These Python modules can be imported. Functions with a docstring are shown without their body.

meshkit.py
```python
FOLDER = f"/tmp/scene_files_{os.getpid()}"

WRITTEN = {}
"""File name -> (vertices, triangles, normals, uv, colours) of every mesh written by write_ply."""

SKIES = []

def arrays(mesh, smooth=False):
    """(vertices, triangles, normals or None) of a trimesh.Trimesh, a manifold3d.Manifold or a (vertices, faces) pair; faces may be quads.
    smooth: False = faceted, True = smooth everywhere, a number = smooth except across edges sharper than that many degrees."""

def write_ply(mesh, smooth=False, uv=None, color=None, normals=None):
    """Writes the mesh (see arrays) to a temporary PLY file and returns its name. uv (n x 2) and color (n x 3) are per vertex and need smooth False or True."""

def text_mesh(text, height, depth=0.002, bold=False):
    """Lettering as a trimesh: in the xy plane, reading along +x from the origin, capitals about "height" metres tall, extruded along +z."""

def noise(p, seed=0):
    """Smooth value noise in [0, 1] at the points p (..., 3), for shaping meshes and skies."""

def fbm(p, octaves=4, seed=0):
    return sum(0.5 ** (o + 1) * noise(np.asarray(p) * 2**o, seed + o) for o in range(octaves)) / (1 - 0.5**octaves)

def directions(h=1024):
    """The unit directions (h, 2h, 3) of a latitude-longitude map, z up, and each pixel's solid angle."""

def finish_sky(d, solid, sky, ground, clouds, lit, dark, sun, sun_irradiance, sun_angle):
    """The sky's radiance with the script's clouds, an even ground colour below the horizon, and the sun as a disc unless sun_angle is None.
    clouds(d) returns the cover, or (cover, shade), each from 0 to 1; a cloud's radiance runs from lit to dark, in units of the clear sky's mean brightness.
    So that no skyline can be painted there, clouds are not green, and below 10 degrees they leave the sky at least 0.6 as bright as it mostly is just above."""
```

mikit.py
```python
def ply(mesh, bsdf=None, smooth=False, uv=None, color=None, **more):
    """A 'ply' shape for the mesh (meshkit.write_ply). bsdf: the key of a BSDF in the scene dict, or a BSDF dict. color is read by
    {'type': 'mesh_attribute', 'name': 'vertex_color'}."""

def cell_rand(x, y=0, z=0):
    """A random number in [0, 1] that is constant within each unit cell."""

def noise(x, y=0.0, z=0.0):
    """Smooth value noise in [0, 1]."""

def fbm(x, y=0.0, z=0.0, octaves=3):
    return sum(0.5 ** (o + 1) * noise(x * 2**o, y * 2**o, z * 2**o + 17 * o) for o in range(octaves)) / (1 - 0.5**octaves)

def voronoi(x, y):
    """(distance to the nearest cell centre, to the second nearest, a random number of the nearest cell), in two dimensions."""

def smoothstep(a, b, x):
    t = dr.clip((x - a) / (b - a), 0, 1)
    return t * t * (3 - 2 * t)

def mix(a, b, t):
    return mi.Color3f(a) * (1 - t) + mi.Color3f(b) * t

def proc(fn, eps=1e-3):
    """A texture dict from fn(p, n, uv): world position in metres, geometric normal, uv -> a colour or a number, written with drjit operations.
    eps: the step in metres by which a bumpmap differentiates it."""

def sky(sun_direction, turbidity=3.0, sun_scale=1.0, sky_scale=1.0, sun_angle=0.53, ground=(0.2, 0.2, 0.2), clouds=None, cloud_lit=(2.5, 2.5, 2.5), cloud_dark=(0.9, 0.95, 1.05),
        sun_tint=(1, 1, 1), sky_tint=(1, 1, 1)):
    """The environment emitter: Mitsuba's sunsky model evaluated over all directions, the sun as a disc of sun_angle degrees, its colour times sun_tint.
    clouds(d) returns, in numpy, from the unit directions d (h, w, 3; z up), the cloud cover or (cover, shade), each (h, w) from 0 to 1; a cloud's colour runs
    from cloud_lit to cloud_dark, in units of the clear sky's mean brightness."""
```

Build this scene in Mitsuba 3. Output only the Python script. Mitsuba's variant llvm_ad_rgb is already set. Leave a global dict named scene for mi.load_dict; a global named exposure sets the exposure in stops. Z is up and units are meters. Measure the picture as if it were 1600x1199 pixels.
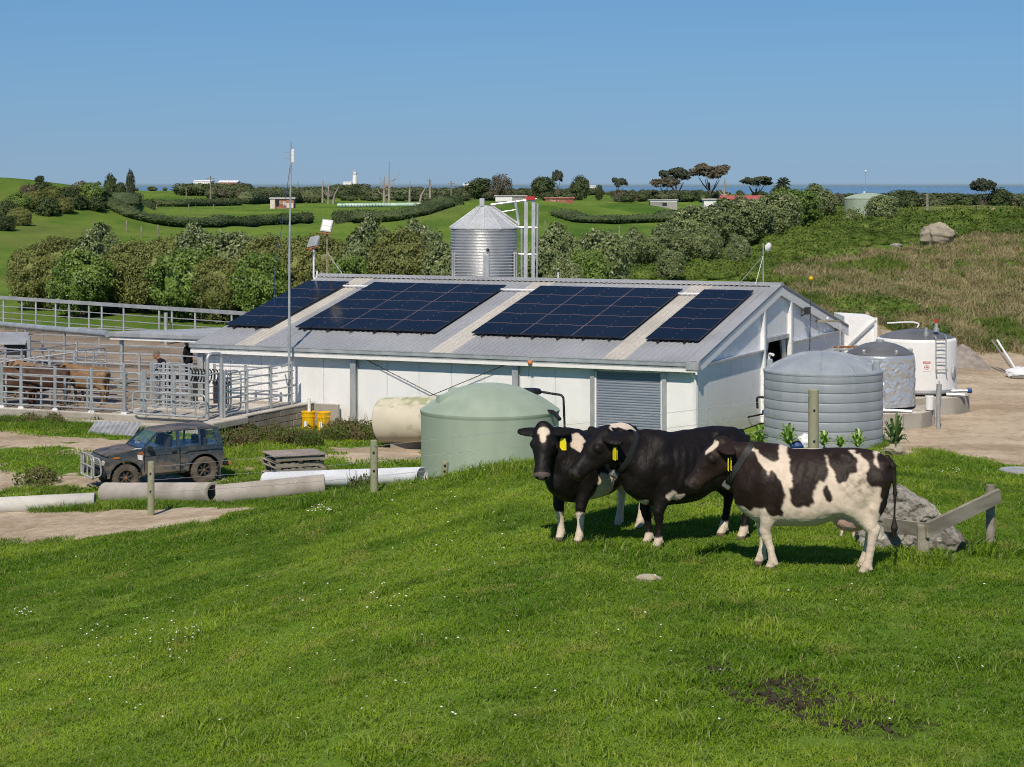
import math, random, numpy as np, trimesh, shapely, mitsuba as mi, mikit, drjit as dr
from scipy.interpolate import RBFInterpolator, RegularGridInterpolator, PchipInterpolator
from shapely.geometry import Polygon
from meshkit import fbm, noise as vnoise, text_mesh
T = mi.ScalarTransform4f
rng = np.random.default_rng(7); random.seed(7)
scene, labels = {}, {}
# ---------------- camera, sky, exposure ----------------
F, H, HY = 3160.0, 7.8, 291.0            # focal length (px of a 1600 px wide picture), eye height above the shed floor, horizon row
scene['camera'] = {'type': 'perspective', 'fov': math.degrees(2*math.atan(800/F)), 'fov_axis': 'x', 'near_clip': 1.0, 'far_clip': 120000.0,
    'principal_point_offset_y': -(HY-599.5)/1199,
    'to_world': T().look_at(origin=[0, 0, H], target=[0, 10, H], up=[0, 0, 1])}
SUN = (-0.145, -0.700, 0.695)
scene['sky'] = mikit.sky(SUN, turbidity=2.2, sky_tint=(0.475, 0.715, 0.98), clouds=lambda d: .60*np.exp(-(np.degrees(np.arcsin(np.clip(d[..., 2], 0, 1)))/2.6)**1.2), cloud_lit=(1.95, 2.5, 3.5), sun_tint=(0.95, 1.03, 1.16), ground=(0.09, 0.11, 0.04))
exposure = 1.5
# ---------------- helpers ----------------
def P(px, py, Y):                         # a point of the place at distance Y
    return np.array([(px-800)/F*Y, Y, H-(py-HY)/F*Y])
def numbered(k):
    if k not in labels and k not in scene: return k
    i = 1
    while f'{k}_{i:03d}' in labels or f'{k}_{i:03d}' in scene: i += 1
    return f'{k}_{i:03d}'
def thing(name, label, cat, group=None, kind=None):
    k = numbered(name); labels[k] = {'label': label, 'category': cat}
    if group: labels[k]['group'] = group
    if kind: labels[k]['kind'] = kind; 
    return k
partn = {}
def part(parent, name, mesh, mat, smooth=False, label=None, kind=None, color=None, to_world=None, uv=None):
    base = f'{parent}__{name}'; n = partn.get(base, 0); partn[base] = n+1
    k = base if n == 0 else f'{base}_{n:03d}'
    d = mesh if isinstance(mesh, dict) else mikit.ply(mesh, mat, smooth, color=color, uv=uv)
    if to_world is not None: d = {**d, 'to_world': T(to_world)}
    scene[k] = d
    if label or kind:
        labels[k] = {}
        if label: labels[k]['label'] = label
        if kind: labels[k]['kind'] = kind
    return k
def solo(name, mesh, mat, label, cat, smooth=False, group=None, kind=None, color=None, uv=None, to_world=None):
    k = numbered(name); d = mesh if isinstance(mesh, dict) else mikit.ply(mesh, mat, smooth, color=color, uv=uv)
    if to_world is not None: d = {**d, 'to_world': T(to_world)}
    scene[k] = d; labels[k] = {'label': label}
    if cat: labels[k]['category'] = cat
    if group: labels[k]['group'] = group
    if kind: labels[k]['kind'] = kind
    return k
def struct(name, mesh, mat, smooth=True, uv=None, label=None):
    k = numbered(name); scene[k] = mikit.ply(mesh, mat, smooth, uv=uv); labels[k] = {'kind': 'structure'}
    if label: labels[k]['label'] = label
    return k
def join(ms):
    vs, fs, n = [], [], 0
    for v, f in ms:
        vs.append(np.asarray(v, float)); fs.append(np.asarray(f, int)+n); n += len(v)
    return np.vstack(vs), np.vstack(fs)
def tri(f):
    f = np.asarray(f)
    return np.vstack([f[:, [0, 1, 2]], f[:, [0, 2, 3]]]) if f.shape[1] == 4 else f
def xf(m, M):
    v, f = m; M = np.asarray(M, float)
    f = np.asarray(f)[:, ::-1] if np.linalg.det(M[:3, :3]) < 0 else f
    return np.asarray(v) @ M[:3, :3].T + M[:3, 3], f
def mv(m, x=0, y=0, z=0): return np.asarray(m[0])+[x, y, z], m[1]
def Rz(a): c, s = math.cos(a), math.sin(a); return np.array([[c, -s, 0, 0], [s, c, 0, 0], [0, 0, 1, 0], [0, 0, 0, 1.0]])
def Rx(a): c, s = math.cos(a), math.sin(a); return np.array([[1, 0, 0, 0], [0, c, -s, 0], [0, s, c, 0], [0, 0, 0, 1.0]])
def Ry(a): c, s = math.cos(a), math.sin(a); return np.array([[c, 0, s, 0], [0, 1, 0, 0], [-s, 0, c, 0], [0, 0, 0, 1.0]])
def Tr(x, y, z): M = np.eye(4); M[:3, 3] = x, y, z; return M
def Sc(x, y=None, z=None): return np.diag([x, y if y else x, z if z else x, 1.0])
def box(x0, x1, y0, y1, z0, z1, bev=0.0):
    if bev <= 0:
        v = np.array([[x, y, z] for z in (z0, z1) for y in (y0, y1) for x in (x0, x1)], float)
        f = [[0, 2, 3, 1], [4, 5, 7, 6], [0, 1, 5, 4], [2, 6, 7, 3], [0, 4, 6, 2], [1, 3, 7, 5]]
        return v, tri(f)
    c = np.array([x0+x1, y0+y1, z0+z1])/2; h = np.array([x1-x0, y1-y0, z1-z0])/2; b = min(bev, *(h*.9)); pts = []
    for sx in (-1, 1):
        for sy in (-1, 1):
            for sz in (-1, 1):
                s = np.array([sx, sy, sz])
                for k in range(3):
                    q = h-b; q = q.copy(); q[k] = h[k]; pts.append(c+s*q)
    hull = trimesh.convex.convex_hull(np.array(pts)); return np.array(hull.vertices), np.array(hull.faces)
def hull(pts):
    m = trimesh.convex.convex_hull(np.asarray(pts, float)); return np.array(m.vertices), np.array(m.faces)
def tube(pts, r, n=8, cap=True):
    p = np.asarray(pts, float); r = np.broadcast_to(np.asarray(r, float), (len(p),)); t = np.gradient(p, axis=0)
    t /= np.linalg.norm(t, axis=1, keepdims=True)+1e-12
    a = np.array([0, 0, 1.0]) if abs(t[0][2]) < .9 else np.array([1.0, 0, 0]); vs = []
    for i in range(len(p)):
        a = a-t[i]*(a@t[i]); a /= np.linalg.norm(a); b = np.cross(t[i], a); k = np.arange(n)*2*np.pi/n
        vs.append(p[i]+r[i]*(np.cos(k)[:, None]*a+np.sin(k)[:, None]*b))
    v = np.vstack(vs); f = []
    i, j = np.meshgrid(np.arange(len(p)-1), np.arange(n), indexing='ij')
    q = np.stack([i*n+j, i*n+(j+1) % n, (i+1)*n+(j+1) % n, (i+1)*n+j], -1).reshape(-1, 4); f = tri(q)
    if cap:
        L = len(v); v = np.vstack([v, p[:1], p[-1:]]); k = np.arange(n)
        f = np.vstack([f, np.stack([(k+1) % n, k, k*0+L], 1), np.stack([L-1-n+1+k, L-n+(k+1) % n, k*0+L+1], 1)])
    return v, f
def bend(pts, r=.1, n=4):                 # rounds the inner corners of a polyline
    p = [np.asarray(q, float) for q in pts]; out = [p[0]]
    for a, b, c in zip(p, p[1:], p[2:]):
        u, w = a-b, c-b; ru = min(r, np.linalg.norm(u)*.45); rw = min(r, np.linalg.norm(w)*.45)
        A, C = b+u/np.linalg.norm(u)*ru, b+w/np.linalg.norm(w)*rw
        out += [A*(1-t)**2+2*b*t*(1-t)+C*t*t for t in np.linspace(0, 1, n)]
    return np.array(out+[p[-1]])
def lathe(prof, n=32, a0=0.0, a1=2*np.pi):
    prof = np.asarray(prof, float); full = abs(a1-a0-2*np.pi) < 1e-6; m = n if full else n+1
    k = a0+np.arange(m)*(a1-a0)/n
    v = np.stack([prof[:, None, 0]*np.cos(k), prof[:, None, 0]*np.sin(k), np.broadcast_to(prof[:, None, 1], (len(prof), m))], -1).reshape(-1, 3)
    i, j = np.meshgrid(np.arange(len(prof)-1), np.arange(n), indexing='ij'); jn = (j+1) % m
    return v, tri(np.stack([i*m+j, i*m+jn, (i+1)*m+jn, (i+1)*m+j], -1).reshape(-1, 4))
def prism(poly, h0, h1):                  # a 2-D outline (x, y) between two heights
    m = trimesh.creation.extrude_polygon(Polygon(poly), h1-h0, engine='earcut'); return np.array(m.vertices)+[0, 0, h0], np.array(m.faces)
def ballmesh(r, c=(0, 0, 0), sub=2, s=(1, 1, 1)):
    m = trimesh.creation.icosphere(sub, r); return np.array(m.vertices)*np.asarray(s)+np.asarray(c), np.array(m.faces)
def beam(a, b, w, h, up=(0, 0, 1)):       # a rectangular bar from a to b
    a, b = np.asarray(a, float), np.asarray(b, float); d = b-a; L = np.linalg.norm(d); d = d/L; up = np.asarray(up, float)
    if abs(d@up) > .98: up = np.array([0, 1.0, 0])
    s = np.cross(up, d); s /= np.linalg.norm(s); u = np.cross(d, s); M = np.eye(4); M[:3, 0], M[:3, 1], M[:3, 2], M[:3, 3] = d, s, u, a
    return xf(box(0, L, -w/2, w/2, -h/2, h/2), M)
# ---------------- materials ----------------
def rgb(*c): return {'type': 'rgb', 'value': list(c)}
def mat(key, col, rough=.6, metal=0.0, spec=.5, coat=0.0, **k):
    scene[key] = {'type': 'twosided', 'bsdf': {'type': 'principled', 'base_color': mikit.proc(col) if callable(col) else rgb(*col), 'roughness': rough, 'metallic': metal, 'specular': spec, 'clearcoat': coat, **k}}
def vcol(key, rough=.7, spec=.3, **k):
    scene[key] = {'type': 'twosided', 'bsdf': {'type': 'principled', 'base_color': {'type': 'mesh_attribute', 'name': 'vertex_color'}, 'roughness': rough, 'specular': spec, **k}}
nz, fb, ss, mix = mikit.noise, mikit.fbm, mikit.smoothstep, mikit.mix
def weathered(a, b, sx=1.0, sz=1.0, lo=.35, hi=.7, c=None):   # two tones in soft streaks, with an optional third for spots
    def fn(p, n, uv):
        t = ss(lo, hi, fb(p.x*sx, p.y*sx, p.z*sz, octaves=4)); o = mix(a, b, t)
        return o if c is None else mix(o, c, ss(.62, .72, fb(p.x*sx*2.3+9, p.y*sx*2.3, p.z*sz*2.3, octaves=3)))
    return fn
# ---------------- the lie of the land ----------------
CP = [(0,1199,19.5),(200,1199,18.4),(400,1199,17.3),(600,1199,16.3),(800,1199,15.7),(1200,1199,15.5),(1600,1199,15.5),
 (0,1100,23),(0,1000,27.5),(0,900,34),(0,845,40),(200,1000,25.5),(200,900,31.5),(200,835,39),(400,1000,23),(400,900,28.5),(400,850,32.5),(380,800,38),
 (600,1000,21.5),(600,900,26.5),(600,820,31.5),(585,768,37),(694,745,36),(770,733,34.5),(850,722,33.5),(800,1000,20),(800,900,23.5),(800,800,28),
 (1200,1000,19.7),(1000,920,22.6),(890,850,25.5),(1023,853,25.2),(1180,885,23.5),(1355,897,22.9),(1150,828,26.3),(990,819,26.9),(1548,865,24.9),(1441,878,24),
 (1600,1000,19.7),(1600,800,28),(1600,770,38),(1600,740,54),(1440,760,38),(1440,712,55),(1200,730,34.5),(1000,722,33.5),(1800,860,25),(1900,1199,15.5),(1900,770,38),
 (-300,1199,21),(-300,1000,29.5),(-300,845,42),(-300,800,48),(0,795,45.7),(180,788,46.3),(500,780,42.5),(310,757,50),(183,757,50),(455,748,48.7),(650,748,43.5),(600,715,54),(500,690,61),
 (60,700,56),(60,672,60.5),(0,655,63)]
pts = np.array([P(*c) for c in CP])
W0 = np.array([(0,44,.8),(6,44,.8),(10,46,.8),(0,49,.2),(8,50,.15),(-.5,55,.1),(9.5,61,0),(9.5,56,.05),(13,62,0),(25,60,0),(25,80,0),(12,75,0),(18,84,0),(20,66,0),(-6,65,0),(5,60,0),(-5,75,0),(3,75,0),(-12,80,.2),(-17,64,.3),(-14,70,.2),(-25,75,.3),
 (-30,95,.4),(-22,95,.4),(0,90,0),(8,88,0),(-12,95,.4),(-40,70,.3),(40,50,.5),(40,70,0),(40,90,.2),(-8,5,2.1),(0,5,3.1),(8,5,3.2),(0,-20,2.5),(-20,10,1.4),(25,20,3),(-30,30,.8),(30,38,2.2),(-40,-10,1),(40,0,2.5)], float)
# the bank on the right, the fields and the far plain
W1 = np.array([P(*c) for c in [(1500,578,85),(1600,580,86),(1400,560,87),(1500,500,95),(1600,490,97),(1500,420,107),(1460,390,113),(1600,400,112),(1600,350,130),(1450,352,130),(1300,430,103),(1340,400,112),(1250,440,99),(1300,500,90),(1358,347,151),(1300,350,146),(1150,420,120),(1050,440,107),(1800,350,135),(1800,500,97),(2000,420,110),
 (1600,330,200),(1400,330,200),(1250,345,180),(1150,360,160),(850,380,197),(700,400,171),(500,375,190),(600,352,280),(800,350,290),(300,360,200),(200,360,195),(300,335,360),(500,325,440),(700,318,560),(900,330,400),(1100,335,300),
 (0,345,184),(100,402,154),(0,430,141),(0,480,112),(150,450,120),(300,430,140),(400,400,165),(-200,400,150),(-300,340,190)]])
W2 = np.array([(x, y, z) for y, z in ((700, 3.4), (1000, 3.6), (1600, 3.6), (2600, 1.5), (4000, -8), (6000, -22), (9000, -30)) for x in (-.5*y, -.2*y, 0)]+[(x, y, z) for y, z in ((700, 3.4), (1000, 2.6), (1600, .2), (2600, -6), (4000, -17), (6000, -24), (9000, -30)) for x in (.13*y, .25*y, .5*y)]+[(-60,120,2),(-80,200,5),(60,110,3),(90,200,5),(-150,20,1),(150,20,1),(-200,400,4),(200,400,4)], float)
cps = np.vstack([pts, W0, W1, W2])
def warp(x, y):                           # so that near control points act over metres and far ones over hundreds of metres
    r = np.maximum(y+25, 12); return np.stack([12*x/r, 12*np.log(r)], -1)
rbf = RBFInterpolator(warp(cps[:, 0], cps[:, 1]), cps[:, 2], kernel='linear', smoothing=.01, neighbors=40)
MOUNDS = [(P(960,303,272), 8.6, 12), (P(795,303,222), 13, 14), (P(250,288,520), 15, 20), (P(30,280,222), 11, 13), (P(-200,292,215), 12, 12), (P(128,308,208), 4.5, 8), (P(1500,318,222), 9, 12), (P(1010,291,800), 28, 30), (P(430,288,1000), 20, 40), (P(570,300,700), 14, 30), (P(1250,318,170), 7, 12)]
def base_z(x, y):
    z = rbf(warp(x, y))
    for c, sx, sy in MOUNDS:
        b = rbf(warp(c[0:1], c[1:2]))[0]; q = ((x-c[0])/sx)**2+((y-c[1])/sy)**2
        z = z+max(c[2]-b, 0)*np.exp(-.5*q*(1+.15*q))
    return z
def axis(a, b, s, ga, gb, A, Bq):
    m = list(np.arange(a, b+1e-6, s)); st = s; lo = [a]
    while lo[-1] > A: st *= ga; lo.append(lo[-1]-st)
    st = s; hi = [b]
    while hi[-1] < Bq: st *= gb; hi.append(hi[-1]+st)
    return np.array(lo[:0:-1]+m+hi[1:])
gx, gy = axis(-26, 26, .26, 1.07, 1.07, -5000, 5000), axis(8, 70, .26, 1.1, 1.027, -120, 9500)
GX, GY = np.meshgrid(gx, gy, indexing='ij')
GZ = base_z(GX.ravel(), GY.ravel()).reshape(GX.shape)
from scipy.ndimage import gaussian_filter
GZ = gaussian_filter(GZ, 2.2)
q3 = np.stack([GX, GY, GX*0], -1); lump = np.clip((72-GY)/20, 0, 1)*np.clip((GY+20)/20, 0, 1)
GZ += lump*((fbm(q3*.55, 3, 3)-.5)*.24+(fbm(q3*1.7, 2, 5)-.5)*.035)*np.clip(GZ/2.2, .25, 1)
bank = np.clip((GY-80)/15, 0, 1)*np.clip((GX-12)/8, 0, 1)*np.clip((170-GY)/30, 0, 1)
GZ += bank*(fbm(q3*.35, 4, 9)-.5)*1.1
far = np.clip((GY-110)/60, 0, 1); GZ += far*(fbm(q3*.06, 3, 11)-.5)*.9
gz = RegularGridInterpolator((gx, gy), GZ, bounds_error=False, fill_value=0.0)
def ground(x, y): r = gz(np.stack([np.asarray(x, float), np.asarray(y, float)], -1)); return float(r[0]) if np.ndim(x) == 0 else r
def gp(x, y, dz=0.0): return np.array([x, y, float(ground(x, y))+dz])
def G(px, py, y0=12.0, y1=900.0):         # where a sight line meets the ground
    Y = np.geomspace(y0, y1, 3000); d = H-(py-HY)/F*Y-ground((px-800)/F*Y, Y); i = np.argmax(d < 0)
    return gp((px-800)/F*Y[i], Y[i])
def zone(poly, soft):                     # 1 inside an outline, 0 outside, 0.5 on it
    pg = Polygon(poly); X0, Y0, X1, Y1 = pg.bounds; m = np.zeros(GX.shape)
    sel = (GX > X0-soft*2) & (GX < X1+soft*2) & (GY > Y0-soft*2) & (GY < Y1+soft*2); p = shapely.points(GX[sel], GY[sel])
    d = shapely.distance(p, pg.exterior)*np.where(shapely.contains(pg, p), 1, -1)
    m[sel] = np.clip(.5+.5*d/soft, 0, 1); return m
Gq = lambda *a: [tuple(G(*q)[:2]) for q in a]
dirt = zone(Gq((-120,850),(-120,800),(0,797),(150,795),(330,793),(440,789),(385,801),(300,822),(150,840),(0,848)), .5)
dirt = np.maximum(dirt, .86*zone(Gq((-120,668),(0,672),(90,680),(235,688),(240,706),(160,722),(60,705),(-120,712)), 1.2))
dirt = np.maximum(dirt, .62*zone(Gq((-120,725),(60,722),(170,735),(420,735),(420,775),(100,775),(-120,770)), 1.5))
dirt = np.maximum(dirt, .9*zone(Gq((500,700),(660,694),(680,722),(560,726),(480,716)), 1.0))
dirt = np.maximum(dirt, .62*zone(Gq((340,690),(480,700),(480,760),(340,770)), 1.5))
dirt = np.maximum(dirt, zone([(10.5,57.8),(12.2,57.2),(14.2,54.8),(17,53),(40,51),(60,60),(60,86),(24,88),(17.5,90),(8,92),(6.5,84),(12,68),(10.8,62)], .7))
dirt = np.maximum(dirt, .95*zone([(-45,108),(-18,95),(-16,88),(-24,86),(-50,96)], 2))
mud = zone(Gq((1110,1045),(1160,1040),(1215,1065),(1280,1090),(1400,1118),(1390,1140),(1280,1115),(1200,1085),(1130,1062)), .55)
dry = zone([P(1235,470,100)[:2],(15.5,88),(22,86),(60,86),(60,125),P(1600,375,120)[:2],P(1430,385,115)[:2],P(1330,385,112)[:2]], 6)
dry = np.maximum(dry, .55*zone([P(1420,330,190)[:2],P(1700,330,190)[:2],P(1700,318,230)[:2],P(1400,322,230)[:2]], 8))
mask = gaussian_filter(mud, .6)
U = np.clip(dirt, 0, 1); V = np.where(mud > .02, -mask, dry)
zf = RegularGridInterpolator((gx, gy), U, bounds_error=False, fill_value=0.0); zd = RegularGridInterpolator((gx, gy), V, bounds_error=False, fill_value=0.0)
def ground_col(p, n, uv):
    big, med, fine = fb(p.x*.12, p.y*.12, 0., octaves=3), fb(p.x*.9, p.y*.9, 3., octaves=3), fb(p.x*6, p.y*6, 7., octaves=3)
    g = mix((.052, .105, .010), (.105, .180, .020), ss(.25, .75, .45*med+.35*big+.2*fine))
    g = mix(g, (.12, .15, .03), ss(.55, .8, med)*.35)
    farg = mix((.040, .090, .012), (.105, .158, .026), ss(.25, .75, .5*fb(p.x*.06, p.y*.035, 1., octaves=4)+.5*fb(p.x*.45, p.y*.22, p.z*.8, octaves=5)))
    farg = mix(farg, (.14, .125, .05), ss(.58, .78, fb(p.x*.13, p.y*.06, 6., octaves=4))*.28)
    g = mix(g, farg, ss(60., 95., p.y))
    olive = mix((.06, .085, .02), (.15, .15, .05), ss(.3, .7, fb(p.x*.4, p.y*.4, 2., octaves=4)))
    straw = mix((.19, .165, .08), (.34, .28, .16), ss(.3, .7, fb(p.x*1.1, p.y*1.1, 4., octaves=4)))
    soil = mix((.22, .16, .11), (.36, .29, .21), ss(.3, .7, fb(p.x*2.2, p.y*.7, 5., octaves=4)))
    t = uv.y+(fb(p.x*.45, p.y*.45, p.z*.45, octaves=4)-.5)*.9
    g = mix(g, olive, ss(.2, .4, uv.y+.3*(fine-.5))*ss(.05, .1, uv.y)); g = mix(g, straw, ss(.45, .75, t)*ss(.1, .3, uv.y))
    d = ss(.46, .56, uv.x+(fb(p.x*.8, p.y*.8, 8., octaves=4)-.5)*1.0+(fine-.5)*.2)*ss(.02, .2, uv.x)
    tone = fb(p.x*.45, p.y*.75, 6., octaves=5)
    earth = mix((.235, .18, .125), (.40, .335, .25), ss(.25, .75, .6*tone+.4*fine))
    g = mix(g, earth, d)
    m = ss(.10, .40, -uv.y+(fine-.5)*.6)
    return mix(g, (.028, .024, .020), m*.75)
scene['m_ground'] = {'type': 'twosided', 'bsdf': {'type': 'bumpmap', 'arbitrary': {'type': 'proc', **{k: v for k, v in mikit.proc(lambda p, n, uv: fb(p.x*9, p.y*9, 0., octaves=3)+.8*nz(p.x*2.5, p.y*2.5, 1.), eps=.03).items() if k != 'type'}}, 'scale': .05,
    'bsdf': {'type': 'principled', 'base_color': mikit.proc(ground_col), 'roughness': .95, 'specular': .15}}}
nx, ny = GX.shape; i, j = np.meshgrid(np.arange(nx-1), np.arange(ny-1), indexing='ij')
gf = tri(np.stack([i*ny+j, (i+1)*ny+j, (i+1)*ny+j+1, i*ny+j+1], -1).reshape(-1, 4))
struct('ground', (np.stack([GX, GY, GZ], -1).reshape(-1, 3), gf), 'm_ground', uv=np.stack([U, V], -1).reshape(-1, 2))
mat('m_sea', lambda p, n, uv: mix((.060, .125, .215), (.078, .148, .240), fb(p.x*.0012, p.y*.00035, 0., octaves=3)), 1.0, spec=0.0)
struct('sea', (np.array([[-90000, 2000, -17], [90000, 2000, -17], [90000, 110000, -17], [-90000, 110000, -17.0]]), tri([[0, 1, 2, 3]])), 'm_sea', smooth=False)
# ---------------- materials of the built things ----------------
def panel_white(p, n, uv):                 # white coated panel: faint streaks, splash dirt low down, a few rust runs
    o = mix((.80, .81, .82), (.72, .73, .73), ss(.4, .85, fb(p.x*1.6, p.y*1.6, p.z*.22, octaves=4)))
    o = mix(o, (.50, .45, .37), ss(.75, .0, p.z+.5*(fb(p.x*2.2, p.y*2.2, p.z*1.4, octaves=4)-.5))*.55)
    return mix(o, (.52, .40, .28), ss(.74, .84, fb(p.x*3.1+40, p.y*3.1, p.z*.35, octaves=3))*.35)
mat('m_white', panel_white, .45, spec=.35)
mat('m_white_clean', (.78,.78,.77), .4)
mat('m_roof', weathered((.34,.35,.365), (.41,.42,.435), .5, .5), .5, metal=.2)
mat('m_skylight', weathered((.52,.49,.43), (.44,.415,.365), .6, .6), .55)
mat('m_galv', weathered((.46,.48,.49), (.58,.60,.61), 3, 1.5), .45, metal=.55)
mat('m_galv_dull', weathered((.34,.35,.35), (.46,.47,.47), 3, 1.5), .6, metal=.3)
mat('m_door', weathered((.185,.22,.28), (.215,.25,.31), 1, 3), .45)
mat('m_dark', (.022,.022,.024), .5)
mat('m_black', (.008,.008,.009), .55)
mat('m_panel', weathered((.006,.0075,.013), (.009,.0105,.017), .7, .7), .14, spec=.10)
mat('m_panel_frame', (.035,.033,.040), .35, metal=.5)
mat('m_seam', (.30,.21,.21), .5)
mat('m_conc', weathered((.40,.375,.33), (.29,.265,.225), 1.1, 1.1, .3, .75), .9, spec=.2)
mat('m_conc_dirty', weathered((.225,.185,.145), (.13,.105,.08), .5, .5, .3, .7), .9, spec=.2)
mat('m_block', weathered((.30,.27,.24), (.20,.175,.15), 1.4, .7, .3, .7), .9, spec=.2)
mat('m_wood', weathered((.30,.275,.225), (.20,.18,.14), 2, 9, .3, .7), .85, spec=.2)
mat('m_wood_green', weathered((.27,.285,.17), (.33,.31,.23), 4, 1.5, .35, .7), .85, spec=.2)
mat('m_lamp_grey', (.40,.405,.41), .5); mat('m_yellow', (.74,.42,.004), .4)
mat('m_plastic_white', (.75,.76,.78), .35)
mat('m_rust', weathered((.30,.11,.035), (.20,.09,.05), 6, 6), .8)
mat('m_red', (.48,.03,.03), .5); mat('m_blue', (.02,.06,.22), .5); mat('m_brown', (.10,.03,.022), .5)
# ---------------- the milking shed ----------------
AL = math.radians(24.24); MB = Tr(5.56, 60.8, 0) @ Rz(-AL)
def bw(x, y, z): return (MB @ [x, y, z, 1])[:3]
L, W, ZE, YE, SL, ZW = 17.6, 16.76, 2.52, -.26, .2234, 2.40
YR = W/2; ZR = ZE+(YR-YE)*SL
def rz(y): return ZE+(min(y, 2*YR-y)-YE)*SL
shed = thing('milking_shed', 'long white panelled shed with grey corrugated roof carrying solar panels', 'shed')
def sp(name, m, mt, smooth=False, **k): return part(shed, name, xf(m, MB), mt, smooth, **k)
# front wall: one insulated panel after another, butted with open joints
def cols(x0, x1, w): n = max(1, round((x1-x0)/w)); return np.linspace(x0, x1, n+1)
fwall = sp('front_wall', box(-L+.01, -.01, .05, .12, 0, ZE-.02), 'm_galv_dull')
for a, b in ((-L, -11.66), (-11.66, -5.91), (-5.91, -3.36), (-1.02, 0)):
    c = cols(a, b, 1.15)
    for u, v in zip(c, c[1:]): part(fwall, 'panel', xf(box(u+.006, v-.006, 0, .05, -.05, ZE-.04, .008), MB), 'm_white')
part(fwall, 'panel', xf(box(-3.354, -1.026, 0, .05, 2.13, ZE-.04, .008), MB), 'm_white')
rwall = sp('gable_wall', join([hull([(-.12, .13, 0), (-.06, .13, 0), (-.12, .13, ZE), (-.06, .13, ZE), (-.12, YR, ZR-.12), (-.06, YR, ZR-.12), (-.12, 6.3, 0), (-.06, 6.3, 0)]),
    hull([(-.12, YR, ZR-.12), (-.06, YR, ZR-.12), (-.12, 9.75, 0), (-.06, 9.75, 0), (-.12, W-.1, 0), (-.06, W-.1, 0), (-.12, W-.1, ZE), (-.06, W-.1, ZE)])]), 'm_galv_dull')
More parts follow.
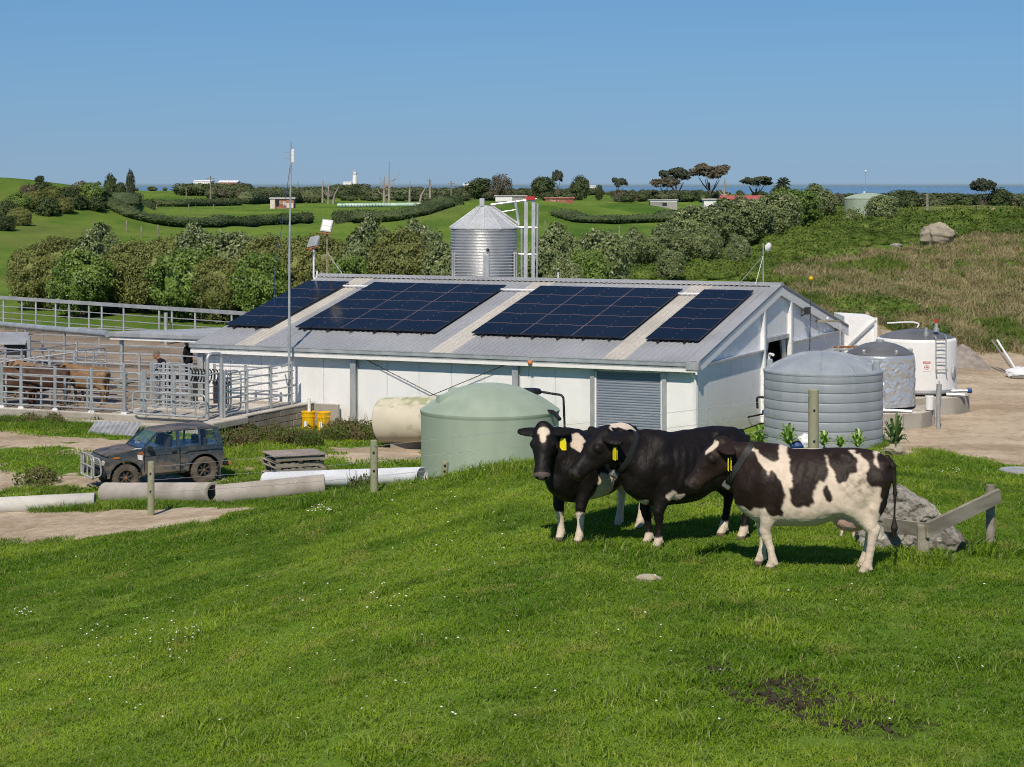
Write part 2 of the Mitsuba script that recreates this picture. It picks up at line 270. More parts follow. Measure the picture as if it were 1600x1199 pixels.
def gpanel(y0, y1, z0, up):
    t0, t1 = (rz(y0)-.14, rz(y1)-.14) if up else (2.34, 2.34)
    p = [(0, y0+.006, z0), (0, y1-.006, z0), (0, y0+.006, t0), (0, y1-.006, t1)]
    if up and y0 < YR < y1: p.append((0, YR, ZR-.14))
    part(rwall, 'panel', xf(hull([(x, y, z) for (_, y, z) in p for x in (-.05, 0)]), MB), 'm_white')
for a, b in ((.06, 6.45), (9.66, W-.05)):
    c = cols(a, b, 1.15)
    for u, v in zip(c, c[1:]): gpanel(u, v, 0, False)
c = cols(.06, W-.05, 1.15)
for u, v in zip(c, c[1:]): gpanel(u, v, 2.36 if not (u > 6.2 and v < 9.9) else 2.75, True)
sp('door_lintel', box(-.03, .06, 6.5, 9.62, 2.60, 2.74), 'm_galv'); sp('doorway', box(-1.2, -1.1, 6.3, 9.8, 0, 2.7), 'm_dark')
sp('back_wall', box(-L, 0, W-.05, W, 0, ZE), 'm_white'); sp('end_wall', hull([(x, y, z) for x in (-L, -L+.05) for y, z in ((0, 0), (W, 0), (0, ZE), (W, ZE), (YR, ZR-.12))]), 'm_white')
sp('girt', box(0, .13, .75, 6.42, 2.36, 2.42), 'm_galv'); sp('girt', box(0, .13, 9.72, W-.2, 2.38, 2.44), 'm_galv')
for y in (6.52, 9.62): sp('gable_post', box(-.02, .13, y-.09, y+.09, 0, rz(y)-.13, .01), 'm_white_clean')
sp('corner_flashing', box(-.05, .02, -.02, .09, 0, ZE-.02), 'm_white_clean'); sp('corner_flashing', box(-.16, .012, -.035, -.02, 0, ZE-.03), 'm_white_clean')
for x in (-L+.12, -11.66, -5.91, -3.36, -1.02):    # steel columns, each with two flanges and a web
    b = 0 if x > -10 else -.15
    sp('column', join([box(x-.10, x+.10, -.055, -.035, b, ZE-.06), box(x-.10, x+.10, -.20, -.18, b, ZE-.06), box(x-.012, x+.012, -.18, -.055, b, ZE-.06)]) if x < -4 else box(x-.07, x+.07, -.10, -.003, b, ZE-.06, .01), 'm_galv')
sp('column_footing', box(-12.05, -11.1, -.55, -.02, -.25, .02, .05), 'm_conc')
for a, b in (((-11.45, -.13, 2.3), (-6.1, -.13, .05)), ((-6.05, -.16, 2.3), (-11.5, -.16, .05))): sp('brace_rod', tube([a, b], .013, 6), 'm_dark')
# roller door: curtain slats, guides and hood
rd = sp('roller_door', box(-3.25, -1.13, .02, .045, -.1, 2.1), 'm_door')
for k in range(26): part(rd, 'slat', xf(hull([(x, y, .03+k*.08+z) for x in (-3.24, -1.14) for y, z in ((.02, -.038), (.006, -.028), (.0, 0), (.006, .028), (.02, .038))]), MB), 'm_door', 50)
for x in (-3.27, -1.11): part(rd, 'guide', xf(box(x-.03, x+.03, -.05, .02, -.1, 2.12), MB), 'm_white_clean')
# roof: trapezoid sheets in bands, three fibreglass skylight strips, ridge cap, gutter, barges
def sheet(x0, x1, y0, y1, dz=0.0, pitch=.19, ht=.020):
    xs, hs = [], []
    n = max(1, round((x1-x0)/pitch)); p = (x1-x0)/n
    for k in range(n):
        for f_, h in ((0, 0), (.58, 0), (.70, 1), (.88, 1)): xs.append(x0+(k+f_)*p); hs.append(h*ht)
    xs.append(x1); hs.append(0); xs, hs = np.array(xs), np.array(hs); rows = []
    for y in (y0, y1): rows.append(np.stack([xs, np.full(len(xs), y), rz(y)+dz+hs], -1))
    for y in (y0, y1): rows.append(np.stack([xs, np.full(len(xs), y), rz(y)+dz-.012+hs*.9], -1))
    m = len(xs); i = np.arange(m-1)
    f = np.vstack([np.stack([i, i+1, m+i+1, m+i], -1), np.stack([2*m+i, 3*m+i, 3*m+i+1, 2*m+i+1], -1), np.stack([i, 2*m+i, 2*m+i+1, i+1], -1)])
    return np.vstack(rows), tri(f)
X0, X1 = -17.75, .13
bands = [(-17.75, -16.1, 0), (-16.1, -15.35, 1), (-15.35, -8.9, 0), (-8.9, -8.08, 1), (-8.08, -2.98, 0), (-2.98, -2.22, 1), (-2.22, .13, 0)]
rf = sp('roof', sheet(X0, X1, W-YE, YR, pitch=.19), 'm_roof')
for a, b, s in bands:
    if s: part(rf, 'skylight_strip', xf(sheet(a, b, YE, YR, .004), MB), 'm_skylight', label='translucent beige skylight strip between solar arrays')
    else:
        c = cols(a, b, .76)
        for u, v in zip(c, c[1:]): part(rf, 'sheet', xf(sheet(u, v, YE, YR), MB), 'm_roof')
rc = []
for k in np.arange(X0+.1, X1-.1, .19): rc.append(box(k, k+.09, YR-.30, YR-.26, ZR-.03, ZR+.045))
part(rf, 'ridge_cap', xf(join([hull([(x, y, z) for x in (X0-.02, X1+.02) for y, z in ((YR-.28, ZR-.01), (YR-.27, ZR-.035+.05), (YR, ZR+.09), (YR, ZR+.07), (YR+.28, ZR-.01), (YR+.27, ZR+.02))])]+rc), MB), 'm_roof')
part(rf, 'valley_flashing', xf(beam((.0, YE+.02, ZE+.045), (.0, YR-.1, rz(YR-.1)+.045), .34, .02), MB), 'm_roof')
part(rf, 'valley_flashing', xf(beam((.0, W-YE-.02, ZE+.045), (.0, YR+.1, rz(YR-.1)+.045), .34, .02), MB), 'm_roof')
sp('gutter', join([box(X0-.05, X1+.05, YE-.13, YE-.115, ZE-.12, ZE+.015), box(X0-.05, X1+.05, YE-.115, YE+.02, ZE-.12, ZE-.105), box(X1+.04, X1+.05, YE-.115, YE+.05, ZE-.105, ZE+.015), box(X0-.05, X1+.05, YE-.15, YE-.131, ZE-.005, ZE+.02)]), 'm_galv')
sp('gutter_bracket_plate', box(X1-.35, X1+.065, YE-.152, YE+.05, ZE-.23, ZE+.02, .01), 'm_galv')
sp('fascia', box(X0, X1-.02, YE-.085, YE-.045, ZE-.30, ZE-.122), 'm_galv_dull'); sp('fascia_trim', box(X0, X1-.02, YE-.105, YE-.087, ZE-.295, ZE-.20), 'm_white_clean')
sp('soffit', box(X0+.05, X1-.1, YE-.04, -.001, ZE-.16, ZE-.14), 'm_galv_dull')
for s in (0, 1):
    y0, y1 = (YE-.1, YR) if s == 0 else (W-YE+.1, YR)
    a, b = np.array([X1-.02, y0, rz(y0)-.17]), np.array([X1-.02, y1, ZR-.17])
    sp('barge_board', hull([q+np.array([dx, 0, dz]) for q in (a, b) for dx in (-.03, .02) for dz in (-.17, .12)]), 'm_white_clean')
    sp('barge_flashing', hull([q+np.array([dx, 0, dz]) for q in (a, b) for dx in (-.02, .035) for dz in (.14, .21)]), 'm_roof')
sp('downpipe', tube(bend([(-.06, -.30, ZE-.12), (-.06, -.30, ZE-.3), (-.03, -.08, ZE-.5), (-.03, -.08, -.02)], .1), .04, 10), 'm_plastic_white', 40)
sp('downpipe', tube(bend([(.4, 6.5, 2.25), (.18, 6.78, 2.25), (.18, 6.78, 0)], .1), .05, 10), 'm_plastic_white', 40)
sp('wall_floodlight', join([box(.14, .26, 11.05, 11.42, 3.30, 3.55, .02), beam((0, 11.2, 3.25), (.2, 11.25, 3.35), .04, .04)]), 'm_dark')
sp('wall_bracket', join([beam((.02, 13.0, 2.95), (.9, 13.0, 2.98), .07, .07), tube([(.1, 13, 2.93), (.45, 12.9, 2.2)], .012, 6)]), 'm_wood')
sp('insulator', xf(lathe([(0.001, 0), (.04, 0), (.05, .05), (.03, .1), (.001, .1)], 10), Tr(.45, 13, 3.02)), 'm_plastic_white', True)
# open-sided lean-to at the left end
lt = thing('lean_to_roof', 'low open-sided canopy roof against the left end of the shed', 'canopy')
cz = lambda y: 2.55-(y-2.3)*.045
part(lt, 'roof_sheet', xf(hull([(x, y, cz(y)+d) for x in (-22.9, -17.76) for y in (2.3, 11) for d in (0, .05)]), MB), 'm_roof')
part(lt, 'gutter', xf(box(-23, -17.8, 2.12, 2.29, 2.43, 2.6, .02), MB), 'm_galv'); part(lt, 'fascia', xf(box(-22.95, -17.8, 2.2, 2.3, 2.33, 2.428), MB), 'm_white_clean')
for x, y in ((-22.5, 2.45), (-22.5, 10.5)): part(lt, 'post', xf(tube([(x, y, .6), (x, y, 2.5)], .075, 10), MB), 'm_galv', 40)
# ---------------- solar arrays ----------------
n0 = Rx(math.atan(SL)); PW, PH = 1.76, 1.16
def on_roof(x, y, dz): return MB @ Tr(x, y, rz(y)+dz) @ n0
cellm = []
face = box(.012, PW-.032, .012, PH-.032, .030, .036)
pframe = join([box(0, PW-.02, 0, .012, 0, .036), box(0, PW-.02, PH-.032, PH-.02, 0, .036), box(0, .012, .012, PH-.032, 0, .036), box(PW-.032, PW-.02, .012, PH-.032, 0, .036)])
dots = join([box(PW/2-.045, PW/2-.025, yy-.028, yy+.028, .0362, .0385) for yy in (.14, .56, .98)])
pd = mikit.ply(face, 'm_panel'); fd = mikit.ply(pframe, 'm_panel_frame'); dd = mikit.ply(dots, 'm_seam')
LAB = ['leftmost solar array on the roof, one panel wide', 'wide solar array second from left, behind the aerial mast', 'wide solar array third from left on the roof', 'narrow solar array nearest the gable end of the roof']
for (x0, nc), lb in zip(((-17.6, 1), (-14.82, 3), (-8.24, 3), (-2.22, 1)), LAB):
    ar = thing('solar_array', lb, 'solar panels', 'solar arrays on the shed roof')
    for r in range(5):
        for c_ in range(nc):
            M = on_roof(x0+c_*PW, 1.56+r*PH*math.cos(math.atan(SL)), .10)
            k = part(ar, 'panel', pd, None, to_world=M); part(k, 'frame', fd, None, to_world=M); part(k, 'busbar_mark', dd, None, to_world=M)
    for c_ in range(nc-1):
        M = on_roof(x0+(c_+1)*PW-.02, 1.56, .10); part(ar, 'seam_strip', xf(box(.003, .017, 0, 5*PH-.02, .028, .0385), M), 'm_seam')
    for r in range(4):
        M = on_roof(x0, 1.56+(r+1)*PH*math.cos(math.atan(SL)), .10); part(ar, 'seam_strip', xf(box(0, nc*PW-.02, -.0165, -.0045, .030, .0395), M), 'm_seam')
    for c_ in range(nc):
        for f_ in (.25, .75):
            M = on_roof(x0+(c_+f_)*PW, 1.56-.2, .045); part(ar, 'rail', xf(box(-.02, .02, 0, 5*PH+.3, 0, .05), M), 'm_panel_frame')
for a, b in ((-15.85, -14.85), (-9.5, -8.3), (-2.88, -2.26)):
    solo('cable_conduit', xf(tube([(a-.3, 6.75, rz(6.75)+.10), (b+.3, 6.75, rz(6.75)+.10)], .03, 8), MB), 'm_plastic_white', {-15.85: 'white conduit bridging the leftmost skylight gap near the ridge', -9.5: 'white conduit bridging the middle gap between the two wide arrays', -2.88: 'white conduit bridging the gap beside the narrow right array'}[a], 'conduit')
# ---------------- things on and by the roof ----------------
mast = thing('aerial_mast', 'tall thin steel mast rising in front of the shed roof', 'mast')
px_, py_ = bw(-13.7, -.75, 0)[:2]; mb = np.array([px_, py_, 0])
part(mast, 'pole', tube([mb+[0, 0, .2], mb+[.0, 0, 5.5], mb+[.07, 0, 9.25]], [.05, .04, .022], 8), 'm_galv', True)
part(mast, 'antenna', mv(box(-.05, .05, -.04, .04, 8.55, 9.0, .02), px_+.12, py_), 'm_plastic_white'); part(mast, 'cross_arm', tube([mb+[-.22, 0, 8.72], mb+[.1, 0, 8.72]], .012, 6), 'm_galv')
part(mast, 'cross_arm', tube([mb+[-.16, 0, 8.9], mb+[.1, 0, 8.9]], .012, 6), 'm_galv'); part(mast, 'cable', tube([mb+[.05, 0, 8.6], mb+[-.28, .05, 6.3], mb+[-.5, .1, 5.0], mb+[-.48, .1, 3.9]], .009, 5), 'm_blue')
part(mast, 'brace', tube(bend([mb+[0, 0, 2.0], mb+[-.3, .2, 1.9], mb+[-.3, .6, 1.9]], .1), .025, 6), 'm_galv', 40)
for nm, px, py, top, lb, tilt in (('floodlight', -17.55, 8.55, 1.75, 'taller square floodlight on a yellowed bent post at the ridge', 0), ('floodlight', -17.95, 8.25, 1.15, 'lower tilted floodlight on a bent post at the ridge end', 1)):
    fl = thing(nm, lb, 'floodlight', 'floodlights at the ridge end'); b = np.array([px, py, ZR-.12])
    part(fl, 'post', xf(tube(bend([b+[(-.25 if tilt == 0 else .15), 0, .3], b+[(-.22 if tilt == 0 else .12), 0, 0], b, b+[0, 0, .3], b+[0, 0, top]], .1), .035, 8), MB), 'm_wood' if tilt == 0 else 'm_plastic_white', 40)
    R = Tr(*(b+[0, 0, top+.24])) @ Rz(.2-.5*tilt) @ Rx(-.35-.3*tilt) @ Ry(.12-.35*tilt)
    part(fl, 'housing', xf(xf(hull([(x, y, z) for x, z, d in ((-.25, -.28, .04), (.25, -.28, .04), (-.25, .26, .04), (.25, .26, .04)) for y in (-.05, .03)]+[(x, .16, z) for x in (-.15, .15) for z in (-.15, .15)]), Sc(.85, 1, .88)), MB @ R), 'm_lamp_grey', 30)
    part(fl, 'reflector', xf(join([box(-.17, .17, -.058, -.05, -.02, .19), box(-.17, .17, -.062, -.05, -.205, -.04)]), MB @ R), 'm_galv'); part(fl, 'bracket', xf(join([box(-.27, .27, -.03, .03, -.33, -.29), box(-.04, .04, -.03, .03, -.42, -.33)]), MB @ R), 'm_rust')
    if tilt == 0: part(fl, 'stay', xf(tube([b+[0, 0, 1.0], b+[.9, -.1, -.05]], .018, 6), MB), 'm_galv')
ds = thing('dish_aerial', 'small white dish on a guyed post at the gable end of the ridge', 'aerial')
b = bw(-.55, YR+.1, ZR)
part(ds, 'post', tube([b, b+[0, 0, 1.42]], .018, 6), 'm_galv')
for dx, dy in ((-.85, .05), (-.32, -.4)): part(ds, 'stay', tube([b+[dx, dy, 0], b+[0, 0, .98]], .010, 5), 'm_galv')
R = Tr(*(b+[.16, -.1, 1.28])) @ Rz(.7) @ Rx(math.pi/2+.2)
part(ds, 'dish', xf(join([lathe([(.001, .06), (.08, .045), (.15, 0), (.16, 0), (.09, .06), (.001, .075)], 20), tube([(0, 0, .06), (0, 0, -.14)], .02, 6), tube([(0, -.14, 0), (0, 0, -.14)], .008, 5)]), R), 'm_plastic_white', 40)
wa = thing('whip_aerial', 'thin whip aerial with a yellow ball above the gable', 'aerial')
b = bw(.8, 9.4, 1.5); part(wa, 'whip', tube([b, b+[.06, 0, 3.1]], [.018, .008], 6), 'm_dark'); part(wa, 'ball', ballmesh(.075, b+[.06, 0, 3.15]), 'm_yellow', True)
fb_ = thing('float_ball', 'orange float hanging on a wire under the front gutter', 'float')
b = bw(-5.3, -.42, 2.34); part(fb_, 'ball', ballmesh(.075, b), 'm_orange', True); part(fb_, 'wire', tube([b+[0, 0, .15], b, b+[-.06, 0, -.5]], .006, 5), 'm_dark')
mat('m_orange', (.62,.20,.06), .5)
# ---------------- concrete yard platform at the left end ----------------
def at_h(px, py, z): Y = F*(H-z)/(py-HY); return np.array([(px-800)/F*Y, Y, z])   # the point of a level at height z
ZP = .69
def lx(m): return xf(m, MB)
yd = numbered('concrete_yard'); labels[yd] = {'kind': 'structure'}
part(yd, 'slab', lx(prism([(-13.4, -5.3), (-13.4, -.02), (-17.62, -.02), (-17.62, 19), (-19, 24), (-52, 24), (-52, -5.3)], .3, ZP)), 'm_conc_dirty')
part(yd, 'kerb', lx(box(-22, -13.4, -5.62, -5.3, .25, ZP+.03, .02)), 'm_conc'); part(yd, 'ledge', lx(box(-19.5, -13.5, -6.1, -5.62, .1, ZP-.16, .03)), 'm_conc')
part(yd, 'edge_beam', lx(box(-13.6, -13.05, -6.3, -4.3, ZP-.20, ZP+.02, .03)), 'm_conc'); part(yd, 'recess_wall', lx(box(-13.9, -13.6, -6.1, -4.3, -.2, ZP-.2)), 'm_conc_dirty')
part(yd, 'apron', lx(box(-17.6, -13.42, -5.28, -.1, ZP-.05, ZP+.015)), 'm_conc')
rw = numbered('retaining_wall'); labels[rw] = {'label': 'low grey block wall holding up the yard beside the yellow drums', 'category': 'wall'}
part(rw, 'core', lx(box(-13.4, -13.22, -4.3, -.12, -.3, ZP-.02)), 'm_conc_dirty')
for r in range(5):
    for c_ in range(11):
        y0 = -4.3+c_*.4-(.2 if r % 2 else 0); y0, y1 = max(y0, -4.3), min(y0+.4, -.12)
        if y1-y0 > .05: part(rw, 'block', lx(box(-13.22, -13.12+.004*((r*7+c_*3) % 4), y0+.006, y1-.006, ZP-.2*(r+1)+.006, ZP-.2*r-.006, .012)), 'm_block')
part(rw, 'capping', lx(box(-13.42, -13.1, -4.32, -.12, ZP+.0, ZP+.05, .015)), 'm_conc')
solo('leaning_slab', lx(box(-13.05, -12.15, -.28, -.16, -.2, .72, .015)), 'm_conc', 'upright concrete panel leaning by the shed wall behind the yellow drums', 'panel')
# ---------------- galvanised rails, gates and posts ----------------
def fence(label, a, b, hts, ts, name='rail_fence', cat='fence', rp=.045, rr=.024, top=None, group='galvanised yard rails', posts=True, extra=.06, foot=False):
    k = thing(name, label, cat, group); a, b = np.asarray(a, float), np.asarray(b, float)
    for t in ts:
        q = a+(b-a)*t; part(k, 'post', tube([q-[0, 0, .1], q+[0, 0, max(hts)+extra]], rp, 8), 'm_galv', 40)
        if foot: part(k, 'footing', box(q[0]-.09, q[0]+.09, q[1]-.09, q[1]+.09, q[2]-.02, q[2]+.09, .02), 'm_plastic_white')
    for i, h in enumerate(hts):
        part(k, 'rail', tube([a+[0, 0, h], (a+b)/2+[0, 0, h+.006*((i*5) % 3-1)], b+[0, 0, h]], (top if top and i == len(hts)-1 else rr), 8), 'm_galv', 40)
    return k
def gate(label, a, b, z0, z1, bars, name='yard_gate', r=.024, stays=(.5,), rad=.22):
    k = thing(name, label, 'gate', 'tubular yard gates'); a, b = np.asarray(a, float), np.asarray(b, float); u = lambda t, z: np.array([*(a+(b-a)*t)[:2], a[2]+z])
    loop = bend([u(.5, z0), u(0, z0), u(0, z1), u(1, z1), u(1, z0), u(.5, z0)], rad, 5); part(k, 'frame', tube(loop, r*1.15, 8), 'm_galv', 40)
    for i in range(bars): z = z0+(z1-z0)*(i+1)/(bars+1); part(k, 'bar', tube([u(.0, z), u(1, z)], r*.8, 6), 'm_galv', 40)
    for s in stays: part(k, 'stay', tube([u(s, z0), u(s, z1)], r*.8, 6), 'm_galv', 40)
    for z in (z0+.15, z1-.15): part(k, 'hinge', ballmesh(.035, u(0, z), 1), 'm_galv', True)
    return k
def Lp(x, y, z=ZP): return bw(x, y, z)
R7 = [.16, .34, .53, .72, .92, 1.12, 1.34]
def fx(px, y): k_ = (px-800)/F; c, s = math.cos(AL), math.sin(AL); return (k_*(60.8+c*y)-5.56-s*y)/(c+s*k_)    # shed axis: where a bearing crosses a line parallel to the front
xs = [fx(p, -5.4) for p in (-60, 3, 33, 86, 143, 194)]
fence('front yard rails above the grass bank, left of the gates', Lp(xs[0], -5.4), Lp(xs[-1], -5.4), R7, [(x-xs[0])/(xs[-1]-xs[0]) for x in xs], rp=.055, foot=True)
fence('second row of rails close behind the front yard rails', Lp(fx(-60, -4.7), -4.7), Lp(fx(143, -4.7), -4.7), [.25, .62, 1.0], [.1, .35, .62, .8, .97], rp=.04)
gate('rounded gate beside the thick post at the front of the yard', Lp(fx(196, -5.2), -5.2), Lp(fx(222, -5.2), -5.2), .12, 1.30, 5, stays=())
fence('front rails between the two gate posts, above the kerb', Lp(fx(222, -5.45), -5.45), Lp(fx(323, -5.45), -5.45), R7[1:], [.0, .045, .5, 1], rp=.06)
gate('low loop gate hanging out over the kerb ledge', Lp(fx(207, -5.8), -5.8, ZP-.15), Lp(fx(322, -5.8), -5.8, ZP-.15), .28, .95, 1, stays=(.15, .47, .86), rad=.2)
ar = thing('gate_arch', 'tall tubular arch over the yard corner', 'gate frame')
part(ar, 'hoop', tube(bend([Lp(fx(324, -5.5), -5.5, ZP-.05), Lp(fx(324, -5.5), -5.5, ZP+2.0), Lp(fx(346, -5.0), -5.0, ZP+2.0), Lp(fx(346, -5.0), -5.0, ZP-.05)], .18, 5), .06, 10), 'm_galv', 40)
gate('rounded gate just right of the tall arch', Lp(-14.1, -5.0), Lp(-13.75, -4.2), .15, 1.35, 5, stays=(.5,), rad=.25); gate('second rounded gate right of the tall arch', Lp(-14.0, -4.5), Lp(-13.7, -3.7), .12, 1.38, 5, stays=(.4,), rad=.25)
fence('side rails rising along the block wall towards the aerial mast', Lp(-13.55, -5.0), Lp(-13.55, -.75), [.12, .38, .62, .87, 1.12, 1.36], [.02, .33, .66, .97], rp=.05)
fence('inner rails against the white shed wall behind the side rails', Lp(-16.4, -1.0), Lp(-14.0, -1.0), [.2, .45, .7, .95, 1.2], [0, .5, .9], rp=.05)
fence('drafting race rails nearest the capped worker', Lp(fx(240, -3.1), -3.1), Lp(fx(296, -3.1), -3.1), [.3, .5, .7, .9, 1.1, 1.25, 1.4], [0, .28, .52, .75, 1], rp=.05)
fence('drafting race rails behind the first race', Lp(fx(236, -2.2), -2.2), Lp(fx(300, -2.2), -2.2), [.3, .55, .8, 1.05, 1.3], [0, .4, .8, 1], rp=.045)
fence('cross rails between the two drafting races', Lp(fx(240, -3.6), -3.6), Lp(fx(258, -1.4), -1.4), [.3, .55, .8, 1.05, 1.3], [0, .5, 1], rp=.04)
fence('third row of rails behind the front yard rails', Lp(fx(-60, -2.4), -2.4), Lp(fx(196, -2.4), -2.4), [.25, .5, .75, 1.0, 1.25], [.06, .2, .38, .55, .7, .86, .99], rp=.045)
fence('long middle rails behind the brown cows', Lp(-34, 1.2), Lp(-18.0, 1.2), [.3, .6, .9, 1.25], [.2, .34, .46, .58, .7, .82, .93], rp=.045)
fence('rails running back from the canopy post', Lp(-24.5, -3.8), Lp(-24.5, 2.5), [.4, .75, 1.1, 1.4], [0, .5, 1], rp=.05)
gate('wide gate between the brown cows and the canopy post', Lp(fx(117, -1.0), -1.0), Lp(fx(165, .6), .6), .25, 1.5, 4, stays=(.35, .7), rad=.2)
fence('sloping rail from the left edge up to the wide gate', Lp(fx(-40, -3.4), -3.4, ZP-.35), Lp(fx(116, -1.0), -1.0), [.5, .95, 1.45], [.3, .6, 1], rp=.05)
fence('far rails across the brown concrete, first row', Lp(-48, 8), Lp(-19, 8), [.3, .6, .9, 1.2], list(np.linspace(.1, 1, 8)), rp=.04)
fence('far rails across the brown concrete, second row', Lp(-52, 13.5), Lp(-18.5, 13.5), [.35, .7, 1.05], list(np.linspace(.1, 1, 8)), rp=.04)
fence('rails behind the second worker under the canopy', Lp(-19.4, 4.4), Lp(-17.75, 4.4), [.5, .8, 1.1, 1.35], [.05, .5], rp=.06)
# race rails at the back
a, b = P(-30, 463, 101), P(384, 490, 88); k = thing('race_fence', 'long race fence with a flat top rail in front of the tall hedge', 'fence', 'galvanised yard rails')
part(k, 'top_rail', beam(a, b, .16, .16), 'm_galv')
for px in (6, 35, 57, 88, 109, 140, 160, 194, 249, 269, 305, 362):
    t = (px+30)/414; q = a+(b-a)*t*(1+.13*(1-t)-.0); part(k, 'post', tube([q+[0, 0, -1.5], q], .05, 6), 'm_galv', 40)
for h in (.42, .72, 1.02): part(k, 'rail', tube([a-[0, 0, h], b-[0, 0, h]], .022, 6), 'm_galv')
a, b = P(-30, 504, 86), P(168, 522, 71.5); k = thing('race_fence', 'heavy pipe rail sloping down to the canopy corner', 'fence', 'galvanised yard rails')
part(k, 'top_rail', tube([a, b], .12, 10), 'm_galv', 40)
for t in (.1, .4, .7): q = a+(b-a)*t; part(k, 'post', tube([q+[0, 0, -1.7], q], .06, 8), 'm_galv', 40)
tp = at_h(259, 493, 2.0); solo('steel_post', tube([tp-[0, 0, 1.9], tp+[0, 0, .12]], .09, 10), 'm_galv', 'thick steel post standing behind the canopy roof', 'post', smooth=40)
# feed shelter with a hooded roof
k = thing('meter_shelter', 'small hooded cabinet shelter at the left edge of the yard', 'shelter'); q = at_h(20, 590, ZP)
part(k, 'hood', hull([q+np.array(v) for v in ((-.7, -.35, 1.25), (.55, -.35, 1.25), (-.7, .45, 1.62), (.5, .45, 1.62), (-.7, -.35, 1.29), (.55, -.35, 1.29), (-.7, .45, 1.66), (.5, .45, 1.66))]), 'm_galv'); part(k, 'cabinet', box(q[0]-.3, q[0]+.45, q[1]-.1, q[1]+.35, ZP, ZP+1.25, .02), 'm_dark')
for z in (.35, .75): part(k, 'cabinet_shelf', box(q[0]-.32, q[0]+.47, q[1]-.14, q[1]-.1, ZP+z, ZP+z+.09), 'm_galv')
part(k, 'post', tube([q+[.62, -.1, 0], q+[.62, -.1, 1.55]], .08, 8), 'm_galv', 40)
# row of rubber hose hooks on the race rail
k = thing('hose_rack', 'row of dark rubber hooks hanging along a rail by the white wall', 'rack')
a, b = Lp(-15.9, -3.2, ZP+1.18), Lp(-14.35, -3.2, ZP+1.18); part(k, 'bar', tube([a, b], .03, 6), 'm_galv')
for i in range(13):
    q = a+(b-a)*(i+.4)/13; part(k, 'hook', tube(bend([q+[-.04, 0, .12], q+[.03, -.04, .10], q+[.05, -.05, -.12], q+[-.03, -.03, -.32]], .06, 3), .026, 5), 'm_black')
for i in range(4): q = a+(b-a)*(i+.5)/4; part(k, 'dropper', beam(q-[0, 0, .25], q-[0, 0, .95], .16, .06), 'm_dark')
# ---------------- tanks ----------------
def tankprof(r, h, z0): return z0
mat('m_tank_green', weathered((.285,.36,.275), (.345,.42,.335), 1.6, .22, .3, .75), .5)
mat('m_tank_grey', weathered((.275,.31,.345), (.335,.365,.40), 2.2, .25, .3, .75), .42)
def dome_tank(name, label, c, r, z0, ze, zt, mt, ribs, group=None):
    k = thing(name, label, 'water tank', group)
    if ribs:
        pr = [(r*.990, z0)]; n = ribs; hh = (ze-z0)/n
        for i in range(n):
            a_ = z0+i*hh; pr += [(r*.990, a_+.012), (r, a_+.028), (r*1.002, a_+hh*.5), (r, a_+hh-.028), (r*.990, a_+hh-.012)]
    else: pr = [(r*1.005, z0), (r*1.005, z0+.05), (r, z0+.3), (r*.995, z0+(ze-z0)*.6), (r, ze-.1)]
    part(k, 'wall', mv(lathe(pr, 72), c[0], c[1]), mt, 50)
    t = np.linspace(0, 1, 14); rim = [(r, pr[-1][1]), (r*1.012, ze-.05), (r*1.012, ze), (r*.985, ze+.03)]
    dm = [(r*.985*(1-s), ze+.03+(zt-ze-.03)*(1-(1-s)**2.1)) for s in t]; dm[-1] = (.001, zt)
    part(k, 'dome', mv(lathe(rim+dm[1:], 72), c[0], c[1]), mt, 50); return k
gt = dome_tank('water_tank', 'large pale green domed water tank behind the brow of the hill', (-.57, 52), 1.775, -.1, 2.07, 2.74, 'm_tank_green', 0)
def dz_(x, y, c, r, ze, zt): s = 1-math.hypot(x-c[0], y-c[1])/(r*.985); return ze+.03+(zt-ze-.03)*(1-(1-s)**2.1)
zz = dz_(-1.75, 51.4, (-.57, 52), 1.775, 2.07, 2.74)
part(gt, 'lug', xf(hull([(x*s, y*s, z) for x, y in ((-.2, -.15), (.2, -.15), (-.2, .15), (.2, .15)) for s, z in ((1, -.12), (.85, .1))]), Tr(-1.72, 51.45, zz) @ Rz(.4)), 'm_tank_green')
part(gt, 'lug', xf(hull([(x*s, y*s, z) for x, y in ((-.2, -.15), (.2, -.15), (-.2, .15), (.2, .15)) for s, z in ((1, -.12), (.85, .1))]), Tr(-1.45, 52.9, dz_(-1.45, 52.9, (-.57, 52), 1.775, 2.07, 2.74)) @ Rz(-.5)), 'm_tank_green')
for i in range(8):
    a_ = i*math.pi/4+.3; part(gt, 'dome_rib', tube([(-.57+rr_*math.cos(a_), 52+rr_*math.sin(a_), dz_(-.57+rr_*math.cos(a_), 52+rr_*math.sin(a_), (-.57, 52), 1.775, 2.07, 2.74)-.012) for rr_ in (.35, .8, 1.2, 1.6)], .02, 6), 'm_tank_green', True)
part(gt, 'hatch', mv(lathe([(.3, 0), (.3, .1), (.27, .13), (.001, .14)], 20), .45, 52.2, 2.44), 'm_black', 40)
part(gt, 'inlet_pipe', tube(bend([(.55, 52.3, 2.52), (1.05, 52.1, 2.45), (1.32, 51.95, 2.43), (1.36, 51.95, 1.4), (1.36, 51.95, .2)], .12, 5), .032, 8), 'm_black', 40)
part(gt, 'overflow', tube(bend([(.9, 51.2, 2.1), (1.05, 50.9, 2.12), (1.2, 50.7, 1.95)], .1), .05, 8), 'm_black', 40)
gr = dome_tank('water_tank', 'grey ribbed water tank beside the gable wall', (9.46, 61.5), 1.79, -.05, 2.22, 2.78, 'm_tank_grey', 8)
